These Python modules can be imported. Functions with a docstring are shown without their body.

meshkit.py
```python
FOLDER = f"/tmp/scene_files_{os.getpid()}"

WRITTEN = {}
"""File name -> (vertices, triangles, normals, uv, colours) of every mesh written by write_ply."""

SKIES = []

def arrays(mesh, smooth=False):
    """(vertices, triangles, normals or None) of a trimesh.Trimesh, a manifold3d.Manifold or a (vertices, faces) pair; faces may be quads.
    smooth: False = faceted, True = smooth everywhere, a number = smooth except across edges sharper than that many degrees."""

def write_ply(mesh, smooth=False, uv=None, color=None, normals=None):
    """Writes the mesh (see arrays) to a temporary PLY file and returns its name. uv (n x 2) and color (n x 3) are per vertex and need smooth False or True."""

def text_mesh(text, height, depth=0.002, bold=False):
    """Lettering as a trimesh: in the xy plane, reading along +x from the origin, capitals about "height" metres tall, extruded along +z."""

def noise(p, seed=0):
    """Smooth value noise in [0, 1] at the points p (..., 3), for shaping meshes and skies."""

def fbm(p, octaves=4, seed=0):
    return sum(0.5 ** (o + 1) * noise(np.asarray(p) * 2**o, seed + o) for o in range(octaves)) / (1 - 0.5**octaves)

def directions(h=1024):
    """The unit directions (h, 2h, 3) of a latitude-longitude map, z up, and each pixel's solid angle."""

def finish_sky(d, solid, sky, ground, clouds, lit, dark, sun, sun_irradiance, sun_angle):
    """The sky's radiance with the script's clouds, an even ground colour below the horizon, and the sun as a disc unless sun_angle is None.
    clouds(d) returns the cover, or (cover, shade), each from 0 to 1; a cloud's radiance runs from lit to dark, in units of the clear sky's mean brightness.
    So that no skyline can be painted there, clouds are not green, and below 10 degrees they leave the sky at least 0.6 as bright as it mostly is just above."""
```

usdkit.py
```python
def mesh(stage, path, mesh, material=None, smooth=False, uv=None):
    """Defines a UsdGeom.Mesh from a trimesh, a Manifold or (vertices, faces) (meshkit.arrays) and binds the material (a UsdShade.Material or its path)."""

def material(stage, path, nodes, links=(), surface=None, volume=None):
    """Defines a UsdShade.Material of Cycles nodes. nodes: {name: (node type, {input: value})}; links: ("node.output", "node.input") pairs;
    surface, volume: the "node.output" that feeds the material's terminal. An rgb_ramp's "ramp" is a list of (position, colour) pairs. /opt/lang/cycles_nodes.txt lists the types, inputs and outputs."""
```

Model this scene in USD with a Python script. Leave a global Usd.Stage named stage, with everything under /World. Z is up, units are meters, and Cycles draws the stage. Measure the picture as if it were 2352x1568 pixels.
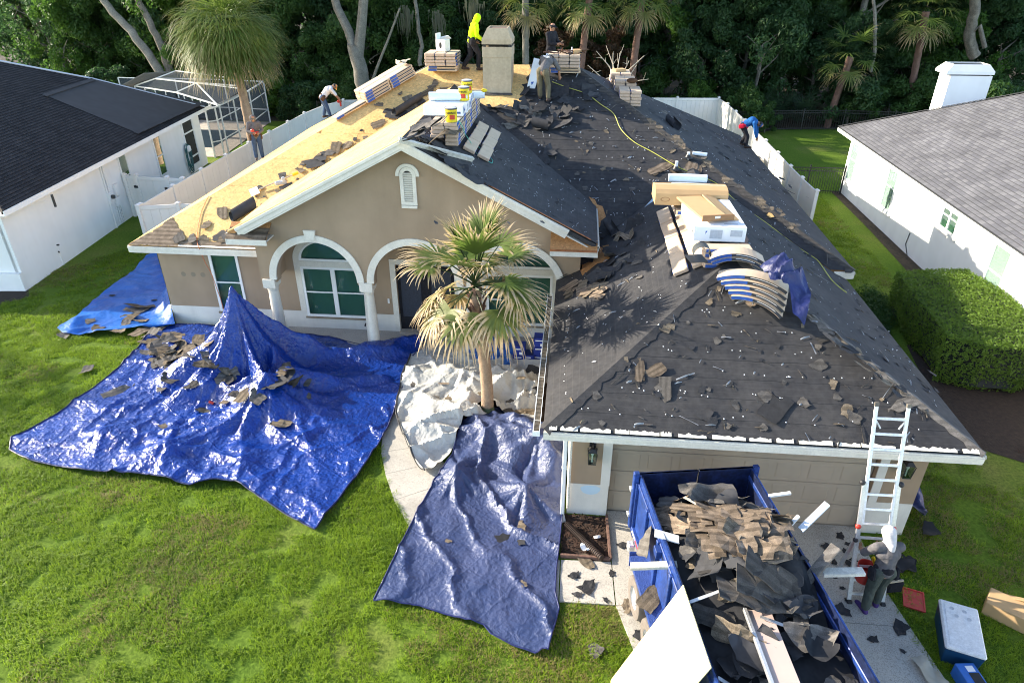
import math, random, numpy as np, trimesh, usdkit, meshkit
import manifold3d as m3
import shapely, shapely.geometry as sg
from shapely import affinity
from scipy.spatial import Delaunay
from pxr import Usd, UsdGeom, UsdLux, UsdShade, Gf, Sdf, Vt

stage = Usd.Stage.CreateInMemory()
UsdGeom.SetStageUpAxis(stage, 'Z')
UsdGeom.SetStageMetersPerUnit(stage, 1.0)
UsdGeom.Xform.Define(stage, '/World')
UsdGeom.Scope.Define(stage, '/World/Looks')
PI = math.pi

# ---------------------------------------------------------------- camera
CAM = np.array([0, 0, 10.0]); TILT = math.radians(29.7); YAW = math.radians(5.3); FPX = 1568.0
FWD = np.array([-math.sin(YAW) * math.cos(TILT), math.cos(YAW) * math.cos(TILT), -math.sin(TILT)])
RGT = np.array([math.cos(YAW), math.sin(YAW), 0.0]); UPV = np.cross(RGT, FWD)
cam = UsdGeom.Camera.Define(stage, '/World/camera')
cam.CreateHorizontalApertureAttr(36.0); cam.CreateVerticalApertureAttr(24.0); cam.CreateFocalLengthAttr(24.0)
cam.CreateFStopAttr(0.0); cam.CreateClippingRangeAttr(Gf.Vec2f(0.1, 2000))
cam.CreateExposureAttr(1.34)
_m = np.eye(4); _m[0, :3], _m[1, :3], _m[2, :3], _m[3, :3] = RGT, UPV, -FWD, CAM
cam.AddTransformOp().Set(Gf.Matrix4d(*_m.ravel().tolist()))

# ---------------------------------------------------------------- sun and sky
LIGHT = np.array([1.0, -0.20, -0.43]); LIGHT /= np.linalg.norm(LIGHT); SUN = -LIGHT
sun = UsdLux.DistantLight.Define(stage, '/World/sun')
sun.CreateIntensityAttr(1.25); sun.CreateAngleAttr(0.5); sun.CreateColorAttr(Gf.Vec3f(1.0, 0.90, 0.74))
sun.GetPrim().CreateAttribute('inputs:normalize', Sdf.ValueTypeNames.Bool).Set(True)
_x = np.cross([0, 0, 1.0], SUN); _x /= np.linalg.norm(_x)
_m = np.eye(4); _m[0, :3], _m[1, :3], _m[2, :3] = _x, np.cross(SUN, _x), SUN
sun.AddTransformOp().Set(Gf.Matrix4d(*_m.ravel().tolist()))
sky = UsdLux.DomeLight.Define(stage, '/World/sky')
sky_mat = usdkit.material(stage, '/World/Looks/sky', {
    's': ('sky_texture', {'sky_type': 'single_scattering', 'sun_disc': False, 'sun_elevation': math.asin(SUN[2]),
                          'sun_rotation': math.atan2(SUN[0], SUN[1]), 'air_density': 1.0, 'aerosol_density': 1.0, 'ozone_density': 1.0}),
    'b': ('background_shader', {'strength': 0.15})}, [('s.color', 'b.color')], surface='b.Background')
UsdShade.MaterialBindingAPI.Apply(sky.GetPrim()).Bind(sky_mat)
sky.GetPrim().SetCustomDataByKey('kind', 'structure')

# ---------------------------------------------------------------- where a sight line through the photograph meets a surface
def ray(x, y):
    return FWD + RGT * (x - 1176) / FPX - UPV * (y - 784) / FPX
def on(x, y, n, d):
    r = ray(x, y); n = np.asarray(n, float); return CAM + r * (d - n @ CAM) / (n @ r)
def gz(x, y, z=0.0): return on(x, y, (0, 0, 1), z)
def gy(x, y, Y): return on(x, y, (0, 1, 0), Y)
def gx(x, y, X): return on(x, y, (1, 0, 0), X)

# ---------------------------------------------------------------- meshes
class MB:
    """Collects vertices and triangles that become one mesh."""
    def __init__(s): s.v = []; s.f = []; s.n = 0; s.c = []; s.uv = []
    def add(s, v, f, c=None, uv=None):
        v = np.asarray(v, float); f = np.asarray(f, int)
        if f.shape[1] == 4: f = np.vstack([f[:, [0, 1, 2]], f[:, [0, 2, 3]]])
        s.v.append(v); s.f.append(f + s.n); s.n += len(v)
        s.c.append(np.zeros((len(v), 3)) if c is None else np.broadcast_to(np.asarray(c, float), (len(v), 3)))
        s.uv.append(np.zeros((len(v), 2)) if uv is None else np.asarray(uv, float))
        return s
    def tm(s, m, M=None, c=None):
        v = np.asarray(m.vertices); 
        if M is not None: v = v @ np.asarray(M)[:3, :3].T + np.asarray(M)[:3, 3]
        return s.add(v, m.faces, c)
    def box(s, c, size, ax=None, bev=0.0):
        """box of SIZE about C with axes AX (rows)"""
        h = np.asarray(size, float) / 2; c = np.asarray(c, float)
        ax = np.eye(3) if ax is None else np.asarray(ax, float)
        if bev <= 0:
            p = np.array([[i, j, k] for i in (-1, 1) for j in (-1, 1) for k in (-1, 1)], float) * h
            f = [[0, 1, 3, 2], [4, 6, 7, 5], [0, 4, 5, 1], [2, 3, 7, 6], [0, 2, 6, 4], [1, 5, 7, 3]]
            return s.add(p @ ax + c, f)
        b = min(bev, h.min() * .9); pts = []
        for i in (-1, 1):
            for j in (-1, 1):
                for k in (-1, 1):
                    q = np.array([i, j, k]) * h
                    for a in range(3):
                        o = q.copy()
                        for e in range(3):
                            if e != a: o[e] -= [i, j, k][e] * b
                        pts.append(o)
        m = trimesh.convex.convex_hull(np.array(pts))
        return s.add(m.vertices @ ax + c, m.faces)
    def bar(s, a, b, w, h, up=(0, 0, 1), bev=0.0):
        """a rectangular bar from A to B, W wide and H high"""
        a = np.asarray(a, float); b = np.asarray(b, float); d = b - a; L = np.linalg.norm(d); d = d / L
        up = np.asarray(up, float)
        if abs(d @ up) > .98 * np.linalg.norm(up): up = np.array([0, 1.0, 0])
        r = np.cross(d, up); r /= np.linalg.norm(r); u = np.cross(r, d)
        return s.box((a + b) / 2, (w, L, h), np.array([r, d, u]), bev)
    def tube(s, pts, r, n=8, cap=True):
        p = np.asarray(pts, float); r = np.broadcast_to(np.asarray(r, float), (len(p),))
        t = np.gradient(p, axis=0); t /= np.linalg.norm(t, axis=1, keepdims=True) + 1e-12
        a = np.cross(t[0], [0, 0, 1.0] if abs(t[0][2]) < .9 else [1.0, 0, 0]); a /= np.linalg.norm(a)
        rows = []
        ang = np.arange(n) * 2 * PI / n
        for i in range(len(p)):
            a = a - t[i] * (a @ t[i]); a /= np.linalg.norm(a); b = np.cross(t[i], a)
            rows.append(p[i] + r[i] * (np.cos(ang)[:, None] * a + np.sin(ang)[:, None] * b))
        v = np.vstack(rows); f = []
        for i in range(len(p) - 1):
            for j in range(n):
                k = (j + 1) % n; f.append([i * n + j, i * n + k, (i + 1) * n + k, (i + 1) * n + j])
        f = np.array(f); f = np.vstack([f[:, [0, 1, 2]], f[:, [0, 2, 3]]])
        if cap:
            v = np.vstack([v, p[0], p[-1]]); q = len(p) * n
            c = [[q, (j + 1) % n, j] for j in range(n)] + [[q + 1, q - n + j, q - n + (j + 1) % n] for j in range(n)]
            f = np.vstack([f, c])
        return s.add(v, f)
    def prism(s, poly, O, U, V, N, t0, t1, uvs=None):
        """a shapely polygon in the plane (O, U, V) extruded along N from t0 to t1"""
        for g in getattr(poly, 'geoms', [poly]):
            if g.is_empty or g.geom_type != 'Polygon' or g.area < 1e-6: continue
            m = trimesh.creation.extrude_polygon(g, t1 - t0, engine='earcut'); q = m.vertices
            s.add(np.asarray(O) + q[:, :1] * np.asarray(U) + q[:, 1:2] * np.asarray(V) + (q[:, 2:] + t0) * np.asarray(N), m.faces, uv=q[:, :2])
        return s
    def lathe(s, prof, c, n=24, ax=None):
        """profile of (radius, height) pairs turned about the vertical through C"""
        pr = np.asarray(prof, float); a = np.arange(n) * 2 * PI / n
        v = np.stack([pr[:, None, 0] * np.cos(a), pr[:, None, 0] * np.sin(a), np.repeat(pr[:, 1:2], n, 1)], -1).reshape(-1, 3)
        f = [[i * n + j, i * n + (j + 1) % n, (i + 1) * n + (j + 1) % n, (i + 1) * n + j] for i in range(len(pr) - 1) for j in range(n)]
        ax = np.eye(3) if ax is None else np.asarray(ax)
        return s.add(v @ ax + np.asarray(c, float), f)
    def sphere(s, c, r, sub=2, sc=(1, 1, 1), ax=None):
        m = trimesh.creation.icosphere(sub, 1.0); ax = np.eye(3) if ax is None else np.asarray(ax)
        return s.add((m.vertices * r * np.asarray(sc)) @ ax + np.asarray(c, float), m.faces)
    def get(s): return (np.vstack(s.v), np.vstack(s.f))

used = {}
def fresh(parent, name):
    k = parent + '/' + name; i = used.get(k, 0); used[k] = i + 1
    return k if i == 0 else f'{k}_{i:03d}'

class Thing:
    def __init__(s, prim, loc, rz): s.prim = prim; s.loc = np.asarray(loc, float); s.rz = rz; s.path = str(prim.GetPath())
    def local(s, v):
        v = np.asarray(v, float) - s.loc; c, q = math.cos(-s.rz), math.sin(-s.rz)
        return np.stack([v[:, 0] * c - v[:, 1] * q, v[:, 0] * q + v[:, 1] * c, v[:, 2]], 1)
    def part(s, name, mb, mat, smooth=False, label=None, kind=None, world=True, under=None):
        v, f = mb.get() if isinstance(mb, MB) else (np.asarray(mb[0]), np.asarray(mb[1]))
        if world: v = s.local(v)
        p = fresh(under or s.path, name)
        put(p, v, f, mat, smooth, mb)
        pr = stage.GetPrimAtPath(p)
        if label: pr.SetCustomDataByKey('label', label)
        if kind: pr.SetCustomDataByKey('kind', kind)
        return p

def put(p, v, f, mat, smooth, mb=None):
    ms = usdkit.mesh(stage, p, (v, f), M[mat] if isinstance(mat, str) else mat, smooth=smooth)
    if isinstance(mb, MB) and smooth in (False, True):
        if any(np.any(c) for c in mb.c):
            UsdGeom.PrimvarsAPI(ms).CreatePrimvar('tint', Sdf.ValueTypeNames.Color3fArray, 'vertex').Set(Vt.Vec3fArray.FromNumpy(np.vstack(mb.c).astype(np.float32)))
        if any(np.any(c) for c in mb.uv):
            UsdGeom.PrimvarsAPI(ms).CreatePrimvar('st', Sdf.ValueTypeNames.TexCoord2fArray, 'vertex').Set(Vt.Vec2fArray.FromNumpy(np.vstack(mb.uv).astype(np.float32)))
    return ms

def tag(pr, label=None, cat=None, group=None, kind=None):
    for k, v in (('label', label), ('category', cat), ('group', group), ('kind', kind)):
        if v: pr.SetCustomDataByKey(k, v)

def thing(name, label, cat, loc=(0, 0, 0), rz=0.0, group=None, kind=None):
    x = UsdGeom.Xform.Define(stage, fresh('/World', name))
    x.AddTranslateOp().Set(Gf.Vec3d(*map(float, loc))); x.AddRotateZOp().Set(math.degrees(rz))
    tag(x.GetPrim(), label, cat, group, kind); return Thing(x.GetPrim(), loc, rz)

def solo(name, label, cat, mb, mat, smooth=False, group=None, kind=None):
    v, f = mb.get(); p = fresh('/World', name); put(p, v, f, mat, smooth, mb)
    pr = stage.GetPrimAtPath(p); tag(pr, label, cat, group, kind); return pr

def struct(name, mb, mat, smooth=False, kind='structure'):
    v, f = mb.get(); p = fresh('/World', name); put(p, v, f, mat, smooth, mb)
    tag(stage.GetPrimAtPath(p), kind=kind); return Thing(stage.GetPrimAtPath(p), (0, 0, 0), 0)

protos = {}
def copy_of(src, name, label, cat, Mx, group=None):
    """a copy of a thing's parts under a matrix (rows act on row vectors)"""
    x = UsdGeom.Xform.Define(stage, fresh('/World', name))
    pr = x.GetPrim(); pr.GetReferences().AddInternalReference(Sdf.Path(src)); 
    x.ClearXformOpOrder(); x.AddTransformOp(opSuffix='place').Set(Gf.Matrix4d(*np.asarray(Mx, float).ravel().tolist()))
    pr.SetInstanceable(True); tag(pr, label, cat, group); return pr

def place(loc, rz=0.0, sc=1.0, ax=None):
    m = np.eye(4); c, s = math.cos(rz), math.sin(rz); sc = np.broadcast_to(np.asarray(sc, float), (3,))
    m[:3, :3] = np.array([[c, s, 0], [-s, c, 0], [0, 0, 1]]) if ax is None else np.asarray(ax)
    m[:3, :3] = sc[:, None] * m[:3, :3]; m[3, :3] = loc; return m

def proto(name):
    """a class prim to hold the parts that copies refer to"""
    stage.CreateClassPrim('/World/Looks/kinds') if not stage.GetPrimAtPath('/World/Looks/kinds') else None
    p = fresh('/World/Looks/kinds', name); stage.CreateClassPrim(p)
    return Thing(stage.GetPrimAtPath(p), (0, 0, 0), 0)

def points_stuff(name, kinds, pos, which, yaw, sc):
    pi = UsdGeom.PointInstancer.Define(stage, fresh('/World', name)); path = str(pi.GetPath()); tg = []
    for i, (mb, mat) in enumerate(kinds):
        q = f'{path}/{name}_tuft_{i}' if i else f'{path}/{name}_tuft'
        v, f = mb.get(); put(q, v, f, mat, False, mb); tg.append(q)
    pi.CreatePrototypesRel().SetTargets([Sdf.Path(t) for t in tg])
    pi.CreateProtoIndicesAttr(Vt.IntArray.FromNumpy(np.asarray(which, np.int32)))
    pi.CreatePositionsAttr(Vt.Vec3fArray.FromNumpy(np.asarray(pos, np.float32)))
    n = len(pos); q = np.zeros((n, 4)); q[:, 0] = np.cos(yaw / 2); q[:, 3] = np.sin(yaw / 2)
    pi.CreateOrientationsAttr(Vt.QuathArray([Gf.Quath(float(a[0]), 0, 0, float(a[3])) for a in q]))
    pi.CreateScalesAttr(Vt.Vec3fArray.FromNumpy(np.repeat(np.asarray(sc, np.float32)[:, None], 3, 1)))
    tag(pi.GetPrim(), kind='stuff'); return pi.GetPrim()

def rot(axis, a):
    return trimesh.transformations.rotation_matrix(a, axis)[:3, :3]
def nrm(v): v = np.asarray(v, float); return v / np.linalg.norm(v)
P = sg.Polygon

# ---------------------------------------------------------------- materials
M = {}
def mat(name, col, rough=0.7, var=0.18, scale=3.0, bump=0.0, bscale=40.0, bdist=0.01, spec=0.5, metal=0.0, col2=None, fine=0.0, fscale=90.0, translucent=0.0, coat=0.0, detail=4.0, tintmix=False, coord='position', sheen=0.0, rnd=0.0, streak=0.0, lines=0.0, band=0.0):
    """a surface whose colour drifts between two tones, with fine grain and relief"""
    a = np.asarray(col, float); b = np.asarray(col2, float) if col2 is not None else a
    lo, hi = np.clip(a * (1 - var), 0, 1), np.clip(b * (1 + var), 0, 1)
    n = {'g': ('geometry', {}) if coord == 'position' else ('texture_coordinate', {}), 'n1': ('noise_texture', {'scale': scale, 'detail': detail, 'roughness': .6}),
         'r': ('rgb_ramp', {'ramp': [(0.3, lo), (0.7, hi)]}), 'p': ('principled_bsdf', {'roughness': rough, 'specular_ior_level': spec, 'metallic': metal, 'coat_weight': coat, 'sheen_weight': sheen})}
    pos = 'g.position' if coord == 'position' else 'g.object'
    l = [(pos, 'n1.vector'), ('n1.fac', 'r.fac')]; out = 'r.color'
    if fine > 0:
        n['n2'] = ('noise_texture', {'scale': fscale, 'detail': 2}); n['r2'] = ('rgb_ramp', {'ramp': [(0.3, (1 - fine,) * 3), (0.7, (1 + fine * .6,) * 3)]})
        n['mx'] = ('mix', {'mix_type': 'multiply', 'fac': 1.0})
        l += [(pos, 'n2.vector'), ('n2.fac', 'r2.fac'), (out, 'mx.color1'), ('r2.color', 'mx.color2')]; out = 'mx.color'
    if streak > 0:
        n['mp'] = ('mapping', {'scale': (1.5, 1.5, .3)}); n['n3'] = ('noise_texture', {'scale': 1.0, 'detail': 5, 'roughness': .65}); n['r3'] = ('rgb_ramp', {'ramp': [(.32, (1 - streak, 1 - streak, 1 - streak * 1.1)), (.62, (1.03, 1.03, 1.03))]}); n['m3'] = ('mix', {'mix_type': 'multiply', 'fac': 1.0})
        l += [(pos, 'mp.vector'), ('mp.vector', 'n3.vector'), ('n3.fac', 'r3.fac'), (out, 'm3.color1'), ('r3.color', 'm3.color2')]; out = 'm3.color'
    if lines > 0:
        n['sx'] = ('separate_xyz', {}); n['ml'] = ('math', {'math_type': 'multiply_add', 'value2': 1 / .062}); n['wl'] = ('noise_texture', {'scale': .6, 'detail': 2}); n['fr'] = ('math', {'math_type': 'fraction'}); n['lt'] = ('math', {'math_type': 'less_than', 'value2': .07}); n['mo'] = ('math', {'math_type': 'multiply', 'value2': lines}); n['mk'] = ('mix', {'mix_type': 'mix', 'color2': (.14, .13, .12)})
        l += [(pos, 'sx.vector'), ('sx.z', 'ml.value1'), (pos, 'wl.vector'), ('wl.fac', 'ml.value3'), ('ml.value', 'fr.value1'), ('fr.value', 'lt.value1'), ('lt.value', 'mo.value1'), ('mo.value', 'mk.fac'), (out, 'mk.color1')]; out = 'mk.color'
    if tintmix:
        n['at'] = ('attribute', {'attribute': 'tint'}); n['mt'] = ('mix', {'mix_type': 'multiply', 'fac': 1.0})
        l += [(out, 'mt.color1'), ('at.color', 'mt.color2')]; out = 'mt.color'
    if rnd > 0:
        n['oi'] = ('object_info', {}); n['rr'] = ('rgb_ramp', {'ramp': [(0, (1 - rnd,) * 3), (1, (1 + rnd,) * 3)]}); n['mr'] = ('mix', {'mix_type': 'multiply', 'fac': 1.0})
        l += [('oi.random', 'rr.fac'), (out, 'mr.color1'), ('rr.color', 'mr.color2')]; out = 'mr.color'
    if band > 0:
        n['tc'] = ('texture_coordinate', {}); n['sb'] = ('separate_xyz', {}); n['mb'] = ('math', {'math_type': 'multiply', 'value2': 7.2}); n['fb'] = ('math', {'math_type': 'fraction'}); n['rb'] = ('rgb_ramp', {'ramp': [(.0, (1 - band,) * 3), (.42, (1 - band * .8,) * 3), (.5, (1.1, 1.1, 1.1)), (1, (1.0, 1.0, 1.0))]}); n['mbb'] = ('mix', {'mix_type': 'multiply', 'fac': 1.0})
        l += [('tc.object', 'sb.vector'), ('sb.y', 'mb.value1'), ('mb.value', 'fb.value1'), ('fb.value', 'rb.fac'), (out, 'mbb.color1'), ('rb.color', 'mbb.color2')]; out = 'mbb.color'
    l += [(out, 'p.base_color')]
    if bump > 0:
        n['nb'] = ('noise_texture', {'scale': bscale, 'detail': 4}); n['b'] = ('bump', {'strength': bump, 'distance': bdist})
        l += [(pos, 'nb.vector'), ('nb.fac', 'b.height'), ('b.normal', 'p.normal')]
    surf = 'p.BSDF'
    if translucent > 0:
        n['t'] = ('translucent_bsdf', {}); n['mc'] = ('mix_closure', {'fac': translucent})
        l += [(out, 't.color'), ('p.BSDF', 'mc.closure1'), ('t.BSDF', 'mc.closure2')]; surf = 'mc.closure'
    M[name] = usdkit.material(stage, '/World/Looks/' + name, n, l, surface=surf)

mat('stucco_tan', (.345, .255, .175), .9, .07, 1.2, .5, 160, .004, spec=.2, fine=.06, streak=.08)
mat('stucco_white', (.70, .67, .61), .9, .07, 1.5, .4, 160, .004, spec=.2, fine=.05, streak=.09)
mat('trim_white', (.68, .645, .57), .7, .07, 4, spec=.3, fine=.07, fscale=30, streak=.06)
mat('old_trim', (.55, .53, .47), .8, .22, 9, .2, 60, spec=.2, fine=.15, fscale=60)
mat('primer', (.62, .60, .50), .85, .2, 14, spec=.2, fine=.25, fscale=40)
mat('chimney_stucco', (.50, .405, .28), .92, .12, 1.1, .4, 120, .004, spec=.15, col2=(.46, .38, .27), fine=.1, fscale=14, streak=.2)
mat('neighbour_white', (.80, .80, .79), .85, .03, 1.5, .2, 140, .003, spec=.2, streak=.025)
mat('white_paint', (.80, .80, .78), .5, .03, 3, spec=.4)
mat('vinyl', (.78, .75, .71), .45, .03, 1.2, spec=.45)
mat('alu_white', (.78, .80, .80), .4, .03, 3, spec=.5)
mat('aluminium', (.72, .73, .74), .42, .1, 20, metal=.75, fine=.1)
mat('white_metal', (.80, .81, .80), .4, .06, 12, spec=.5, fine=.12, fscale=25)
mat('black_metal', (.015, .015, .016), .45, .2, 10, spec=.5)
mat('dark_plastic', (.02, .02, .022), .5, .2, 10)
mat('felt', (.036, .037, .043), .82, .25, 1.3, .35, 70, .006, spec=.3, col2=(.046, .044, .044), fine=.22, fscale=9, lines=.13)
mat('felt_curl', (.036, .037, .042), .75, .3, 4, .3, 50, .006, spec=.4)
mat('felt_old', (.20, .155, .11), .9, .3, 5, .3, 60, spec=.15, fine=.25, fscale=40, coord='object', rnd=.25)
mat('scrap_brown', (.175, .14, .10), .9, .25, 9, .5, 140, .004, spec=.15, fine=.35, fscale=70, rnd=.4, band=.3)
mat('scrap_grey', (.11, .10, .09), .85, .25, 9, .4, 140, .004, spec=.25, fine=.25, fscale=70, rnd=.5, band=.25)
mat('scrap_dark', (.035, .035, .038), .8, .25, 9, .3, 100, .004, spec=.3, rnd=.3)
mat('shingle_old', (.20, .155, .115), .95, .3, 7, .7, 300, .003, spec=.1, fine=.35, fscale=110, rnd=.35, band=.35)
mat('drip', (.80, .76, .66), .7, .2, 18, spec=.3, fine=.3, fscale=50)
mat('rust_wood', (.32, .13, .06), .9, .25, 12, spec=.15, fine=.3)
mat('kraft', (.56, .44, .32), .85, .08, 5, .15, 60, spec=.2, fine=.06)
mat('kraft_side', (.50, .37, .28), .9, .10, 18, .3, 30, spec=.15, fine=.12, fscale=30)
mat('cardboard', (.50, .33, .17), .85, .05, 3, spec=.2)
mat('cardboard_inside', (.30, .17, .09), .9, .1, 3, spec=.1)
mat('white_card', (.80, .81, .83), .6, .03, 4, spec=.35)
mat('blue_print', (.03, .09, .36), .45, .15, 10, spec=.4)
mat('dark_print', (.03, .035, .05), .5, .3, 20, spec=.4)
mat('grey_print', (.42, .45, .50), .6, .1, 20)
mat('roll_white', (.66, .76, .86), .45, .05, 6, spec=.45)
mat('yellow_paint', (.74, .56, .015), .38, .05, 10, spec=.5)
mat('red_print', (.55, .05, .02), .5, .05, 10)
mat('black_print', (.012, .012, .012), .6, .05, 10)
mat('blue_box', (.015, .03, .20), .45, .15, 6, spec=.45, rnd=.2)
mat('blue_box_light', (.03, .14, .48), .45, .15, 6, spec=.45)
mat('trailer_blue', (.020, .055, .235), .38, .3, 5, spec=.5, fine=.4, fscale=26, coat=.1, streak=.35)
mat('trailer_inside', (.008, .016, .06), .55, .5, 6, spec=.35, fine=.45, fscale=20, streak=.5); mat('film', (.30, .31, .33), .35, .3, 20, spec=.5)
mat('tread_plate', (.035, .07, .25), .3, .2, 8, .9, 45, .02, spec=.6)
mat('rubber', (.035, .032, .03), .85, .25, 20, .2, 40)
mat('tyre_dusty', (.17, .145, .125), .92, .2, 14, .2, 40)
mat('rim', (.50, .50, .50), .45, .15, 12, metal=.4)
mat('red_tape', (.60, .04, .02), .4, .05, 3); mat('white_tape', (.75, .75, .75), .4, .05, 3)
mat('pink_panel', (.52, .40, .35), .6, .03, 1.5, spec=.3)
mat('red_plastic', (.55, .045, .03), .4, .06, 4, spec=.5)
mat('cooler_blue', (.006, .045, .12), .4, .1, 6, spec=.45)
mat('cooler_lid', (.70, .72, .74), .5, .10, 9, .2, 40, fine=.12, fscale=40)
mat('hose_green', (.06, .42, .34), .4, .1, 5); mat('hose_yellow', (.55, .55, .10), .45, .1, 5); mat('cord_orange', (.60, .16, .05), .5, .1, 5)
mat('hose_dark', (.03, .12, .12), .45, .2, 9)
mat('corrugated', (.045, .028, .02), .55, .25, 8, spec=.4)
mat('soil', (.035, .022, .016), .95, .4, 9, .8, 30, .03, fine=.3)
mat('litter', (.050, .036, .022), .95, .4, 3, .8, 25, .03, fine=.4, fscale=12)
mat('bark', (.16, .14, .115), .95, .35, 4, .9, 14, .03, fine=.35, fscale=25)
mat('bark_pale', (.19, .175, .15), .95, .25, 2.5, .7, 18, .03, fine=.3, fscale=20)
mat('bark_palm', (.36, .25, .165), .95, .16, 5, .6, 40, .02, fine=.22, fscale=24)
mat('bark_red', (.17, .095, .07), .95, .3, 5, .8, 20, .02, fine=.35)
mat('deadwood', (.48, .41, .31), .9, .15, 8)
mat('lower_green', (.10, .13, .07), .9, .25, 8)
mat('ac_beige', (.52, .47, .38), .6, .08, 5); mat('ac_dark', (.05, .055, .055), .6, .2, 9)
mat('skin_tan', (.34, .18, .11), .6, .05, 9, spec=.35)
mat('cloth_grey', (.13, .125, .13), .95, .2, 14, .9, 16, .02, spec=.1); mat('cloth_dark', (.025, .025, .03), .95, .2, 12, .9, 16, .02, spec=.1)
mat('cloth_white', (.62, .60, .60), .95, .08, 12, .9, 16, .02, spec=.1); mat('cloth_olive', (.15, .13, .085), .95, .15, 12, .9, 16, .02, spec=.1)
mat('cloth_green_grey', (.075, .09, .08), .95, .15, 12, .9, 16, .02, spec=.1)
mat('cloth_denim', (.05, .085, .16), .95, .2, 12, .9, 16, .02, spec=.1); mat('cloth_hivis', (.55, .80, .01), .8, .06, 12, .9, 16, .02, spec=.1)
mat('cloth_blue', (.02, .10, .30), .95, .1, 12, .9, 16, .02, spec=.1); mat('cloth_red', (.60, .02, .05), .95, .1, 9, spec=.1); mat('cloth_brown', (.09, .05, .03), .95, .15, 9, spec=.1)
mat('shoe_purple', (.05, .02, .14), .7, .2, 20); mat('sole_lime', (.50, .65, .25), .7, .05, 20); mat('shoe_brown', (.05, .03, .022), .8, .2, 20)
mat('cap_orange', (.75, .30, .05), .6, .05, 9); mat('hair_dark', (.015, .012, .01), .7, .2, 30)
mat('eye_white', (.7, .7, .7), .3, .02, 9)
mat('pool_dark', (.02, .035, .05), .3, .2, 4)
mat('paver', (.42, .37, .31), .9, .15, 3, .3, 40)
mat('rag', (.42, .38, .30), .95, .15, 5, .3, 30)
mat('pale_blue_patch', (.50, .64, .74), .9, .03, 3)
mat('stain', (.235, .19, .135), .92, .1, 6); mat('window_shade', (.10, .20, .16), .6, .08, 2, spec=.3)
mat('dark_room', (.02, .022, .022), .8, .2, 2)

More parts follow.
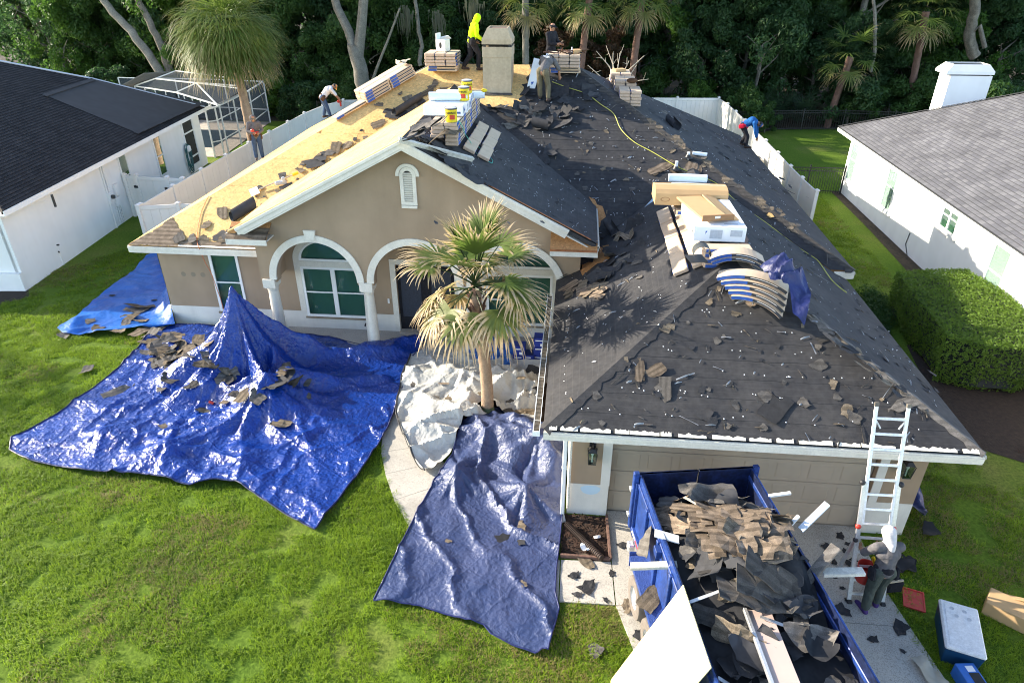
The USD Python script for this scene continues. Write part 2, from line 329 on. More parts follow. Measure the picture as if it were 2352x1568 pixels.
def tarp_mat(name, col, rough, bump, rv=.15, spec=.5, kind='fBM', col2=None, scales=(3.2, 9, 34)):
    n = {'g': ('geometry', {}), 'n1': ('noise_texture', {'scale': 1.1, 'detail': 5}), 'r': ('rgb_ramp', {'ramp': [(.3, np.array(col) * .85), (.7, np.array(col2 if col2 is not None else col) * 1.1)]}),
         'a': ('noise_texture', {'scale': scales[0], 'detail': 4, 'roughness': .6, 'distortion': .8, 'type': kind}), 'b': ('voronoi_texture', {'scale': scales[1], 'feature': 'f1'}), 'c': ('noise_texture', {'scale': scales[2], 'detail': 3}),
         'm1': ('math', {'math_type': 'multiply_add', 'value2': .30}), 'm2': ('math', {'math_type': 'multiply_add', 'value2': .10}),
         'bu': ('bump', {'strength': bump, 'distance': .05}), 'p': ('principled_bsdf', {'specular_ior_level': spec}), 'vr': ('vector_rotate', {'rotate_type': 'z_axis', 'angle': .62}), 'sx': ('separate_xyz', {}), 'px': ('math', {'math_type': 'pingpong', 'value2': .46}), 'py': ('math', {'math_type': 'pingpong', 'value2': .62}), 'mn': ('math', {'math_type': 'minimum'}), 'lt': ('map_range', {'from_min': 0.0, 'from_max': .03, 'to_min': .11, 'to_max': 0.0, 'clamp': True}), 'ad': ('math', {'math_type': 'add'}),
         'rr': ('map_range', {'from_min': .3, 'from_max': .7, 'to_min': max(.05, rough - rv), 'to_max': rough + rv})}
    l = [('g.position', x + '.vector') for x in ('n1', 'a', 'b', 'c')] + [('n1.fac', 'r.fac'), ('r.color', 'p.base_color'), ('b.distance', 'm1.value1'), ('a.fac', 'm1.value3'),
         ('c.fac', 'm2.value1'), ('m1.value', 'm2.value3'), ('g.position', 'vr.vector'), ('vr.vector', 'sx.vector'), ('sx.x', 'px.value1'), ('sx.y', 'py.value1'), ('px.value', 'mn.value1'), ('py.value', 'mn.value2'), ('mn.value', 'lt.value'), ('m2.value', 'ad.value1'), ('lt.result', 'ad.value2'), ('ad.value', 'bu.height'), ('bu.normal', 'p.normal'), ('a.fac', 'rr.value'), ('rr.result', 'p.roughness')]
    M[name] = usdkit.material(stage, '/World/Looks/' + name, n, l, surface='p.BSDF')
tarp_mat('tarp_royal', (.003, .032, .225), .24, .95, spec=.75, rv=.08, scales=(4.5, 11, 40))
tarp_mat('tarp_light', (.008, .085, .40), .36, .4, col2=(.012, .13, .48), spec=.5)
tarp_mat('tarp_silver', (.52, .52, .49), .45, .7, spec=.4, col2=(.46, .45, .42), scales=(4, 10, 40))
tarp_mat('tarp_faded', (.034, .055, .145), .40, .7, col2=(.050, .066, .145), spec=.45, scales=(5, 13, 45))
tarp_mat('tarp_navy', (.012, .018, .09), .4, .6, spec=.5)

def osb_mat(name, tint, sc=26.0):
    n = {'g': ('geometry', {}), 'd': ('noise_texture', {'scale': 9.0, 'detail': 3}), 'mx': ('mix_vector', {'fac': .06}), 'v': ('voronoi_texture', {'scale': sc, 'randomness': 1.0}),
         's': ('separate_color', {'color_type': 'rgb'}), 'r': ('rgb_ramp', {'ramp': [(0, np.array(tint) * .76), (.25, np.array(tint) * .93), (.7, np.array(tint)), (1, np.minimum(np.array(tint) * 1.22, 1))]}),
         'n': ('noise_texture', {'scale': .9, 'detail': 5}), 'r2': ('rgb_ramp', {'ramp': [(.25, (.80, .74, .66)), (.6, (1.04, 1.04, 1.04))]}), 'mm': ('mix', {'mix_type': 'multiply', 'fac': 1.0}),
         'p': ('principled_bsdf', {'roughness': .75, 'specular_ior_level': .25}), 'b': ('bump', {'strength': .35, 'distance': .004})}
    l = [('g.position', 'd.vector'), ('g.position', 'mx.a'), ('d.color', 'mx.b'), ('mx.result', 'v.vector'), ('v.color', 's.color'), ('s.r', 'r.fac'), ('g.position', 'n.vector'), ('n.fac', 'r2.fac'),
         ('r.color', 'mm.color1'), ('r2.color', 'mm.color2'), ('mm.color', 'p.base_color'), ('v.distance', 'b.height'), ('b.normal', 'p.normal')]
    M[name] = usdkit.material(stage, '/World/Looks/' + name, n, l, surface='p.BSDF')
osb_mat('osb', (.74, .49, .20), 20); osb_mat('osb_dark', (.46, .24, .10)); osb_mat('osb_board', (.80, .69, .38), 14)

def concrete_mat(name, col):
    n = {'g': ('geometry', {}), 'a': ('noise_texture', {'scale': .8, 'detail': 6, 'roughness': .65}), 'r': ('rgb_ramp', {'ramp': [(.25, np.array(col) * .72), (.5, col), (.75, np.array(col) * 1.12)]}),
         'b': ('noise_texture', {'scale': 55, 'detail': 3}), 'r2': ('rgb_ramp', {'ramp': [(.32, (.62, .61, .60)), (.5, (1, 1, 1)), (.7, (1.12, 1.12, 1.1))]}), 'm': ('mix', {'mix_type': 'multiply', 'fac': 1.0}),
         'p': ('principled_bsdf', {'roughness': .9, 'specular_ior_level': .2}), 'bu': ('bump', {'strength': .3, 'distance': .006})}
    l = [('g.position', 'a.vector'), ('g.position', 'b.vector'), ('a.fac', 'r.fac'), ('b.fac', 'r2.fac'), ('r.color', 'm.color1'), ('r2.color', 'm.color2'), ('m.color', 'p.base_color'), ('b.fac', 'bu.height'), ('bu.normal', 'p.normal')]
    M[name] = usdkit.material(stage, '/World/Looks/' + name, n, l, surface='p.BSDF')
concrete_mat('concrete', (.46, .43, .38)); concrete_mat('porch_concrete', (.42, .39, .36))

def leaf_mat(name, lo, hi, tr=.35, rough=.5, isl=True):
    n = {'g': ('geometry', {}), 'r': ('rgb_ramp', {'ramp': [(0, lo), (1, hi)]}), 'w': ('noise_texture', {'scale': .5, 'detail': 3}), 'r2': ('rgb_ramp', {'ramp': [(.3, (.7, .74, .7)), (.7, (1.2, 1.15, 1.1))]}), 'm': ('mix', {'mix_type': 'multiply', 'fac': 1.0}),
         'p': ('principled_bsdf', {'roughness': rough, 'specular_ior_level': .4}), 't': ('translucent_bsdf', {}), 'c': ('mix_closure', {'fac': tr})}
    l = [('g.random_per_island', 'r.fac'), ('g.position', 'w.vector'), ('w.fac', 'r2.fac'), ('r.color', 'm.color1'), ('r2.color', 'm.color2'), ('m.color', 'p.base_color'), ('m.color', 't.color'), ('p.BSDF', 'c.closure1'), ('t.BSDF', 'c.closure2')]
    M[name] = usdkit.material(stage, '/World/Looks/' + name, n, l, surface='c.closure')
leaf_mat('leaf_oak', (.07, .145, .035), (.17, .28, .068), tr=.5); leaf_mat('leaf_bright', (.09, .19, .03), (.20, .33, .065), tr=.5)
leaf_mat('leaf_deep', (.055, .12, .043), (.14, .24, .075), tr=.5); leaf_mat('leaf_hedge', (.15, .25, .035), (.32, .43, .09), tr=.45); leaf_mat('leaf_palmetto', (.055, .10, .05), (.12, .175, .085))
leaf_mat('leaf_brown', (.09, .05, .025), (.19, .11, .05)); leaf_mat('leaf_palm', (.045, .075, .02), (.14, .165, .065)); leaf_mat('leaf_straw', (.19, .13, .05), (.38, .28, .14)); leaf_mat('moss', (.13, .14, .10), (.22, .23, .17))
leaf_mat('grass_blade', (.24, .36, .02), (.52, .58, .06), tr=.5); leaf_mat('grass_dry', (.26, .23, .08), (.40, .33, .14), tr=.35); leaf_mat('grass_shade', (.15, .26, .02), (.33, .42, .05), tr=.45)
leaf_mat('mulch', (.05, .026, .017), (.15, .085, .05), tr=0.0, rough=.9)
def frond_mat(name):
    n = {'a': ('attribute', {'attribute': 'tint'}), 's': ('separate_color', {'color_type': 'rgb'}), 'r': ('rgb_ramp', {'ramp': [(0, (.12, .185, .035)), (.4, (.20, .225, .07)), (.65, (.42, .34, .17)), (1, (.58, .46, .29))]}),
         'p': ('principled_bsdf', {'roughness': .5, 'specular_ior_level': .4}), 't': ('translucent_bsdf', {}), 'c': ('mix_closure', {'fac': .4})}
    l = [('a.color', 's.color'), ('s.r', 'r.fac'), ('r.color', 'p.base_color'), ('r.color', 't.color'), ('p.BSDF', 'c.closure1'), ('t.BSDF', 'c.closure2')]
    M[name] = usdkit.material(stage, '/World/Looks/' + name, n, l, surface='c.closure')
frond_mat('frond')

# lawn soil and turf
M['lawn'] = usdkit.material(stage, '/World/Looks/lawn', {'g': ('geometry', {}), 'a': ('noise_texture', {'scale': .35, 'detail': 5}), 'b': ('noise_texture', {'scale': 14, 'detail': 5, 'roughness': .7}),
    'r': ('rgb_ramp', {'ramp': [(.3, (.09, .17, .02)), (.55, (.14, .215, .03)), (.75, (.23, .23, .075))]}), 'r2': ('rgb_ramp', {'ramp': [(.3, (.45, .5, .4)), (.7, (1.25, 1.2, 1.1))]}), 'm': ('mix', {'mix_type': 'multiply', 'fac': 1.0}),
    'p': ('principled_bsdf', {'roughness': .95, 'specular_ior_level': .1}), 'bu': ('bump', {'strength': .8, 'distance': .05})},
    [('g.position', 'a.vector'), ('g.position', 'b.vector'), ('a.fac', 'r.fac'), ('b.fac', 'r2.fac'), ('r.color', 'm.color1'), ('r2.color', 'm.color2'), ('m.color', 'p.base_color'), ('b.fac', 'bu.height'), ('bu.normal', 'p.normal')], surface='p.BSDF')
# window glass that lets sunlight pass
M['glass'] = usdkit.material(stage, '/World/Looks/glass', {'t': ('transparent_bsdf', {'color': (.80, .88, .85)}), 'g': ('glossy_bsdf', {'color': (.9, .9, .9), 'roughness': .02}), 'f': ('fresnel', {'IOR': 1.5}), 'fm': ('math', {'math_type': 'multiply', 'value2': .45}), 'c': ('mix_closure', {})},
    [('f.fac', 'fm.value1'), ('fm.value', 'c.fac'), ('t.BSDF', 'c.closure1'), ('g.BSDF', 'c.closure2')], surface='c.closure')
M['screen'] = usdkit.material(stage, '/World/Looks/screen', {'t': ('transparent_bsdf', {'color': (1, 1, 1)}), 'd': ('diffuse_bsdf', {'color': (.05, .055, .06)}), 'c': ('mix_closure', {'fac': .55})},
    [('t.BSDF', 'c.closure1'), ('d.BSDF', 'c.closure2')], surface='c.closure')
def roof_mat(name, base, light, dark, bw=.30, rh=.145):
    n = {'u': ('texture_coordinate', {}), 'br': ('brick_texture', {'color1': light, 'color2': dark, 'mortar': np.array(base) * .45, 'scale': 1.0, 'mortar_size': .008, 'brick_width': bw, 'row_height': rh, 'offset': .37, 'bias': 0.0}),
         'g': ('geometry', {}), 'n': ('noise_texture', {'scale': 1.2, 'detail': 5}), 'r2': ('rgb_ramp', {'ramp': [(.3, (.78, .78, .78)), (.7, (1.15, 1.15, 1.15))]}), 'f': ('noise_texture', {'scale': 120, 'detail': 2}), 'r3': ('rgb_ramp', {'ramp': [(.3, (.75, .75, .75)), (.7, (1.2, 1.2, 1.2))]}),
         'm': ('mix', {'mix_type': 'multiply', 'fac': 1.0}), 'm2': ('mix', {'mix_type': 'multiply', 'fac': 1.0}), 'p': ('principled_bsdf', {'roughness': .9, 'specular_ior_level': .25}), 'b': ('bump', {'strength': .5, 'distance': .01})}
    l = [('u.UV', 'br.vector'), ('g.position', 'n.vector'), ('n.fac', 'r2.fac'), ('g.position', 'f.vector'), ('f.fac', 'r3.fac'), ('br.color', 'm.color1'), ('r2.color', 'm.color2'), ('m.color', 'm2.color1'), ('r3.color', 'm2.color2'), ('m2.color', 'p.base_color'), ('f.fac', 'b.height'), ('b.normal', 'p.normal')]
    M[name] = usdkit.material(stage, '/World/Looks/' + name, n, l, surface='p.BSDF')
roof_mat('roof_grey', (.15, .15, .16), (.165, .165, .175), (.115, .115, .128)); mat('low_roof', (.022, .022, .025), .9, .2, 2, .3, 60); mat('garage_tan', (.40, .335, .26), .8, .05, 1.5, .2, 150, .003, spec=.25, streak=.05); mat('screen_frame', (.52, .54, .54), .45, .05, 3)
roof_mat('roof_black', (.028, .028, .031), (.036, .035, .038), (.020, .020, .023))
# ---------------------------------------------------------------- ground, drive, walks
rng = np.random.default_rng(7); random.seed(7)
def sheet(poly, z, grid=None):
    mb = MB()
    for g in getattr(poly, 'geoms', [poly]):
        v, f = trimesh.creation.triangulate_polygon(g, engine='earcut'); mb.add(np.column_stack([v, np.full(len(v), z)]), f)
    return mb
def slab(T, name, poly, z0, z1, m, inset=.006):
    mb = MB(); mb.prism(poly.buffer(-inset, join_style=2), (0, 0, 0), (1, 0, 0), (0, 1, 0), (0, 0, 1), z0, z1); return T.part(name, mb, m)
struct('lawn', sheet(sg.box(-220, -60, 220, 300), 0.0), 'lawn')
forest = P([(-80, 46.5), (-30, 45.5), (-14, 46.5), (-2, 49.0), (8, 49.0), (9.6, 47.2), (11, 45.2), (13, 46.6), (17, 47.2), (30, 46.4), (80, 47), (120, 200), (-120, 200)])
struct('forest_floor', sheet(forest, .006), 'litter')
def quad_split(a, b, c, d, n):
    a, b, c, d = (np.asarray(q, float) for q in (a, b, c, d))
    return [P([a + (d - a) * i / n, b + (c - b) * i / n, b + (c - b) * (i + 1) / n, a + (d - a) * (i + 1) / n]) for i in range(n)]
drive_poly = P([(.97, 10.62), (5.9, 10.62), (5.93, 8.95), (8.4, -6), (4.0, -6), (1.35, 7.3), (1.07, 8.25)])
drv = thing('driveway', None, None, kind='structure')
for i, (ya, yb) in enumerate(((10.63, 8.27), (8.27, 5.4), (5.4, 2.4), (2.4, -6.1))):
    for x0, x1 in ((-2, 3.55 + .5 * i * .5), (3.55 + .25 * i, 12)):
        g = drive_poly.intersection(sg.box(x0, yb, x1, ya))
        if g.area > .01: slab(drv, 'slab', g, -.10, .030, 'concrete')
wk = thing('walkway', None, None, kind='structure')
walk_l = [(-4.5, 16.3), (-4.55, 14.6), (-4.41, 13.27), (-4.14, 12.03), (-3.85, 11.3), (-3.46, 10.51), (-2.98, 9.8), (-2.28, 8.96), (-1.4, 8.35), (.06, 8.25)]
walk_r = [(-3.2, 16.3), (-3.25, 14.6), (-3.12, 13.4), (-2.9, 12.45), (-2.66, 11.85), (-2.35, 11.2), (-1.95, 10.65), (-1.4, 10.0), (-.75, 9.45), (.06, 9.2)]
for i in range(len(walk_l) - 1): slab(wk, 'slab', P([walk_l[i], walk_r[i], walk_r[i + 1], walk_l[i + 1]]), -.08, .026, 'concrete', .005)
slab(wk, 'slab', P([(.07, 8.25), (.07, 9.22), (1.02, 9.25), (1.06, 8.27)]), -.08, .028, 'concrete')
walk_poly = P(walk_l + walk_r[::-1])
struct('porch_floor', MB().box((-4.1, 16.95, .0), (8.75, 1.45, .14)).box((-1.3, 15.8, -.02), (2.9, 1.0, .12)), 'porch_concrete')
bed_poly = P([(.09, 10.44), (.96, 10.44), (1.0, 9.29), (.06, 9.3)])
bed2 = P([(-4.3, 15.2), (-2.9, 15.9), (.05, 15.4), (.05, 10.4), (-1.2, 10.4), (-2.2, 11.6), (-2.95, 13.2), (-3.1, 15.0)])
struct('mulch_bed', sheet(bed_poly, .012), 'soil'); struct('mulch_bed', sheet(bed2, .010), 'soil')
struct('mulch_bed', sheet(P([(9.35, 13.6), (9.5, 15.8), (9.9, 18.3), (12.7, 19), (13.5, 14.5), (12.4, 13.2), (10.6, 12.9)]), .012), 'soil')
struct('mulch_bed', sheet(P([(-18.4, 19.5), (-17.9, 18.95), (-19.5, 17.2), (-24, 16.4), (-30, 17), (-30, 19.5)]), .011), 'soil')
struct('gravel_strip', sheet(P([(12.15, 20), (12.7, 20), (12.7, 33.4), (12.3, 33.4), (12.25, 28), (12.1, 24)]), .009), 'litter')
for nm, pl, n_, z_ in (('mulch_chips', bed_poly, 520, .014), ('mulch_chips', P([(10.6, 12.4), (10.4, 13.6), (13.5, 14), (13.4, 12.7)]), 500, .014), ('mulch_chips', bed2, 700, .012)):
    mb = MB(); b = pl.bounds
    while n_ > 0:
        x, y = rng.uniform(b[0], b[2]), rng.uniform(b[1], b[3])
        if not pl.contains(sg.Point(x, y)): continue
        n_ -= 1; a = rng.uniform(0, PI); L, w = rng.uniform(.02, .06), rng.uniform(.006, .014); u = np.array([math.cos(a) * L, math.sin(a) * L, rng.uniform(-.01, .02)]); q = np.array([-math.sin(a) * w, math.cos(a) * w, 0]); c = np.array([x, y, z_ + .015])
        mb.add([c - u - q, c + u - q, c + u + q, c - u + q], [[0, 1, 2, 3]])
    struct(nm, mb, 'mulch', kind='stuff')

# ---------------------------------------------------------------- roof planes of the house
PITCH = .515
class Slope:
    def __init__(s, O, U, run):
        s.O = np.asarray(O, float); s.U = nrm(U); s.V = nrm((run[0], run[1], PITCH)); s.N = np.cross(s.U, s.V)
        if s.N[2] < 0: s.N = -s.N
    def uv(s, p): p = np.atleast_2d(np.asarray(p, float)) - s.O; return np.stack([p @ s.U, p @ s.V], 1)
    def pt(s, u, v, h=0.0): return s.O + u * s.U + v * s.V + h * s.N
    def px(s, x, y, h=0.0): return s.uv(on(x, y, s.N, s.N @ s.O + h))[0]
    def world(s, x, y, h=0.0): return on(x, y, s.N, s.N @ s.O + h)
    def poly(s, pts): return P(s.uv(pts))
    def pxpoly(s, pts): return P([s.px(*q) for q in pts])
    def z(s, x, y): return s.O[2] - (s.N[0] * (x - s.O[0]) + s.N[1] * (y - s.O[1])) / s.N[2]
E0, E1z, XL, XR, YF, YB = 2.75, 2.5, -12.6, 7.4, 17.2, 32.4
S_back2 = Slope((XR, 34.6, E0), (-1, 0, 0), (0, -1)); HD = 7.6; ZR = E0 + PITCH * HD
S_front = Slope((XL, YF, E0), (1, 0, 0), (0, 1)); S_left = Slope((XL, YB, E0), (0, -1, 0), (1, 0)); S_right = Slope((XR, YF, E0), (0, 1, 0), (-1, 0)); S_back = Slope((XR, YB, E0), (-1, 0, 0), (0, -1))
GX, GZ, GY = -4.15, 6.15, 16.1
S_gl = Slope((-8.95, 25, GZ - PITCH * 4.8), (0, -1, 0), (1, 0)); S_gr = Slope((.65, GY, GZ - PITCH * 4.8), (0, 1, 0), (-1, 0))
AX0, AX1, AY = -.35, 7.25, 9.95; AM = 3.45; AZ = E1z + PITCH * 3.8
S_af = Slope((AX0, AY, E1z), (1, 0, 0), (0, 1)); S_al = Slope((AX0, 25, E1z), (0, -1, 0), (1, 0)); S_ar = Slope((AX1, AY, E1z), (0, 1, 0), (-1, 0))
def z_front(y): return E0 + PITCH * (y - YF)
RL, RR = (XL + HD, YF + HD, ZR), (XR - HD, YF + HD, ZR)
def lift(S, pts): return [(x, y, S.z(x, y)) for x, y in pts]
gcut = P([(-8.45, 10), (-8.45, 23.8 - 4.3), (GX, 23.8), (.25, 23.8 - 4.4), (.25, 10)])
acut = P([(.1, 10), (.1, 17.2), (AM, 20.5), (7.0, 17.0), (7.0, 10)])
front_plan = P([(XL, YF), (XR, YF), RR[:2], RL[:2]]).difference(gcut).difference(acut)
def plan2uv(S, poly):
    out = []
    for g in getattr(poly, 'geoms', [poly]):
        if g.geom_type == 'Polygon' and g.area > 1e-4: out.append(P(S.uv(lift(S, [c[:2] for c in g.exterior.coords]))))
    return shapely.unary_union(out)
roofs = {
 'front': (S_front, plan2uv(S_front, front_plan)),
 'left': (S_left, plan2uv(S_left, P([(XL, YF), (XL, YB), (XL + HD, YB - HD), RL[:2]]))),
 'right': (S_right, plan2uv(S_right, P([(XR, YF), (XR, YB), (XR - HD, YB - HD), RR[:2]]))),
 'back': (S_back, plan2uv(S_back, P([(XL, YB), (XR, YB), (XR - HD, YB - HD), (XL + HD, YB - HD)]))),
 'back2': (S_back2, plan2uv(S_back2, P([(XL, 34.6), (XL + 2 * HD, 34.6), (XL + HD, 27.0)]))),
 'gl': (S_gl, plan2uv(S_gl, P([(-8.95, GY), (GX, GY), (GX, 23.8), (-8.95, 19.0)]))),
 'gr': (S_gr, plan2uv(S_gr, P([(.65, GY), (GX, GY), (GX, 23.8), (.65, 19.0)]))),
 'af': (S_af, plan2uv(S_af, P([(AX0, AY), (AX1, AY), (AM, AY + 3.8)]))),
 'al': (S_al, plan2uv(S_al, P([(AX0, AY), (AM, AY + 3.8), (AM, 20.5), (.32, 17.4), (.3, 16.42), (AX0, 16.42)]))),
 'ar': (S_ar, plan2uv(S_ar, P([(AX1, AY), (AM, AY + 3.8), (AM, 20.5), (6.75, 17.2), (AX1, 17.15)]))),
}
H = thing('stucco_house', 'tan stucco house in the middle with its roof half stripped to bare sheathing', 'house')
for k, (S, poly) in roofs.items():
    H.part('roof_deck', MB().prism(poly.buffer(-.01, join_style=2), S.O, S.U, S.V, S.N, -.13, -.032), 'scrap_dark' if k[0] in 'ab' or k in ('right', 'gr') else 'osb_dark')

def rough_edge(poly, step=.12, amp=.05, seed=0, amp2=None):
    """a torn outline: points along the edge pushed in and out"""
    r = np.random.default_rng(seed); out = []
    for g in getattr(poly, 'geoms', [poly]):
        if g.geom_type != 'Polygon' or g.area < 1e-3: continue
        L = g.exterior.length; n = max(6, int(L / step)); c = [g.exterior.interpolate(i / n, normalized=True) for i in range(n)]
        out.append(P([(q.x + r.normal(0, amp), q.y + r.normal(0, amp)) for q in c]).buffer(0))
    return shapely.unary_union(out).intersection(poly)
def sheathing(S, poly, W=2.44, Hh=1.22, name='sheathing_panel', m='osb', off=0.0):
    r = np.random.default_rng(len(used)); b = poly.bounds; row = 0; v = b[1]
    while v < b[3]:
        u = b[0] - (W / 2 if row % 2 else 0) - off
        while u < b[2]:
            g = poly.intersection(sg.box(u + .003, v + .003, u + W - .003, v + Hh - .003))
            if g.area > .02:
                t = r.uniform(-.003, .003); H.part(name, MB().prism(g, S.O, S.U, S.V, S.N, -.030, t), m)
            u += W
        v += Hh; row += 1
def felt(S, poly, course=.46, seed=0, name='felt_strip', h0=.006, maxlen=9.0, wav=.012, strip=12.0):
    """overlapping courses of roofing felt, each a little proud of the one above, with an uneven lower edge"""
    r = np.random.default_rng(seed); b = poly.bounds; v = b[1] - .02; 
    while v < b[3]:
        u0 = b[0] - r.uniform(0, 2)
        while u0 < b[2]:
            u1 = u0 + r.uniform(.6, 1.0) * maxlen
            us = np.arange(u0, u1 + .3, .3); low = v + np.cumsum(r.normal(0, wav * .4, len(us))) * .5 + r.normal(0, wav, len(us)) * .4
            g = P(list(zip(us, low)) + [(us[-1], v + course + .05), (us[0], v + course + .05)]).buffer(0).intersection(poly)
            for q in getattr(g, 'geoms', [g]):
                if q.geom_type == 'Polygon' and q.area > .01:
                    vv, ff = trimesh.creation.triangulate_polygon(q, engine='earcut')
                    def hh(p, lo=v): return h0 + .005 * np.clip(1 - (p[:, 1] - lo) / course, 0, 1.1) + .0015 * (r.random() - .5)
                    top = S.O + vv[:, :1] * S.U + vv[:, 1:2] * S.V + hh(vv)[:, None] * S.N; bot = top - S.N * .004
                    ring = np.asarray(q.exterior.coords)[:-1]; rt = S.O + ring[:, :1] * S.U + ring[:, 1:2] * S.V + hh(ring)[:, None] * S.N; n = len(ring)
                    mb = MB(); mb.add(top, ff); mb.add(np.vstack([rt, rt - S.N * .006]), [[i, (i + 1) % n, n + (i + 1) % n, n + i] for i in range(n)])
                    H.part(name, mb, 'felt')
            u0 = u1
        v += course
# bare sheathing on the left: front slope left of a torn line, the left slope and the gable's left plane
Fp = roofs['front'][1]
line = [S_front.px(*q) for q in ((1210, 135), (1222, 165), (1208, 180), (1218, 200), (1204, 222), (1212, 236), (1180, 248), (1150, 240), (1130, 250), (1100, 236))]
osb_zone = P([(-.5, -1)] + [(4.3, -1), (8.45, 6.0)] + [tuple(q) for q in line[::-1]] + [tuple(line[0] + np.array([0, .6])), (0, 9.5), (-.5, 9)]).buffer(0)
valley_gap = S_front.pxpoly([(1352, 452), (1366, 458), (1372, 470), (1384, 474), (1392, 498), (1380, 508), (1378, 522), (1368, 520), (1362, 500), (1368, 478)])
sheathing(S_front, Fp.intersection(osb_zone.buffer(.35)), off=.4)
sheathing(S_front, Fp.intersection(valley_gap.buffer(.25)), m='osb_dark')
sheathing(*roofs['left']); sheathing(*roofs['gl'], off=.7)
felt(S_front, Fp.difference(osb_zone).difference(valley_gap), seed=2, course=.44)
felt(*roofs['right'], seed=3); felt(*roofs['back'], seed=4, course=.9)
tear = S_al.pxpoly([(1336, 604), (1352, 590), (1380, 566), (1398, 562), (1404, 572), (1388, 585), (1402, 592), (1390, 602), (1372, 606), (1352, 622), (1338, 634), (1332, 620)])
Gr = roofs['gr'][1]; Lp = roofs['al'][1]
felt(S_gr, Gr, seed=5); felt(S_af, roofs['af'][1], seed=6, course=.42); felt(S_al, Lp.difference(tear), seed=7, course=.5); felt(*roofs['ar'], seed=8, course=.42)
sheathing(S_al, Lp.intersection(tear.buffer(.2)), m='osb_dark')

# ---------------------------------------------------------------- eaves
def fascia(a, b, up=.0, h=.19, t=.035, m='trim_white', name='fascia', drip=True):
    a, b = np.asarray(a, float), np.asarray(b, float); z = np.array([0, 0, 1.0])
    H.part(name, MB().bar(a - z * (h / 2 + .035), b - z * (h / 2 + .035), t, h).bar(a - z * .075 - z * h * .1, b - z * .075 - z * h * .1, t + .03, .05), m)
fascia((XL, YF - .02, E0), (-8.47, YF - .02, E0)); fascia((XL - .02, YF, E0), (XL - .02, 34.6, E0)); fascia((XR + .02, YF, E0), (XR + .02, YB, E0)); fascia((6.9, YF - .02, E0), (XR, YF - .02, E0))
fascia((AX0, AY - .02, E1z), (AX1, AY - .02, E1z), h=.17); fascia((AX1 + .02, AY, E1z), (AX1 + .02, YF, E1z), h=.17)
fascia((AX0 + .03, AY, E1z), (AX0 + .03, 15.6, E1z), h=.15, m='old_trim'); fascia((XL, YB + .02, E0), (XR, YB + .02, E0))
# pale adhesive strip that the old drip edge left along the garage eave, torn here and there
r = np.random.default_rng(3); u = .1
while u < 7.4:
    L = r.uniform(.10, .6)
    if r.random() < .86:
        us = np.linspace(u, min(u + L, 7.5), 9); up_ = .03 + .06 * r.random(9)
        H.part('drip_edge', MB().prism(P([(a, -.012) for a in us] + [(a, b) for a, b in zip(us[::-1], up_)]), S_af.O, S_af.U, S_af.V, S_af.N, .018, .024), 'drip')
    u += L + r.uniform(.0, .12)
us = np.linspace(1.5, 4.1, 20); H.part('drip_edge', MB().prism(P([(a, -.02) for a in us] + [(a, .03 + .02 * r.random()) for a in us[::-1]]), S_front.O, S_front.U, S_front.V, S_front.N, .01, .018), 'drip')
# weathered shingle border left along the front left eave
mb = MB().prism(rough_edge(P([(.0, -.02), (4.1, -.02), (4.1, .28), (2.5, .22), (1.5, .25), (1.35, .6), (.8, 1.25), (.75, .75)]), .1, .03, 5).intersection(Fp.buffer(.02)), S_front.O, S_front.U, S_front.V, S_front.N, .004, .014); H.part('starter_strip', mb, 'shingle_old')
# rake boards of the gable
for sgn in (-1, 1):
    pk = np.array([GX, GY - .02, GZ - .02]); lo = np.array([GX + sgn * 4.8, GY - .02, GZ - .02 - PITCH * 4.8]); d = nrm(lo - pk); nn = np.array([-d[2] * 1, 0, d[0]]); nn = nn if nn[2] > 0 else -nn
    cut = 4.6 if sgn > 0 else 5.15
    a, b = pk - nn * .0, pk + d * cut
    mb = MB()
    for off, hh, yy in ((.10, .20, 0), (.045, .07, -.022), (.225, .05, .012)):
        q = [pk + np.array([0, yy, -off + hh / 2]), b + np.array([0, yy, 0]) - nn * (off - hh / 2), b + np.array([0, yy, 0]) - nn * (off + hh / 2), pk + np.array([0, yy, -off - hh / 2])]
        pl = P([(x[0], x[2]) for x in q]); mb.prism(pl, (0, GY - .02 + yy + .03, 0), (1, 0, 0), (0, 0, 1), (0, -1, 0), 0, .035)
    H.part('rake_board', mb, 'trim_white')
    # rake soffit under the overhang
    mb = MB(); q = [pk - nn * .16 + d * .1, b - nn * .16]; mb.prism(P([(0, 0), (5.2, 0), (5.2, .33), (0, .33)]), q[0], d, (0, 1, 0), nn, -.02, 0); H.part('soffit', mb, 'trim_white')
    if sgn > 0:
        us = np.linspace(1.6, 5.35, 40); rr = np.random.default_rng(4)
        q = Gr.bounds; mb = MB().prism(P([(-.015, v) for v in np.linspace(.2, 3.6, 30)] + [(.035 + .012 * rr.random(), v) for v in np.linspace(3.6, .2, 30)]), S_gr.O, S_gr.U, S_gr.V, S_gr.N, .012, .022); H.part('bare_edge', mb, 'rust_wood')
    # gable eave boards along the sides
    xx = GX + sgn * 4.8; fascia((xx + sgn * .02, GY, GZ - PITCH * 4.8), (xx + sgn * .02, 18.95, GZ - PITCH * 4.8), h=.16)
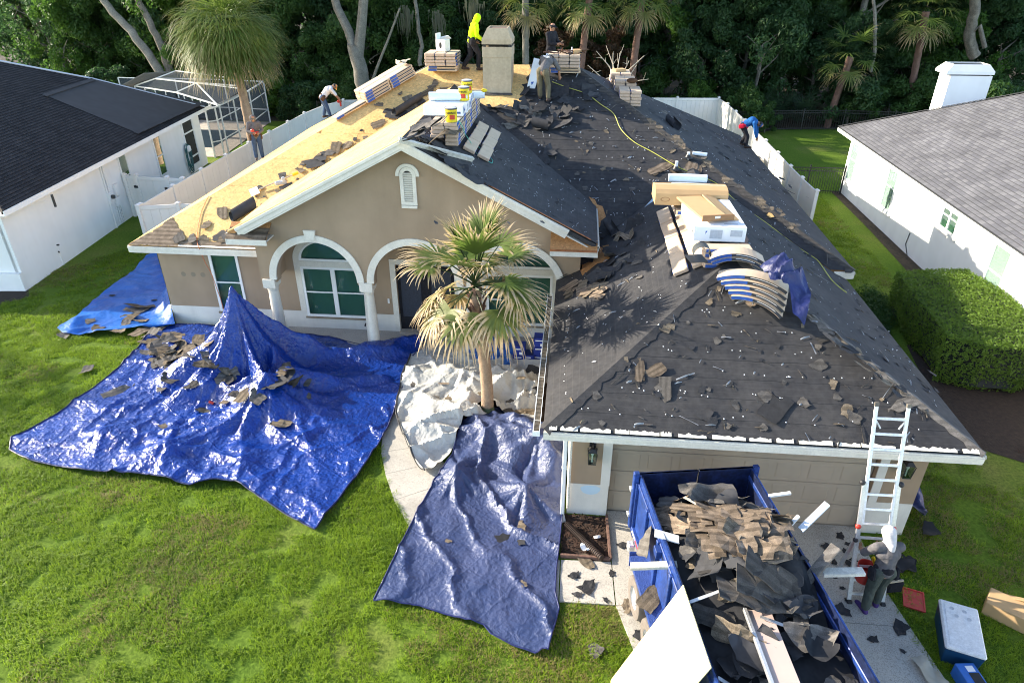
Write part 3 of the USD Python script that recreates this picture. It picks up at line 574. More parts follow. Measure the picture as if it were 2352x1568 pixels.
# eave returns: a small shingled shelf on the left, a stripped one on the right
for sgn in (-1, 1):
    x0, x1 = (GX - 4.8, GX - 3.72) if sgn < 0 else (GX + 3.62, GX + 4.8)
    zt = GZ - PITCH * 4.8 - .18
    H.part('eave_return', MB().box(((x0 + x1) / 2, GY + .10, zt - .02), (x1 - x0, .50, .03)).box(((x0 + x1) / 2, GY - .13, zt - .05), (x1 - x0, .03, .15)).box((x0 if sgn < 0 else x1, GY + .1, zt - .05), (.03, .5, .15)), 'trim_white')
    O = np.array([x0, GY - .13, zt + .01]); V = nrm((0, .5, .32)); N = np.cross((1, 0, 0), V)
    if sgn < 0:
        H.part('return_deck', MB().prism(sg.box(0, 0, x1 - x0, .58), O, (1, 0, 0), V, N, 0, .012), 'osb_dark')
        rr = np.random.default_rng(9)
        for i in range(4):
            u = -rr.uniform(0, .25)
            while u < x1 - x0:
                w = rr.uniform(.16, .3); g = sg.box(max(u, .0) + .003, i * .14, min(u + w, x1 - x0), i * .14 + .16)
                if not g.is_empty and g.area > .002 and g.bounds[2] > g.bounds[0]: H.part('shingle', MB().prism(g, O + N * (.03 - .004 * i), (1, 0, 0), V + N * -.03, N, -.008, .002 + .004 * (i % 2)), 'shingle_old')
                u += w
    else:
        H.part('return_deck', MB().prism(P([(0, 0), (x1 - x0, 0), (x1 - x0, .35), (.9, .40), (.1, .58), (0, .58)]), O, (1, 0, 0), V, N, 0, .012), 'osb_dark')
        H.part('bare_edge', MB().box(((x0 + x1) / 2, GY - .15, zt + .035), (x1 - x0, .02, .05)), 'rust_wood')
# open gutter along the garage's left eave, with hangers, and its downspout
gx0 = AX0 - .13; mb = MB()
prof = [(-.065, .0), (-.06, -.10), (.06, -.10), (.065, .02), (.055, .02), (.05, -.09), (-.05, -.09), (-.055, .0)]
mb.prism(P(prof), (gx0, AY - .03, E1z - .03), (1, 0, 0), (0, 0, 1), (0, 1, 0), 0, 5.75); mb.box((gx0, AY - .035, E1z - .075), (.135, .012, .115))
g_ = H.part('gutter', mb, 'white_metal')
H.part('gutter_debris', MB().box((gx0, 12.85, E1z - .105), (.1, 5.6, .03)), 'scrap_brown', under=g_)
for i in range(8): H.part('hanger', MB().box((gx0, 10.25 + i * .74, E1z - .025), (.12, .012, .006)), 'old_trim', under=g_)
H.part('downspout', MB().box((.06, 10.36, 1.15), (.085, .07, 2.3), bev=.015).bar((.06, 10.36, .05), (.10, 10.22, -.02), .085, .07).box((.06, 10.36, 1.3), (.10, .08, .03)), 'white_paint')
H.part('downspout', MB().box((.17, 10.42, 1.3), (.05, .05, 2.2), bev=.01), 'drip')

# ---------------------------------------------------------------- walls
def wallxz(poly, Y, thick, m, name='wall', split=None, mb=None, label=None):
    """a wall facing the street: polygon in x and z, front face at Y"""
    return H.part(name, MB().prism(poly, (0, Y, 0), (1, 0, 0), (0, 0, 1), (0, 1, 0), 0, thick), m, label=label)
def arch_poly(cx, z0, zs, rx, rz, n=40):
    a = np.linspace(0, PI, n); return P([(cx + rx, z0)] + [(cx + rx * math.cos(t), zs + rz * math.sin(t)) for t in a] + [(cx - rx, z0)])
YW, YG, YA = 17.65, 16.45, 10.5
W_l = (-10.55, -9.66, .50, 2.47); PW = [(-6.87, .95), (-1.43, .95)]; DOOR = (-5.0, -3.3, .08, 2.25)
holes = [sg.box(W_l[0], W_l[2], W_l[1], W_l[3]), sg.box(DOOR[0], DOOR[2], DOOR[1], DOOR[3])]
for c, h in PW: holes += [sg.box(c - h, .46, c + h, 2.08), arch_poly(c, 2.26, 2.3, h, .64)]
holes = shapely.unary_union(holes); ZB = .62
low = shapely.unary_union([sg.box(-12.1, 0, .3, ZB)]).difference(holes); up_ = shapely.unary_union([sg.box(-12.1, ZB + .001, -8.45, 2.66), sg.box(-8.45, ZB + .001, .3, 3.62)]).difference(holes)
wallxz(low, YW - .008, .22, 'stucco_white', 'wall_base'); wallxz(up_, YW, .2, 'stucco_tan')
H.part('wall', MB().box((-12.0, 25.9, 1.35), (.2, 16.3, 2.7)), 'stucco_tan'); H.part('wall', MB().box((6.8, 24.9, 1.35), (.2, 14.3, 2.7)), 'stucco_tan'); H.part('wall', MB().box((-2.6, 31.95, 1.35), (18.6, .2, 2.7)), 'stucco_tan')
H.part('wall_base', MB().box((-12.04, 24.9, ZB / 2), (.22, 14.4, ZB)), 'stucco_white')
for sx, x in ((-1, XL), (1, XR)): H.part('soffit', MB().box((x - sx * .26, 24.8, E0 - .19), (.5, 15.0, .02)), 'trim_white')
H.part('soffit', MB().box((-10.5, YF + .24, E0 - .19), (4.0, .42, .02)), 'trim_white')
for i, x in enumerate((-11.32, -10.95, -10.62 - .0)):
    H.part('paint_patch', MB().prism(sg.Point(0, 0).buffer(.075), (-11.45 + i * .3, YW, 1.68), (1, 0, 0), (0, 0, 1), (0, -1, 0), .001, .003), 'stain')
# trims around the porch windows and the door
for c, h in PW:
    o = shapely.unary_union([sg.box(c - h - .17, ZB + .002, c + h + .17, 2.2), arch_poly(c, 2.1, 2.3, h + .17, .81)]).difference(holes)
    wallxz(o, YW - .03, .029, 'trim_white', 'window_surround')
wallxz(sg.box(DOOR[0] - .16, DOOR[2], DOOR[1] + .16, DOOR[3] + .16).difference(holes), YW - .03, .029, 'trim_white', 'door_surround')
# gable front with three arches
arches = [GX - 2.72, GX, GX + 2.72]; RA, ZS = 1.13, 2.2
gab = P([(-8.45, 2.12), (.25, 2.12), (.25, GZ - PITCH * 4.4 - .16), (GX, GZ - .16), (-8.45, GZ - PITCH * 4.3 - .16)])
ah = shapely.unary_union([arch_poly(c, 2.0, ZS, RA, RA) for c in arches])
wallxz(gab.difference(ah), YG, .30, 'stucco_tan', 'gable_wall')
H.part('wall', MB().box((-8.35, 17.3, 2.9), (.2, 1.1, 1.9)).box((.15, 17.3, 2.9), (.2, 1.1, 1.9)).box((-8.35, 18.5, 3.2), (.2, 1.8, .9)).box((.15, 18.4, 3.2), (.2, 1.8, .9)), 'stucco_tan')
H.part('porch_ceiling', MB().box((-4.1, 17.2, 3.66), (8.5, 1.3, .05)), 'trim_white')
for c in arches:
    wallxz(arch_poly(c, ZS, ZS, RA + .19, RA + .19).difference(arch_poly(c, ZS - .1, ZS, RA - .002, RA - .002)), YG - .035, .06, 'trim_white', 'arch_trim')
wallxz(P([(-6.99, 3.40), (-6.75, 3.40), (-6.71, 3.66), (-7.03, 3.66)]), YG - .06, .07, 'trim_white', 'keystone')
for i, x in enumerate((GX - 4.08, GX - 1.36, GX + 1.36, GX + 4.08)):
    w = .36 if 0 < i < 3 else .34
    H.part('impost', MB().box((x, YG + .13, 2.08), (w, .40, .25)).box((x, YG + .13, 1.94), (w - .06, .34, .04)), 'trim_white')
    H.part('column', MB().lathe([(.0, .06), (.225, .06), (.225, .13), (.20, .17), (.205, .2), (.175, .24), (.165, .9), (.135, 1.82), (.15, 1.84), (.15, 1.88), (.165, 1.93), (.165, 1.94), (0, 1.94)], (x, YG + .14, 0), 28), 'trim_white', smooth=35)
# gable vent
vx, vz = -4.13, 4.43; so = arch_poly(vx, vz, vz + .76, .205, .205); si = arch_poly(vx, vz + .09, vz + .76, .115, .115)
wallxz(so.difference(si), YG - .04, .045, 'trim_white', 'gable_vent'); gv = H.path + '/gable_vent'
H.part('vent_hood', MB().prism(arch_poly(vx, vz + .74, vz + .76, .30, .29).difference(arch_poly(vx, vz + .7, vz + .76, .215, .215)), (0, YG - .05, 0), (1, 0, 0), (0, 0, 1), (0, 1, 0), 0, .06), 'trim_white', under=gv)
H.part('vent_sill', MB().box((vx, YG - .03, vz - .045), (.40, .06, .07)), 'trim_white', under=gv)
for i in range(13):
    z = vz + .12 + i * .056; w = .115 if z < vz + .76 else math.sqrt(max(.115 ** 2 - (z - vz - .76) ** 2, .0009))
    H.part('louver', MB().box((vx, YG - .012, z), (2 * w - .004, .03, .042), rot((1, 0, 0), .5)), 'trim_white', under=gv)
H.part('vent_back', MB().prism(si.buffer(-.003), (0, YG - .003, 0), (1, 0, 0), (0, 0, 1), (0, 1, 0), 0, .002), 'black_metal', under=gv)

# ---------------------------------------------------------------- windows
def window(T, O, U, w, h, mull=(), rails=(.5,), fw=.055, depth=.05, m='white_paint', shade='window_shade', n=None, sd=.09):
    """a framed window: O its lower corner, U along the wall, N out of it"""
    O = np.asarray(O, float); U = np.asarray(U, float); Z = np.array([0, 0, 1.0]); N = np.cross(U, Z) if n is None else np.asarray(n, float); mb = MB(); ax = np.array([U, N, Z])
    def piece(u0, u1, z0, z1, d=depth): mb.box(O + U * (u0 + u1) / 2 + Z * (z0 + z1) / 2 + N * .0, (u1 - u0, d, z1 - z0), ax)
    piece(0, fw, 0, h); piece(w - fw, w, 0, h); piece(fw, w - fw, 0, fw); piece(fw, w - fw, h - fw, h)
    xs = [fw] + [q * w for q in mull] + [w - fw]
    for q in mull: piece(q * w - fw * .9, q * w + fw * .9, fw, h - fw)
    for q in rails:
        for a, b in zip([fw] + [q_ * w + fw * .9 for q_ in mull], [q_ * w - fw * .9 for q_ in mull] + [w - fw]): piece(a, b, q * h - .018, q * h + .018, depth * .8)
    f = T.part('window', mb, m)
    for a, b in zip([fw] + [q_ * w + fw * .9 for q_ in mull], [q_ * w - fw * .9 for q_ in mull] + [w - fw]):
        zz = [fw] + [q * h for q in rails] + [h - fw]
        for c, d in zip(zz[:-1], zz[1:]): T.part('pane', MB().box(O + U * (a + b) / 2 + Z * (c + d) / 2 - N * .004, (b - a - .002, .006, d - c - .04 if rails else d - c), ax), 'glass', under=f)
    T.part('shade', MB().box(O + U * w / 2 + Z * h / 2 - N * sd, (w + .1 if sd > .05 else w - .04, .01, h + .1 if sd > .05 else h - .04), ax), shade, under=f)
    return f
X1 = (1, 0, 0)
window(H, (W_l[0] + .002, YW - .0, W_l[2] + .002), X1, W_l[1] - W_l[0] - .004, W_l[3] - W_l[2] - .004, rails=(.49,), fw=.075)
H.part('window_sill', MB().box((-10.1, YW - .02, .465), (1.0, .07, .055)), 'stain')
for c, h in PW:
    window(H, (c - h + .003, YW, .463), X1, 2 * h - .006, 1.614, mull=(.5,), rails=(.5,), fw=.07)
    H.part('window_sill', MB().box((c, YW - .015, .43), (2 * h + .1, .06, .05)), 'stain')
    o = arch_poly(c, 2.265, 2.3, h - .003, .637); i_ = arch_poly(c, 2.33, 2.335, h - .08, .55)
    f = H.part('transom_window', MB().prism(o.difference(i_), (0, YW - .025, 0), X1, (0, 0, 1), (0, 1, 0), 0, .05), 'white_paint')
    H.part('pane', MB().prism(i_, (0, YW, 0), X1, (0, 0, 1), (0, 1, 0), 0, .006), 'glass', under=f); H.part('shade', MB().prism(i_.buffer(.05), (0, YW + .09, 0), X1, (0, 0, 1), (0, 1, 0), 0, .01), 'window_shade', under=f)
dd = H.part('front_door', MB().box((-4.15, YW + .1, 1.17), (1.68, .05, 2.15)), 'cloth_dark')
for x in (-4.6, -3.7): H.part('door_panel', MB().box((x, YW + .07, 1.3), (.6, .03, 1.5), bev=.012), 'dark_print', under=dd)
H.part('threshold', MB().box((-4.15, YW - .05, .1), (1.7, .25, .05)), 'paver', under=dd)
H.part('doorbell', MB().box((-5.28, YW - .02, 1.08), (.06, .035, .16), bev=.01), 'white_paint')
H.part('hose_bib', MB().tube([(-5.95, YW, .34), (-6.02, YW - .12, .34), (-6.05, YW - .13, .26)], .025), 'black_metal')

# ---------------------------------------------------------------- garage front
ZG = .80
for x0, x1 in ((.15, .955), (5.915, 6.75)):
    wallxz(sg.box(x0, ZG, x1, 2.36), YA, .2, 'stucco_tan'); wallxz(sg.box(x0, 0, x1, ZG - .001), YA - .008, .21, 'stucco_white', 'wall_base')
wallxz(sg.box(.955, 2.1, 5.915, 2.36), YA, .2, 'stucco_white')
for x0, x1 in ((.79, .965), (5.90, 6.06)): wallxz(sg.box(x0, ZG, x1, 2.34), YA - .022, .024, 'stucco_white', 'door_jamb_trim')
wallxz(sg.box(.79, 2.12, 6.06, 2.34), YA - .024, .022, 'stucco_white', 'door_head_trim')
for x in (.25, 6.65): H.part('wall', MB().box((x, 14.1, 1.2), (.2, 6.9, 2.4)), 'stucco_tan'); H.part('wall_base', MB().box((x + (-.012 if x < 1 else .012), 14.1, .4), (.2, 6.9, .8)), 'stucco_white')
H.part('soffit', MB().box((3.45, AY + .26, E1z - .17), (7.5, .5, .02)), 'trim_white')
for x in (AX0 + .25, AX1 - .25): H.part('soffit', MB().box((x, 13.4, E1z - .17), (.46, 6.5, .02)), 'trim_white')
gd = H.part('garage_door', MB().box((3.435, YA + .17, 1.06), (4.94, .04, 2.12)).box((3.435, YA + .148, .012), (4.94, .02, .024)), 'garage_tan')
for j in range(4):
    H.part('door_section', MB().box((3.435, YA + .145, .29 + j * .525), (4.92, .02, .512), bev=.006), 'garage_tan' if 'garage_tan' in M else 'stucco_tan', under=gd)
    for i in range(8):
        cx = 3.435 + (i - 3.5) * .61; cz = .29 + j * .525; mb = MB(); a, b = .235, .185
        v = [(cx + sx * a * k, YA + yy, cz + sz * b * kk) for (k, kk, yy) in ((1, 1, .135), (.90, .87, .129)) for sx, sz in ((-1, -1), (1, -1), (1, 1), (-1, 1))]
        mb.add(v, [[0, 1, 5, 4], [1, 2, 6, 5], [2, 3, 7, 6], [3, 0, 4, 7], [4, 5, 6, 7]]); H.part('raised_panel', mb, 'garage_tan', under=gd)
for cx, cz in ((.585, 1.62), (6.34, 1.74)):
    y = YA; f = H.part('wall_lantern', MB().box((cx, y - .02, cz + .22), (.13, .03, .2), bev=.008).bar((cx, y - .03, cz + .25), (cx, y - .13, cz + .19), .03, .03)
        .add([(cx + sx * a, y - .13 + sy * a, cz + zz) for (a, zz) in ((.04, .19), (.082, .13)) for sx, sy in ((-1, -1), (1, -1), (1, 1), (-1, 1))], [[0, 1, 5, 4], [1, 2, 6, 5], [2, 3, 7, 6], [3, 0, 4, 7], [0, 3, 2, 1]])
        .box((cx, y - .13, cz + .125), (.165, .165, .012)).box((cx, y - .13, cz - .16), (.15, .15, .012)), 'black_metal')
    mb = MB()
    for sx, sy in ((-1, -1), (1, -1), (1, 1), (-1, 1)): mb.bar((cx + sx * .09, y - .13 + sy * .09, cz + .12), (cx + sx * .068, y - .13 + sy * .068, cz - .16), .012, .012)
    H.part('lantern_frame', mb, 'black_metal', under=f); H.part('bulb', MB().sphere((cx, y - .13, cz + .05), .028, 2, (1, 1, 1.6)).tube([(cx, y - .13, cz - .15), (cx, y - .13, cz + .03)], .012), 'white_paint', under=f)
    mb = MB()
    for a in range(4):
        c, s_ = math.cos(a * PI / 2), math.sin(a * PI / 2); mb.box((cx + c * .079, y - .13 + s_ * .079, cz - .02), (.002 if c else .14, .002 if s_ and not c else .14 if c else .002, .26) if abs(c) > .5 else (.14, .002, .26))
    H.part('lantern_glass', mb, 'glass', under=f)
H.part('paint_patch', MB().prism(P([(.0 + .19 * math.cos(t) * (1 + .08 * math.sin(5 * t)), .10 * math.sin(t) * (1 + .1 * math.sin(3 * t)) - (.03 if math.sin(t) < 0 else 0)) for t in np.linspace(0, 2 * PI, 30)]), (.60, YA - .008, .68), X1, (0, 0, 1), (0, -1, 0), .001, .003), 'pale_blue_patch')
# ---------------------------------------------------------------- chimney
cx0, cx1, cy0, cy1 = -3.12, -2.20, 23.4, 24.35
ch = H.part('chimney', MB().box(((cx0 + cx1) / 2, (cy0 + cy1) / 2, 6.3), (cx1 - cx0, cy1 - cy0, 1.55)), 'chimney_stucco')
H.part('chimney_collar', MB().box(((cx0 + cx1) / 2, (cy0 + cy1) / 2, 7.21), (cx1 - cx0 + .03, cy1 - cy0 + .03, .30)), 'chimney_stucco', under=ch)
mb = MB(); o = [(cx0 - .02, cy0 - .02), (cx1 + .02, cy0 - .02), (cx1 + .02, cy1 + .02), (cx0 - .02, cy1 + .02)]; ii = [(cx0 + .15, cy0 + .10), (cx1 - .13, cy0 + .10), (cx1 - .13, cy1 - .13), (cx0 + .15, cy1 - .13)]; jj = [(a[0] + (.03 if k in (0, 3) else -.03), a[1] + (.03 if k < 2 else -.03)) for k, a in enumerate(ii)]
v = [(x, y, 7.44) for x, y in o] + [(x, y, 7.58) for x, y in o] + [(x, y, 7.91) for x, y in ii] + [(x, y, 7.905) for x, y in jj] + [(x, y, 7.6) for x, y in jj]
f = []
for k in range(4):
    l = (k + 1) % 4
    for a in range(4): f.append([a * 4 + k, a * 4 + l, a * 4 + 4 + l, a * 4 + 4 + k])
mb.add(v, f); H.part('chimney_hood', mb, 'chimney_stucco', under=ch)
H.part('flue_grate', MB().box(((cx0 + cx1) / 2, (cy0 + cy1) / 2, 7.865), (.60, .66, .02)), 'bark_red', under=ch)
H.part('hood_post', MB().box((cx0 + .05, cy0 + .06, 7.40), (.1, .1, .1)).box((cx1 - .05, cy0 + .06, 7.40), (.1, .1, .1)).box((cx0 + .05, cy1 - .06, 7.40), (.1, .1, .1)).box((cx1 - .05, cy1 - .06, 7.40), (.1, .1, .1)).box(((cx0 + cx1) / 2, (cy0 + cy1) / 2 + .1, 7.40), (cx1 - cx0 - .1, .5, .1)), 'black_metal', under=ch)
H.part('flashing', MB().prism(rough_edge(sg.box(-.05, -.10, cx1 - cx0 + .05, .02), .08, .02, 3), (cx0, cy0 - .0, z_front(cy0)), X1, S_front.V, S_front.N, .02, .03), 'scrap_grey', under=ch)
# nail caps scattered over the felt
def caps(S, poly, rows, n, seed, r_=.013):
    rr = np.random.default_rng(seed); mb = MB(); b = poly.bounds; k = 0
    while k < n:
        u = rr.uniform(b[0], b[2]); v = b[1] + (rr.integers(0, rows) + .5) * (b[3] - b[1]) / rows + rr.normal(0, .04)
        if not poly.contains(sg.Point(u, v)): k += .2; continue
        k += 1; a = np.arange(6) * PI / 3; q = S.pt(u, v, .022)
        mb.add(np.vstack([q + r_ * (np.cos(a)[:, None] * S.U + np.sin(a)[:, None] * S.V), q + S.N * .006]), [[i, (i + 1) % 6, 6] for i in range(6)])
    H.part('nail_cap', mb, 'white_card', kind='stuff')
caps(S_af, roofs['af'][1].buffer(-.2), 8, 90, 1); caps(S_al, Lp.buffer(-.2), 9, 130, 2); caps(S_ar, roofs['ar'][1].buffer(-.2), 9, 110, 3, .011); caps(S_gr, Gr.buffer(-.2), 14, 200, 4, .012); caps(S_front, Fp.difference(osb_zone).buffer(-.2), 18, 240, 5, .013); caps(S_right, roofs['right'][1].buffer(-.2), 14, 200, 6, .014)

def hip_strip(a, b, n, m='felt_curl', w=.16, seed=0, rough=.03):
    rr = np.random.default_rng(seed); a, b = np.asarray(a, float), np.asarray(b, float); d = nrm(b - a); s_ = nrm(np.cross(d, [0, 0, 1.0])); k = int(np.linalg.norm(b - a) / .12); mb = MB(); v = []
    for i in range(k + 1):
        c = a + (b - a) * i / k; l, r_ = w + rr.normal(0, rough), w + rr.normal(0, rough); drop = PITCH * .7071 + .0
        v += [c - s_ * l + [0, 0, -l * drop * n + .022], c + [0, 0, .026], c + s_ * r_ + [0, 0, -r_ * drop * n + .022]]
    mb.add(v, [q for i in range(k) for q in ([3 * i, 3 * i + 1, 3 * i + 4, 3 * i + 3], [3 * i + 1, 3 * i + 2, 3 * i + 5, 3 * i + 4])]); H.part('hip_cap', mb, m)
hip_strip((AX0, AY, E1z), (AM, AY + 3.8, AZ), 1, 'felt', .15, 1); hip_strip((AX1, AY, E1z), (AM, AY + 3.8, AZ), 1, 'scrap_grey', .11, 2); hip_strip((AM, AY + 3.8, AZ), (AM, 20.4, AZ), 1.41, 'felt', .16, 3)
hip_strip((XR, YF, E0), RR, 1, 'scrap_grey', .17, 4, .05); hip_strip((GX, GY + .1, GZ), (GX, 23.6, GZ), 1.41, 'felt', .14, 6) if False else None
# ---------------------------------------------------------------- neighbouring houses
def shingle_roof(T, S, poly, m, step=.145, name='shingle_course', thick=.012, caps=()):
    T.part('roof', MB().prism(poly, S.O, S.U, S.V, S.N, -.14, -.004, ), m)
    mb = MB(); b = poly.bounds; v = b[1]
    while v < b[3]:
        g = poly.intersection(sg.box(b[0] - 1, v, b[2] + 1, v + step))
        for q in getattr(g, 'geoms', [g]):
            if q.geom_type == 'Polygon' and q.area > .002:
                c = np.asarray(q.exterior.coords)[:-1]; hh = np.where(c[:, 1] < v + step / 2, thick, .001); n = len(c)
                top = S.O + c[:, :1] * S.U + c[:, 1:2] * S.V + hh[:, None] * S.N; lo = S.O + c[:, :1] * S.U + c[:, 1:2] * S.V - .003 * S.N
                vv = np.vstack([top, lo]); uv = np.vstack([c, c])
                mb.add(vv, [[0, i, i + 1] for i in range(1, n - 1)] + [x for i in range(n) for x in ([i, n + i, n + (i + 1) % n], [i, n + (i + 1) % n, (i + 1) % n])], uv=uv)
        v += step
    T.part(name, mb, m, kind='stuff')

# left
L0 = np.array([-18.37, 19.48, 0.0]); LD = nrm((-.0965, .9953, 0)); LN_ = np.array([LD[1], -LD[0], 0.0])
LH = thing('neighbour_house', 'white stucco house on the left under a dark, nearly black shingle roof', 'house', L0)
zl = 2.95; Eo = L0 + LN_ * .52 - LD * .50; Eo[2] = zl
S_ln = Slope(Eo, LD, tuple(-LN_[:2])); S_ln.V = nrm((-LN_[0], -LN_[1], .45)); S_ln.N = np.cross(S_ln.U, S_ln.V); S_ln.N = S_ln.N if S_ln.N[2] > 0 else -S_ln.N
lp = [(0, 0)] + [tuple(S_ln.px(*q)) for q in ((467, 245), (213, 182), (-10, 138))]; top_ = max(lp[3][1], 9.0)
lp = P([lp[0], (lp[1][0], 0), lp[2], (lp[2][0] - (top_ - lp[2][1]) * .9, top_), (9.5, top_)])
shingle_roof(LH, S_ln, lp, 'roof_black')
ov = P([tuple(S_ln.px(*q)) for q in ((312, 306), (462, 238), (215, 184), (102, 220))])
LH.part('low_roof', MB().prism(ov, S_ln.O, S_ln.U, S_ln.V, S_ln.N, .013, .04), 'low_roof')
for a, b in (((312, 306), (462, 238)), ((102, 220), (215, 183))):
    a, b = S_ln.world(*a, .05), S_ln.world(*b, .05); n = 14
    for i in range(n): p, q = a + (b - a) * i / n, a + (b - a) * (i + .96) / n; LH.part('ridge_cap', MB().bar(p, q + S_ln.N * .02, .2, .03, up=S_ln.N), 'low_roof')
back_edge = S_ln.world(*((467, 245))); LH.part('ridge_trim', MB().bar(S_ln.pt(*lp.exterior.coords[1], .03), S_ln.pt(*lp.exterior.coords[2], .03), .12, .03, up=S_ln.N).bar(S_ln.pt(*lp.exterior.coords[2], .03), S_ln.pt(*lp.exterior.coords[3], .03), .12, .03, up=S_ln.N), 'grey_print')
Lw = 16.05
def lnp(u, z, off=0.0): return L0 + LD * u + LN_ * off + np.array([0, 0, z])
axl = np.array([LD, LN_, [0, 0, 1.0]])
LH.part('wall', MB().box(lnp(Lw / 2, 1.4, -.1), (Lw, .2, 2.8), axl), 'neighbour_white'); LH.part('wall', MB().box(lnp(.1, 1.4, -7), (.2, 13.8, 2.8), axl), 'neighbour_white')
LH.part('wall_base', MB().box(lnp(-.06, .32, -7), (.16, 14.0, .64), axl), 'neighbour_white'); LH.part('wall', MB().box(lnp(Lw - .1, 1.4, -7), (.2, 13.8, 2.8), axl), 'neighbour_white')
LH.part('fascia', MB().bar(Eo - np.array([0, 0, .1]) + LN_ * .02, Eo + LD * 17.2 - np.array([0, 0, .1]) + LN_ * .02, .03, .17), 'white_paint'); LH.part('soffit', MB().box(lnp(8, 2.77, .26), (17, .5, .02), axl), 'white_paint')
for sx in ((213, 182),): pass
LH.part('vent_pipe', MB().tube([S_ln.world(128, 475), S_ln.world(128, 475) + np.array([0, 0, .42])], .04), 'dark_plastic')
for (ua, ub, za, zb) in ((7.45, 8.15, .8, 2.58), (10.65, 11.4, .8, 2.6)): window(LH, lnp(ua, za, .035), LD, ub - ua, zb - za, rails=(.5,), fw=.06, n=LN_, sd=.025)
dz = LH.part('screen_door', MB().box(lnp(14.5, 2.66, .02), (1.32, .05, .08), axl).box(lnp(13.9, 1.4, .02), (.09, .05, 2.5), axl).box(lnp(15.12, 1.4, .02), (.09, .05, 2.5), axl).box(lnp(14.5, 2.0, .02), (1.2, .05, .07), axl).box(lnp(14.5, .8, .02), (1.2, .05, .07), axl).box(lnp(14.5, .28, .02), (1.2, .05, .25), axl), 'alu_white')
LH.part('dark_opening', MB().box(lnp(14.5, 1.4, .003), (1.22, .004, 2.5), axl), 'dark_room', under=dz)
mb = MB().box(lnp(6.15, 1.25, .06), (.32, .12, .42), axl, bev=.01); LH.part('meter_box', mb, 'neighbour_white'); LH.part('meter', MB().lathe([(0, .0), (.085, 0), (.085, .08), (.07, .11), (0, .115)], lnp(6.15, 1.28, .12), 16, ax=np.array([LD, [0, 0, 1.0], LN_])), 'ac_dark', under=LH.path + '/meter_box')
for (u, za, zb, r_) in ((6.05, 1.45, 2.75, .03), (6.22, 1.45, 2.75, .03), (6.5, .1, .9, .02), (6.75, .1, 1.3, .02), (6.0, .0, 1.05, .035), (6.62, .1, .8, .02), (6.35, .1, .9, .02)):
    LH.part('conduit', MB().tube([lnp(u, za, .04), lnp(u, zb, .04)], r_), 'neighbour_white')
LH.part('breaker_box', MB().box(lnp(6.72, 1.42, .06), (.28, .1, .45), axl, bev=.01), 'neighbour_white'); LH.part('cable_box', MB().box(lnp(6.55, .95, .06), (.26, .1, .34), axl, bev=.01), 'neighbour_white')
t = thing('hose_pipe_stand', 'white pipe with a black tap by the corner of the left house', 'tap', gz(146, 608)); b_ = gz(146, 608)
t.part('pipe', MB().tube([b_, b_ + np.array([0, 0, .75])], .035), 'white_paint'); t.part('tap', MB().tube([b_ + np.array([-.08, 0, .76]), b_ + np.array([.09, 0, .78])], .03).tube([b_ + np.array([-.05, -.02, .55]), b_ + np.array([.06, -.06, .52])], .025), 'black_metal')
hb = lnp(13.75, 1.35, .14); t = thing('hose_reel', 'coiled dark green hose on a white wall hanger beside the screen door', 'garden hose', hb)
t.part('hanger', MB().box(hb, (.3, .24, .3), axl, bev=.05), 'white_paint'); rr = np.random.default_rng(4)
for k in range(7):
    a = np.linspace(0, 2 * PI, 30); w, h_ = .17 + .035 * k * .6, .50 + .04 * k; c = hb + np.array([0, 0, -.38 - .02 * k]) + LN_ * (-.04 + .03 * (k % 3))
    t.part('hose_coil', MB().tube([c + LD * w * math.sin(x) + np.array([0, 0, h_ * math.cos(x)]) + LN_ * .02 * math.sin(3 * x + k) for x in a], .017, 6, cap=False), 'hose_dark')

# right
RH = thing('neighbour_house', 'bright white house on the right under a grey shingle roof', 'house', (12.7, 33.4, 0))
er = 12.08; yb = 33.62; S_rn = Slope((er, -4, 2.97), (0, 1, 0), (1, 0)); S_rn.V = nrm((1, 0, .5)); S_rn.N = np.cross(S_rn.U, S_rn.V); S_rn.N = S_rn.N if S_rn.N[2] > 0 else -S_rn.N
S_rb = Slope((er, yb, 2.97), (1, 0, 0), (0, -1)); S_rb.V = nrm((0, -1, .5)); S_rb.N = np.array([0, .4472, .8944])
dR = 6.5; k5 = math.sqrt(1.25)
shingle_roof(RH, S_rn, P([(0, 0), (yb + 4, 0), (yb + 4 - dR, dR * k5), (0, dR * k5)]), 'roof_grey'); shingle_roof(RH, S_rb, P([(0, 0), (2 * dR, 0), (dR, dR * k5)]), 'roof_grey')
S_rr = Slope((er + 2 * dR, -4, 2.97), (0, 1, 0), (-1, 0)); S_rr.V = nrm((-1, 0, .5)); S_rr.N = np.array([.4472, 0, .8944]); shingle_roof(RH, S_rr, P([(0, 0), (yb + 4, 0), (yb + 4 - dR, dR * k5), (0, dR * k5)]), 'roof_grey')
a = np.array([er, yb, 2.99]); b = np.array([er + dR, yb - dR, 2.99 + .5 * dR]); n = 46
for i in range(n): p, q = a + (b - a) * i / n, a + (b - a) * (i + 1.05) / n; RH.part('hip_cap', MB().bar(p + np.array([0, 0, .02]), q + np.array([0, 0, .005]), .2, .018), 'roof_grey')
RH.part('wall', MB().box((12.8, 14.7, 1.4), (.2, 37.4, 2.8)), 'neighbour_white'); RH.part('wall', MB().box((18.6, 33.3, 1.4), (11.6, .2, 2.8)), 'neighbour_white')
RH.part('fascia', MB().box((er - .015, 14.8, 2.86), (.03, 37.6, .17)).box((18.5, yb + .015, 2.86), (12.9, .03, .17)), 'white_paint'); RH.part('soffit', MB().box((er + .31, 14.8, 2.785), (.6, 37.4, .02)), 'white_paint')
RH.part('drip_edge', MB().box((er - .035, 14.8, 2.955), (.02, 37.6, .03)), 'ac_dark')
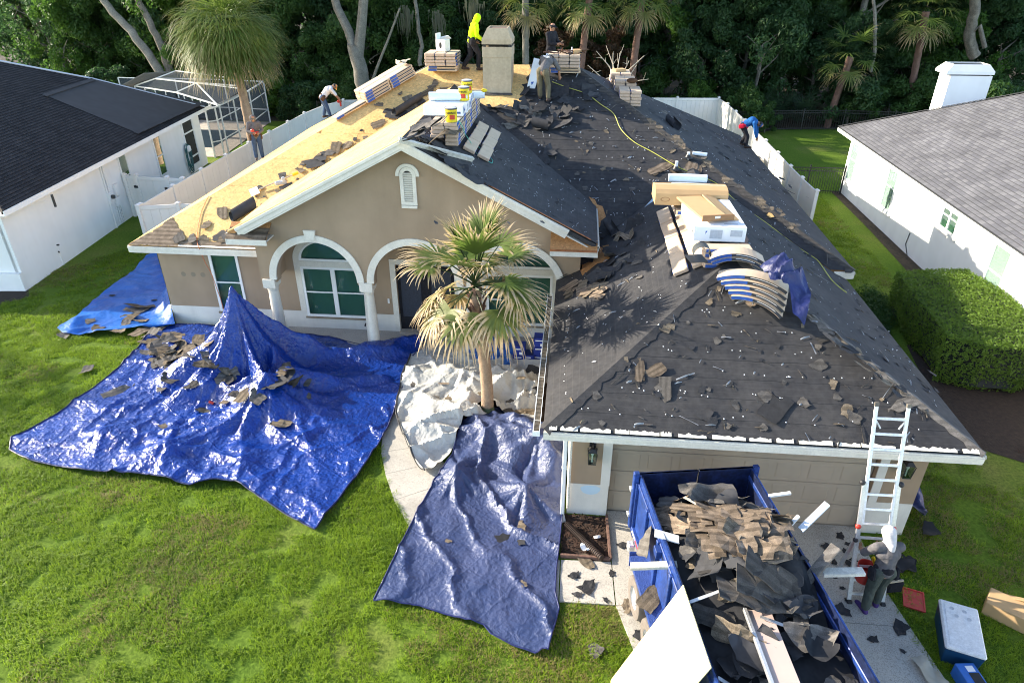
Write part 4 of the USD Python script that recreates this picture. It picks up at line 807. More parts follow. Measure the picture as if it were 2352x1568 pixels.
for y, z0, z1, w in ((32.55, 0.75, 2.7, .85), (28.2, .85, 2.7, .9), (23.3, 1.75, 2.7, 1.1), (20.0, .6, 2.7, .9)):
    RH.part('band', MB().box((12.685, y + w / 2 + .06, (z0 + z1) / 2), (.05, .12, z1 - z0)).box((12.685, y - w / 2 - .06, (z0 + z1) / 2), (.05, .12, z1 - z0)).box((12.67, y, z0 - .05), (.09, w + .24, .10)), 'white_paint')
    window(RH, (12.665, y + w / 2, z0), (0, -1, 0), w, z1 - z0, mull=(.5,) if z0 > 1.5 else (), rails=(.5,), n=(-1, 0, 0), shade='neighbour_white' if z0 < 1.5 else 'window_shade', sd=.025)
t = RH.part('flood_light', MB().sphere((12.4, 33.1, 2.70), .07).sphere((12.4, 32.9, 2.70), .07).box((12.4, 33.0, 2.76), (.1, .3, .04)), 'white_paint')
RH.part('cable', MB().tube([gx(2078, 612, 12.68), gx(2083, 585, 12.68), gx(2080, 560, 12.68), gx(2090, 535, 12.68)], .015), 'dark_plastic')
# chimney of the right house
cy = 31.5; x0, x1 = 15.0, 16.95; c0 = .62
rc = RH.part('chimney', MB().box(((x0 + x1) / 2 + .15, cy + .5, 4.6), (x1 - x0 - .3, 1.0, 1.9)), 'neighbour_white')
o = [(x0 + .1, cy - .03), (x1 + .03, cy - .03), (x1 + .03, cy + 1.03), (x0 + .1, cy + 1.03)]; ii = [(x0 + .35, cy + .12), (x1 - .18, cy + .12), (x1 - .18, cy + .88), (x0 + .35, cy + .88)]
v = [(x, y, 5.60) for x, y in o] + [(x, y, 5.72) for x, y in o] + [(x, y, 5.98) for x, y in ii]; f = [[a * 4 + k, a * 4 + (k + 1) % 4, a * 4 + 4 + (k + 1) % 4, a * 4 + 4 + k] for a in range(2) for k in range(4)]
RH.part('chimney_hood', MB().add(v, f), 'neighbour_white', under=rc); RH.part('flue', MB().box(((x0 + x1) / 2 + .1, cy + .5, 5.78), (1.3, .7, .3)), 'black_metal', under=rc); RH.part('hood_gap', MB().box(((x0 + x1) / 2 + .15, cy + .5, 5.57), (x1 - x0 - .5, .9, .06)), 'dark_room', under=rc)

# ---------------------------------------------------------------- fences
def vinyl(label, pts, gate=(), h=1.8, group=None):
    t = thing('vinyl_fence', label, 'fence', (*pts[0], 0), group=group)
    for i, p in enumerate(pts):
        t.part('post', MB().box((p[0], p[1], h / 2 + .02), (.13, .13, h + .04)), 'vinyl'); t.part('post_cap', MB().box((p[0], p[1], h + .05), (.17, .17, .03)).add([(p[0] + sx * .075, p[1] + sy * .075, h + .065) for sx, sy in ((-1, -1), (1, -1), (1, 1), (-1, 1))] + [(p[0], p[1], h + .12)], [[0, 1, 4], [1, 2, 4], [2, 3, 4], [3, 0, 4]]), 'vinyl')
        if i + 1 < len(pts):
            a, b = np.array([*p, 0.0]), np.array([*pts[i + 1], 0.0]); d = nrm(b - a); a, b = a + d * .065, b - d * .065; L = np.linalg.norm(b - a); nb = max(3, int(L / .28)); ax = np.array([d, np.cross([0, 0, 1.0], d), [0, 0, 1.0]])
            g = i in gate; t.part('gate_rail' if g else 'rail', MB().bar(a + [0, 0, h - .07], b + [0, 0, h - .07], .05, .14), 'vinyl'); t.part('gate_rail' if g else 'rail', MB().bar(a + [0, 0, .12], b + [0, 0, .12], .05, .14), 'vinyl')
            for k in range(nb): c = a + (b - a) * (k + .5) / nb; t.part('board', MB().box(c + [0, 0, .92], (L / nb - .008, .022 + .004 * (k % 2), h - .34), ax), 'vinyl')
            if g: t.part('latch', MB().box(b + d * -.02 + [0, 0, 1.35] - ax[1] * .05, (.18, .06, .1), ax), 'black_metal')
    return t
vinyl('long off-white vinyl fence running back between the left house and the stripped roof', [(-16.08, 23.25), (-16.10, 25.6), (-16.12, 28), (-16.15, 30.4), (-16.12, 32.8), (-16.05, 35.2), (-15.98, 37.6), (-15.92, 40), (-15.6, 42.4), (-14.9, 44.2), (-12.6, 44.6)])
vinyl('short off-white fence panel with black latch, in front of the left gate', [(-16.08, 23.1), (-14.74, 23.5), (-12.25, 23.6)], gate=(1,))
vinyl('off-white double vinyl gate closing the gap beside the white house wall on the left', [(-18.95, 26.9), (-18.4, 26.85), (-16.95, 26.7), (-16.25, 26.65)], gate=(0, 1))
vinyl('white vinyl fence along the right side of the stripped house', [(1.6, 46.6), (4.0, 46.75), (6.4, 46.9), (9.05, 47.1), (9.25, 45.1), (9.32, 42.8), (9.38, 40.4), (9.40, 38), (9.43, 35.6), (9.45, 33.2), (9.44, 30.9), (9.46, 29.1), (9.54, 27.3)])
def iron(label, pts, h=1.25, step=.11, each=True):
    t = thing('iron_fence', label, 'fence', (*pts[0], 0)); rest = MB()
    for i, p in enumerate(pts):
        t.part('post', MB().box((*p, h / 2 + .05), (.06, .06, h + .1)), 'black_metal')
        if i + 1 < len(pts):
            a, b = np.array([*p, 0.0]), np.array([*pts[i + 1], 0.0]); n = int(np.linalg.norm(b - a) / step)
            for z in (.12, h - .18, h - .03): t.part('rail', MB().bar(a + [0, 0, z], b + [0, 0, z], .03, .035), 'black_metal')
            for k in range(1, n):
                c = a + (b - a) * k / n
                if each: t.part('picket', MB().box(c + [0, 0, h / 2], (.018, .018, h)), 'black_metal')
                else: rest.box(c + [0, 0, h / 2], (.018, .018, h))
    if rest.n: t.part('pickets', rest, 'black_metal', kind='stuff')
iron('black iron fence and gate joining the right white fence to the grey-roofed house', [(9.6, 32.95), (11.0, 32.98), (12.6, 33.0)])
iron('long black iron fence at the edge of the woods behind the right lawn', [(9.6, 45.6), (12, 46.2), (14.4, 46.6), (17, 46.8), (20, 46.6), (24, 46.2)], each=False, step=.14)
iron('black iron fence in front of the woods behind the left palm', [(-15.5, 46.6), (-13, 46.9), (-10, 47.3), (-7, 47.8)], each=False, step=.14)
# air conditioners beside the right fence
for c, lab in (((8.75, 34.9), 'beige air conditioner with dark grille top, below the bending roofer'), ((8.7, 31.2), 'smaller beige air conditioner nearer the black iron gate')):
    t = thing('air_conditioner', lab, 'air conditioner', (*c, 0)); s = .92
    t.part('pad', MB().box((*c, .05), (1.1, 1.1, .1)), 'concrete'); t.part('cabinet', MB().box((*c, .62), (s, s, 1.04), bev=.03), 'ac_beige')
    t.part('grille', MB().lathe([(.0, 0), (.36, 0), (.38, .02), (.38, -.02)], (*c, 1.15), 24), 'ac_dark')
    for sx, sy in ((-1, 0), (1, 0), (0, -1), (0, 1)): t.part('side_grille', MB().box((c[0] + sx * s * .5, c[1] + sy * s * .5, .62), (.02 if sx else .74, .02 if sy else .74, .8)), 'ac_dark')

# ---------------------------------------------------------------- pool enclosure behind the left house
en = thing('screen_enclosure', 'white framed screened pool enclosure behind the dark-roofed house', 'pool enclosure', (-19.75, 37, 0))
def eb(a, b, w=.055, name='beam'): en.part(name, MB().bar(a, b, w, w), 'screen_frame')
zt = 2.62; A = [np.array(q) for q in ((-20.05, 36.55), (-19.72, 37.0), (-19.85, 39.5), (-20.1, 42.2), (-20.6, 45.6))]
for p in A: eb((*p, 0), (*p, zt), .07, 'post')
eb((-19.76, 37.6, 0), (-19.76, 37.6, zt), .07, 'post')
for p, q in zip(A[:-1], A[1:]):
    for z in (.85, 1.95, zt): eb((*p, z), (*q, z), .045 if z < zt else .07)
Bk = [np.array(q) for q in ((-20.6, 45.6), (-23.5, 46), (-27, 46.2), (-31, 46.2))]
for p in Bk[1:]: eb((*p, 0), (*p, zt), .07, 'post')
for p, q in zip(Bk[:-1], Bk[1:]):
    for z in (.85, zt): eb((*p, z), (*q, z), .06)
top = [gz(451, 191, 3.35), gz(404, 212.5, 2.75), gz(309, 197.5, 2.75), gz(357, 181, 3.3), gz(404, 163, 3.75), gz(499, 241, zt + .02), gz(550, 217, zt)]
for i, j in ((1, 2), (0, 1), (0, 5), (1, 5), (2, 3), (3, 0), (3, 4), (5, 6)): eb(top[i], top[j], .07)
eb(top[4], gz(520, 178, 3.75), .06); eb(top[0], gz(560, 205, 3.3), .06); eb(gz(455, 190, 3.35), gz(540, 197, 3.4), .06)
for k in range(5): p = top[1] + (top[2] - top[1]) * k / 4; eb(p, p + np.array([0, 0, -.35]), .045, 'strut'); p = top[1] + (top[5] - top[1]) * k / 5; eb(p, p + np.array([0, 0, -.35]), .045, 'strut')
def scr(*q): en.part('screen', MB().add(q, [[0, 1, 2, 3]] if len(q) == 4 else [[0, 1, 2]]), 'screen')
for p, q in zip(A[:-1], A[1:]): scr((*p, .05), (*q, .05), (*q, zt), (*p, zt))
for p, q in zip(Bk[:-1], Bk[1:]): scr((*p, .05), (*q, .05), (*q, zt), (*p, zt))
scr(top[1], top[2], top[3], top[0]); scr(top[1], top[0], top[5]); scr(top[3], top[4], gz(520, 178, 3.75), top[0]); scr(top[5], top[0], gz(560, 205, 3.3), top[6])
roofp = [gz(404, 163, 3.75), gz(309, 197, 2.75), gz(270, 200, 2.7), gz(330, 168, 3.6)]
en.part('roof_panel', MB().add(roofp + [q - np.array([0, 0, .06]) for q in roofp], [[0, 1, 2, 3], [4, 7, 6, 5], [0, 4, 5, 1], [1, 5, 6, 2], [2, 6, 7, 3], [3, 7, 4, 0]]), 'ac_dark')
struct('pool_deck', sheet(P([(-20.1, 36.6), (-19.75, 37), (-20.6, 45.6), (-31, 46), (-31, 36.6)]), .03), 'paver')
struct('pool_water', sheet(P([(-21.2, 38.6), (-21.4, 43), (-26, 43), (-26, 38.6)]), .036), 'pool_dark')
# ---------------------------------------------------------------- outlines of the tarps on the ground
def gpoly(pts, z=0.0): return P([tuple(gz(x, y, z)[:2]) for x, y in pts]).buffer(0)
T_royal = gpoly([(25, 1038), (31, 1010), (130, 958), (240, 880), (300, 825), (332, 790), (372, 760), (408, 752), (520, 755), (640, 768), (700, 774), (760, 780), (848, 800), (885, 792), (945, 786), (976, 790), (946, 832), (938, 870), (925, 905), (906, 950), (892, 985), (868, 1032), (840, 1075), (800, 1125), (725, 1221), (664, 1190), (600, 1152), (545, 1118), (500, 1112), (440, 1122), (330, 1098), (200, 1090), (70, 1063)])
T_silver = gpoly([(944, 824), (985, 806), (1049, 830), (1089, 832), (1125, 836), (1155, 831), (1187, 837), (1252, 850), (1249, 917), (1240, 985), (1225, 998), (1175, 965), (1147, 955), (1107, 985), (1065, 990), (1037, 1045), (1014, 1072), (977, 1098), (949, 1062), (930, 1022), (911, 960), (916, 920), (925, 883)])
T_faded = gpoly([(1147, 936), (1180, 958), (1240, 1000), (1292, 1005), (1296, 1110), (1290, 1200), (1284, 1262), (1278, 1305), (1275, 1365), (1284, 1402), (1258, 1506), (1246, 1498), (1231, 1509), (1180, 1490), (1127, 1462), (1111, 1441), (1071, 1433), (964, 1395), (858, 1386), (900, 1300), (941, 1215), (997, 1112), (1034, 1065), (1065, 984), (1107, 975)])
T_light = gpoly([(134, 759), (177, 733), (233, 683), (307, 629), (343, 586), (360, 583), (394, 703), (406, 757), (333, 764), (217, 775), (147, 772)])
tarps = shapely.unary_union([T_royal, T_silver, T_faded, T_light])
# ---------------------------------------------------------------- grass
house_fp = shapely.unary_union([sg.box(-12.15, 16.2, 6.95, 32.1), sg.box(.1, 10.4, 6.8, 17)])
hard = shapely.unary_union([house_fp, drive_poly.buffer(.0), walk_poly, bed_poly, bed2, tarps.buffer(.03), sg.box(.06, 8.24, 1.1, 9.3), P([(-18.3, 19.4), (-20.2, 36), (-40, 36), (-40, 16), (-19.7, 17), (-17.9, 18.9)])])
def tuft(seed, n=9, h=.072, spread=.045):
    rr = np.random.default_rng(seed); mb = MB()
    for k in range(n):
        a = rr.uniform(0, 2 * PI); p = np.array([rr.normal(0, spread), rr.normal(0, spread), -.005]); L = h * rr.uniform(.6, 1.3); lean = rr.uniform(.3, 1.2); w = rr.uniform(.0035, .0065)
        d = np.array([math.cos(a), math.sin(a), 0]); s_ = np.array([-d[1], d[0], 0]) * w; m1 = p + d * L * .35 * lean + [0, 0, L * .62]; m2 = p + d * L * (.95 * lean) + [0, 0, L * (.95 - .3 * lean)]
        mb.add([p - s_, p + s_, m1 + s_ * .8, m1 - s_ * .8, m2], [[0, 1, 2], [0, 2, 3], [3, 2, 4]])
    return mb
rng = np.random.default_rng(11)
def grass_points(poly, dens):
    b = poly.bounds; n = int((b[2] - b[0]) * (b[3] - b[1]) * dens); pts = np.column_stack([rng.uniform(b[0], b[2], n), rng.uniform(b[1], b[3], n)])
    shapely.prepare(poly); return pts[shapely.contains_xy(poly, pts[:, 0], pts[:, 1])]
near = P([tuple(gz(x, y)[:2]) for x, y in ((-60, 1640), (1480, 1640), (1470, 1395), (1300, 1200), (950, 840), (400, 745), (-60, 745))]).difference(hard)
left_side = P([(-24, 17.2), (-12, 16.5), (-12.1, 24), (-16, 25), (-18.5, 21)]).difference(hard).difference(near)
right_front = P([(5.9, 10.4), (6.8, 10.4), (6.8, 13), (8.9, 12.1), (12, 12.2), (14, 12.4), (11, 4), (6.1, 4.5)]).difference(hard)
right_side = P([(7.4, 17.5), (9.0, 16), (9.2, 12.6), (6.9, 12.6), (6.9, 27), (9.6, 33), (11.6, 33), (11.4, 24), (10.9, 20.6), (9.2, 19)]).difference(hard)
sets = [(near, 330), (left_side, 170), (right_front, 330), (right_side, 130)]
pts = np.vstack([grass_points(p, d) for p, d in sets]); nz = meshkit.fbm(np.column_stack([pts * .55, np.zeros(len(pts))]), 4, 5); nz2 = meshkit.fbm(np.column_stack([pts * 2.3, np.zeros(len(pts))]), 3, 9)
dry = (nz > .56 + rng.normal(0, .06, len(pts))) & (rng.random(len(pts)) < .65); corner = np.hypot(pts[:, 0] - .9, pts[:, 1] - 8.0) < .55; dry |= corner & (rng.random(len(pts)) < .6)
kind = np.where(dry, 3, rng.integers(0, 3, len(pts))); keep = nz2 < .66; pts, kind, nz2 = pts[keep], kind[keep], nz2[keep]
points_stuff('grass', [(tuft(1), 'grass_blade'), (tuft(2, 10, .085), 'grass_blade'), (tuft(3, 8, .06), 'grass_shade'), (tuft(4, 8, .06), 'grass_dry')], np.column_stack([pts, np.zeros(len(pts))]), kind, rng.uniform(0, 2 * PI, len(pts)), rng.uniform(.7, 1.25, len(pts)) * (1.55 - 1.1 * nz2))

# ---------------------------------------------------------------- leaves and trees
def leaves(mb, c, r, n, size, seed, shell=.55, up=.25):
    """N leaf-shaped faces in an ellipsoid clump round C"""
    rr = np.random.default_rng(seed); d = rr.normal(size=(n, 3)); d /= np.linalg.norm(d, axis=1, keepdims=True); rad = (shell + (1 - shell) * rr.random(n)) ** .8
    p = np.asarray(c) + d * rad[:, None] * np.asarray(r); nn = d * .8 + rr.normal(0, .6, (n, 3)) + [0, 0, up]; nn /= np.linalg.norm(nn, axis=1, keepdims=True)
    a = np.cross(nn, rr.normal(size=(n, 3))); a /= np.linalg.norm(a, axis=1, keepdims=True); b = np.cross(nn, a); L = size * rr.uniform(.6, 1.35, n)[:, None]
    v = np.stack([p - a * L, p - b * L * .42 + nn * L * .1, p + a * L, p + b * L * .42 + nn * L * .1], 1).reshape(-1, 3); i = np.arange(n)[:, None] * 4
    mb.add(v, np.vstack([i + [0, 1, 2], i + [0, 2, 3]])); return mb
def crown(R, H_, nclump, nleaf, size, seed, base=0.0, squash=.8):
    rr = np.random.default_rng(seed); mb = MB()
    for k in range(nclump):
        a = rr.uniform(0, 2 * PI); q = math.sqrt(rr.random()); z = rr.random(); prof = math.sin(PI * (.12 + .8 * z)) ** .7
        c = (R * q * prof * math.cos(a), R * q * prof * math.sin(a), base + H_ * z); s_ = R * rr.uniform(.18, .38); leaves(mb, c, (s_, s_, s_ * squash), nleaf // nclump, size, seed * 97 + k)
    return mb
def limbs(h, r0, seed, n=5, spread=2.0, lean=(0, 0)):
    rr = np.random.default_rng(seed); tops = []
    t = np.linspace(0, 1, 9)[:, None]; p = np.hstack([lean[0] * t + .12 * np.sin(5 * t + seed), lean[1] * t + .1 * np.cos(4 * t + seed) - .1, h * t]); tr = MB().tube(p, r0 * np.linspace(1.15, .55, 9), 10); br = []
    for k in range(n):
        i = rr.integers(4, 9); a = rr.uniform(0, 2 * PI); e = p[i] + [spread * math.cos(a), spread * math.sin(a), rr.uniform(.6, 1.8)]; m = (p[i] + e) / 2 + rr.normal(0, .15, 3); br.append(MB().tube([p[i], m, e], [r0 * .4, r0 * .25, r0 * .08], 6))
    return tr, br
def fan(base, d, petiole, L, nseg, droop, seed, spread=2.1, w=.055, dry=0.0, tipdry=.55, rows=5, up=None, pr=.012, fold=.25, shag=0.0):
    """one fan leaf: a curved stalk and pleated segments whose ends hang"""
    rr = np.random.default_rng(seed); base = np.asarray(base, float); d = nrm(d); st, lf = MB(), MB(); pts = [base]; cur = d.copy()
    for k in range(5): cur = nrm(cur + np.array([0, 0, -.05 * droop])); pts.append(pts[-1] + cur * petiole / 5)
    st.tube(pts, np.linspace(pr * 1.4, pr * .7, 6), 5); hub = pts[-1]; ax = nrm(cur + np.array([0, 0, -.12 * droop])); side = np.cross(ax, [0, 0, 1.0])
    side = nrm(side) if np.linalg.norm(side) > .05 else np.array([1.0, 0, 0]); nr = np.cross(side, ax)
    for k in range(nseg):
        f = (k + .5) / nseg * 2 - 1; ang = f * spread + rr.normal(0, .03); dr = nrm(ax * math.cos(ang) + side * math.sin(ang) + nr * (.18 * abs(f) + fold * .3 * (1 if k % 2 else -1))); Ls = L * (1 - .35 * abs(f) ** 1.5) * rr.uniform(.86, 1.08)
        p = hub.copy(); c = dr.copy(); q = np.cross(c, nr); q = nrm(q); vs, tc = [], []; tip = rr.uniform(.5, .8) - shag; dd = rr.uniform(.7, 1.4)
        for j in range(rows + 1):
            t = j / rows; ww = w * (.25 + 1.5 * t if t < .4 else .85 * (1 - t) / .6 + .06); vs += [p - q * ww / 2, p + q * ww / 2]; x = min(1.0, max(0.0, (t - tip) * 2.6) * tipdry * 1.6 + dry * (.6 + .5 * t)); tc += [(x, 0, 0)] * 2
            c = nrm(c + np.array([0, 0, -1.0]) * droop * dd * (.10 + .9 * max(0, t - .35)) * (5 / rows) * .55); p = p + c * Ls / rows
        i = 0; lf.add(vs, [[2 * j, 2 * j + 1, 2 * j + 3, 2 * j + 2] for j in range(rows)], np.array(tc) + [.001, 0, 0])
    return st, lf

# hero palm in front of the porch
tb = np.array([-1.87, 13.55, 0.0]); hp = thing('palm_tree', 'fan palm with wind-browned leaf tips rising through the tarps before the porch', 'palm tree', tb)
zz = np.linspace(0, 3.55, 40); rr = np.random.default_rng(2)
hp.part('trunk', MB().tube([tb + [.02 * math.sin(z * 1.7) - .22 * (z / 3.5) ** 2, .05 * math.sin(z * .9), z] for z in zz], [.158 - .025 * min(z, 2.2) / 2.2 + .006 * math.sin(z * 31) + (.05 * max(0, .35 - z)) for z in zz], 20), 'bark_palm', smooth=50)
hp.part('trunk_base', MB().tube([tb + [0, 0, -.02], tb + [0, 0, .25], tb + [0.01, 0, .42]], [.20, .18, .158], 18, cap=False), 'lower_green')
for k in range(16): a = k * 2.4; z = 2.75 + .045 * k; hp.part('leaf_boot', MB().bar(tb + [.13 * math.cos(a) - .16, .13 * math.sin(a), z], tb + [.24 * math.cos(a) - .18, .24 * math.sin(a), z + .22], .06, .025), 'bark_red')
cc = tb + np.array([-.22, 0, 3.45])
FR = []
for k in range(14): a = k * 2.39996 + .3; FR.append((a, rr.uniform(-.35, .35), rr.uniform(.7, 1.2), rr.uniform(.85, 1.15), rr.uniform(1.4, 2.3), rr.uniform(.15, .55) + .35 * (math.cos(a) < -.2)))   # hanging outer leaves
for k in range(9): a = k * 2.39996 + 1.1; FR.append((a, rr.uniform(.45, .95), rr.uniform(.7, 1.15), rr.uniform(.85, 1.1), rr.uniform(.7, 1.5), rr.uniform(0, .22)))
for k in range(6): a = k * 2.39996 + .2; FR.append((a, rr.uniform(1.0, 1.4), rr.uniform(.6, 1.05), rr.uniform(.8, 1.05), rr.uniform(.3, .8), 0.0))
for k, (a, el, pe, L, dr, dry) in enumerate(FR):
    d = np.array([math.cos(a) * math.cos(el), math.sin(a) * math.cos(el), math.sin(el)]); st, lf = fan(cc + [0, 0, .012 * k], d, pe * rr.uniform(.9, 1.1), L * rr.uniform(.9, 1.15), 34, dr * 1.1, 300 + k, 2.0 if el < .95 else 1.0, .074, dry, 1.0 if el < 1.0 else .8, 9, pr=.016, shag=.22 if el < 1 else .08)
    f_ = hp.part('frond', lf, 'frond'); hp.part('leaf_stalk', st, 'leaf_palm', under=f_)
# big round palm left, behind the fence
lb = np.array([-17.2, 35.6, 0.0]); lp_ = thing('palm_tree', 'tall palm with a dense round drooping crown between the fence and the pool enclosure', 'palm tree', lb)
lp_.part('trunk', MB().tube([lb + [-.18 * z / 4 * .6, 0, z] for z in np.linspace(0, 5.2, 30)], [.27 - .015 * z + .008 * math.sin(z * 27) for z in np.linspace(0, 5.2, 30)], 16), 'bark_palm', smooth=50)
cc = lb + np.array([-.35, 0, 6.3]); rr = np.random.default_rng(6)
for k in range(150):
    u = (k + .5) / 150; el = math.asin(1 - 1.5 * u); a = k * 2.39996; d = np.array([math.cos(a) * math.cos(el), math.sin(a) * math.cos(el), math.sin(el)])
    st, lf = fan(cc + d * .35, d, rr.uniform(.85, 1.15), rr.uniform(1.7, 2.3), 18, rr.uniform(1.3, 2.4), 900 + k, 1.25, .07, max(0, .35 - el) * .30 * rr.random(), .35 if el > 0 else .8, 8)
    f_ = lp_.part('frond', lf, 'frond')
# sabal palms at the edge of the woods
def sabal(loc, h, lean, label, seed, bark='bark_red', tint=.0, nf=26):
    loc = np.asarray(loc, float); t = thing('palm_tree', label, 'palm tree', loc); rr = np.random.default_rng(seed); z = np.linspace(0, 1, 26)
    c = np.stack([loc[0] + lean * z ** 1.2, np.full(26, loc[1]), h * z], 1); t.part('trunk', MB().tube(c, .21 + .012 * np.sin(z * 90), 12), bark, smooth=50); top_ = c[-1]
    for k in range(nf):
        u = (k + .5) / nf; el = 1.3 - 2.3 * u; a = k * 2.39996; d = np.array([math.cos(a) * math.cos(el), math.sin(a) * math.cos(el), math.sin(el)]); st, lf = fan(top_, d, 1.3, 1.25, 18, 1.1, seed * 50 + k, 1.9, .08, .9 * max(0, -el - .1) + tint, .4, 5); f_ = t.part('frond', lf, 'frond')
sabal((-.15, 45, 0), 7.7, .55, 'palm trunk right behind the two shingle stacks on the ridge, reddish upper bark', 21); sabal((3.15, 45.5, 0), 7.9, .35, 'palm with reddish bark rising behind the bare branches', 22); sabal((-3.35, 46, 0), 7.6, -.1, 'pale palm trunk directly behind the chimney hood', 23, 'bark_pale', .15); sabal((16.3, 47.5, 0), 4.3, .5, 'shorter leaning palm with arching fronds left of the right chimney', 24, nf=20)
sabal((21.5, 48.5, 0), 6.8, -.5, 'palm in the woods above the right chimney with long hanging fronds', 26)

# forest kinds
KT = {}
def kind_of(name, parts):
    t = proto(name); 
    for nm, mb, m in parts: t.part(nm, mb, m)
    KT[name] = t.path
for i, (m, sd) in enumerate((('leaf_deep', 1), ('leaf_oak', 2), ('leaf_bright', 3))):
    kind_of(f'shrub_kind_{"abc"[i]}', [('foliage', crown(1.5, 2.2, 16, 3400, .105, 40 + sd, .15), m), ('stem', MB().tube([(0, 0, 0), (.1, .05, 1.2)], [.06, .03], 6), 'bark')])
    tr, br = limbs(3.6, .13, 60 + sd, 6, 1.5); kind_of(f'tree_kind_{"abc"[i]}', [('crown', crown(2.6, 5.6, 34, 9000, .125, 70 + sd, 1.3), m), ('trunk', tr, 'bark')] + [('limb', b, 'bark') for b in br])
tr, br = limbs(7.5, .24, 81, 7, 2.6); kind_of('tall_tree_kind', [('crown', crown(4.4, 6.5, 40, 8500, .19, 82, 6.0), 'leaf_oak'), ('trunk', tr, 'bark_pale')] + [('limb', b, 'bark_pale') for b in br])
pm = []
rr = np.random.default_rng(77)
for k in range(15):
    a = k * 2.4; el = rr.uniform(.35, 1.3); d = np.array([math.cos(a) * math.cos(el), math.sin(a) * math.cos(el), math.sin(el)]); st, lf = fan((0, 0, .1), d, rr.uniform(.8, 1.4), .75, 16, .5, 500 + k, 2.0, .06, 0, .2, 4); pm += [('frond', lf, 'leaf_palmetto'), ('leaf_stalk', st, 'leaf_palmetto')]
kind_of('palmetto_kind', pm)
kind_of('brown_kind', [('foliage', crown(1.5, 4.5, 22, 4200, .11, 91, .4), 'leaf_brown'), ('stem', MB().tube([(0, 0, 0), (.1, .05, 3.8)], [.08, .03], 6), 'bark')])
rng = np.random.default_rng(31)
LOOK = {'shrub_kind_a': ('dark green shrub', 'shrub'), 'shrub_kind_b': ('mid green shrub', 'shrub'), 'shrub_kind_c': ('bright green shrub', 'shrub'), 'tree_kind_a': ('dark leafy tree', 'tree'), 'tree_kind_b': ('mid green tree', 'tree'), 'tree_kind_c': ('bright green tree', 'tree'), 'tall_tree_kind': ('tall pale-trunked tree', 'tree'), 'palmetto_kind': ('grey-green palmetto', 'palmetto'), 'brown_kind': ('withered brown young tree', 'tree')}
MARKS = [(-33, 'beyond the dark left ridge'), (-29, 'above the dark left roof'), (-26, 'left of the leaning trunks'), (-23, 'behind the pool enclosure'), (-20, 'behind the round palm crown'), (-17, 'right of the round palm crown'), (-14.5, 'left of the forked oak'), (-11.5, 'right of the forked oak'), (-8.5, 'left of the ridge stack'), (-6, 'behind the white carton'), (-3.5, 'behind the man in yellow'), (-1.2, 'behind the chimney'), (1.2, 'between the palm trunks'), (3.6, 'behind the bare branches'), (6, 'right of the bare branches'), (8.2, 'behind the white fence corner'), (10.5, 'right of the white fence corner'), (12.5, 'at the back of the right lawn'), (15, 'above the grey roof corner'), (17.5, 'left of the right chimney'), (20, 'behind the right chimney'), (23, 'right of the right chimney'), (99, 'at the right edge')]
def wood(kind_, x, y, s_, z=0.0, sz=1.0, row=''):
    l, c = LOOK[kind_]; m = next(w for lim, w in MARKS if x * 47 / y < lim); t = f'{l} {row} {m}'.replace('  ', ' '); copy_of(KT[kind_], c, t, c, place((x, y, z), rng.uniform(0, 6.3), (s_, s_, s_ * sz)), t)
def edge(x): return 46.0 + (1.5 if -14 < x < 8 else 0) + (1.0 if x > 13 else 0)
for x in np.arange(-34, 28, 1.75):                                    # undergrowth
    k = rng.choice(['shrub_kind_a', 'shrub_kind_b', 'shrub_kind_c', 'palmetto_kind'], p=[.34, .28, .12, .26]); wood(k, x + rng.normal(0, .4), edge(x) + rng.uniform(.6, 2.2) + (1.9 if 1 < x < 10.6 else 0), rng.uniform(.85, 1.35), row='at the edge of the woods')
for x in np.arange(-37, 30, 2.4):
    wood(rng.choice(['tree_kind_a', 'tree_kind_b', 'tree_kind_c'], p=[.5, .34, .16]), x + rng.normal(0, .5), edge(x) + rng.uniform(3.2, 5.5), rng.uniform(.85, 1.2), sz=rng.uniform(.9, 1.25), row='in the front of the woods')
for x in np.arange(-40, 33, 3.0):
    wood(rng.choice(['tree_kind_a', 'tree_kind_b', 'tree_kind_c'], p=[.6, .3, .1]), x + rng.normal(0, .6), edge(x) + rng.uniform(7, 10), rng.uniform(1.15, 1.5), sz=1.15, row='deeper in the woods')
for x in np.arange(-46, 40, 4.2): wood(rng.choice(['tree_kind_a', 'tree_kind_b']), x, edge(x) + rng.uniform(12, 15), rng.uniform(1.6, 2.0), row='far back in the woods')
for x, y in ((-33, 56), (-26.5, 53), (-20, 57), (-9, 54), (-2, 58), (6, 54), (12, 57), (19, 53), (27, 56)): wood('tall_tree_kind', x, y, rng.uniform(1.0, 1.3), sz=1.1)
for x, y in ((-1.6, 48.4), (.9, 49), (2.2, 49.3)): wood('brown_kind', x, y, rng.uniform(.95, 1.2))
for x, y, s_ in ((13.2, 48.2, 1.15), (14.6, 48.6, 1.2), (17.4, 48.0, 1.2), (19.2, 48.4, 1.1), (-11, 45.6, 1.3), (-9.6, 46.8, 1.4), (-7.6, 46.2, 1.2), (-13.4, 45.9, 1.2), (6.6, 49.4, .9)): wood('palmetto_kind', x, y, s_)
for x, y, s_ in ((11.2, 46.6, .9), (11.9, 45.6, .6), (10.6, 48.0, 1.0), (24.5, 47.2, 1.5), (22.6, 48, 1.3)): wood('shrub_kind_b', x, y, s_)
fw = MB()                                                            # beyond them the wood reads as one mass
for k in range(90): x = -90 + 190 * k / 90; leaves(fw, (x + rng.normal(0, 1), 68 + rng.uniform(-2, 4), rng.uniform(2, 9)), (3.2, 2.5, 4.2), 520, .34, 4000 + k, .3)
struct('far_wood', fw, 'leaf_deep', kind='stuff')
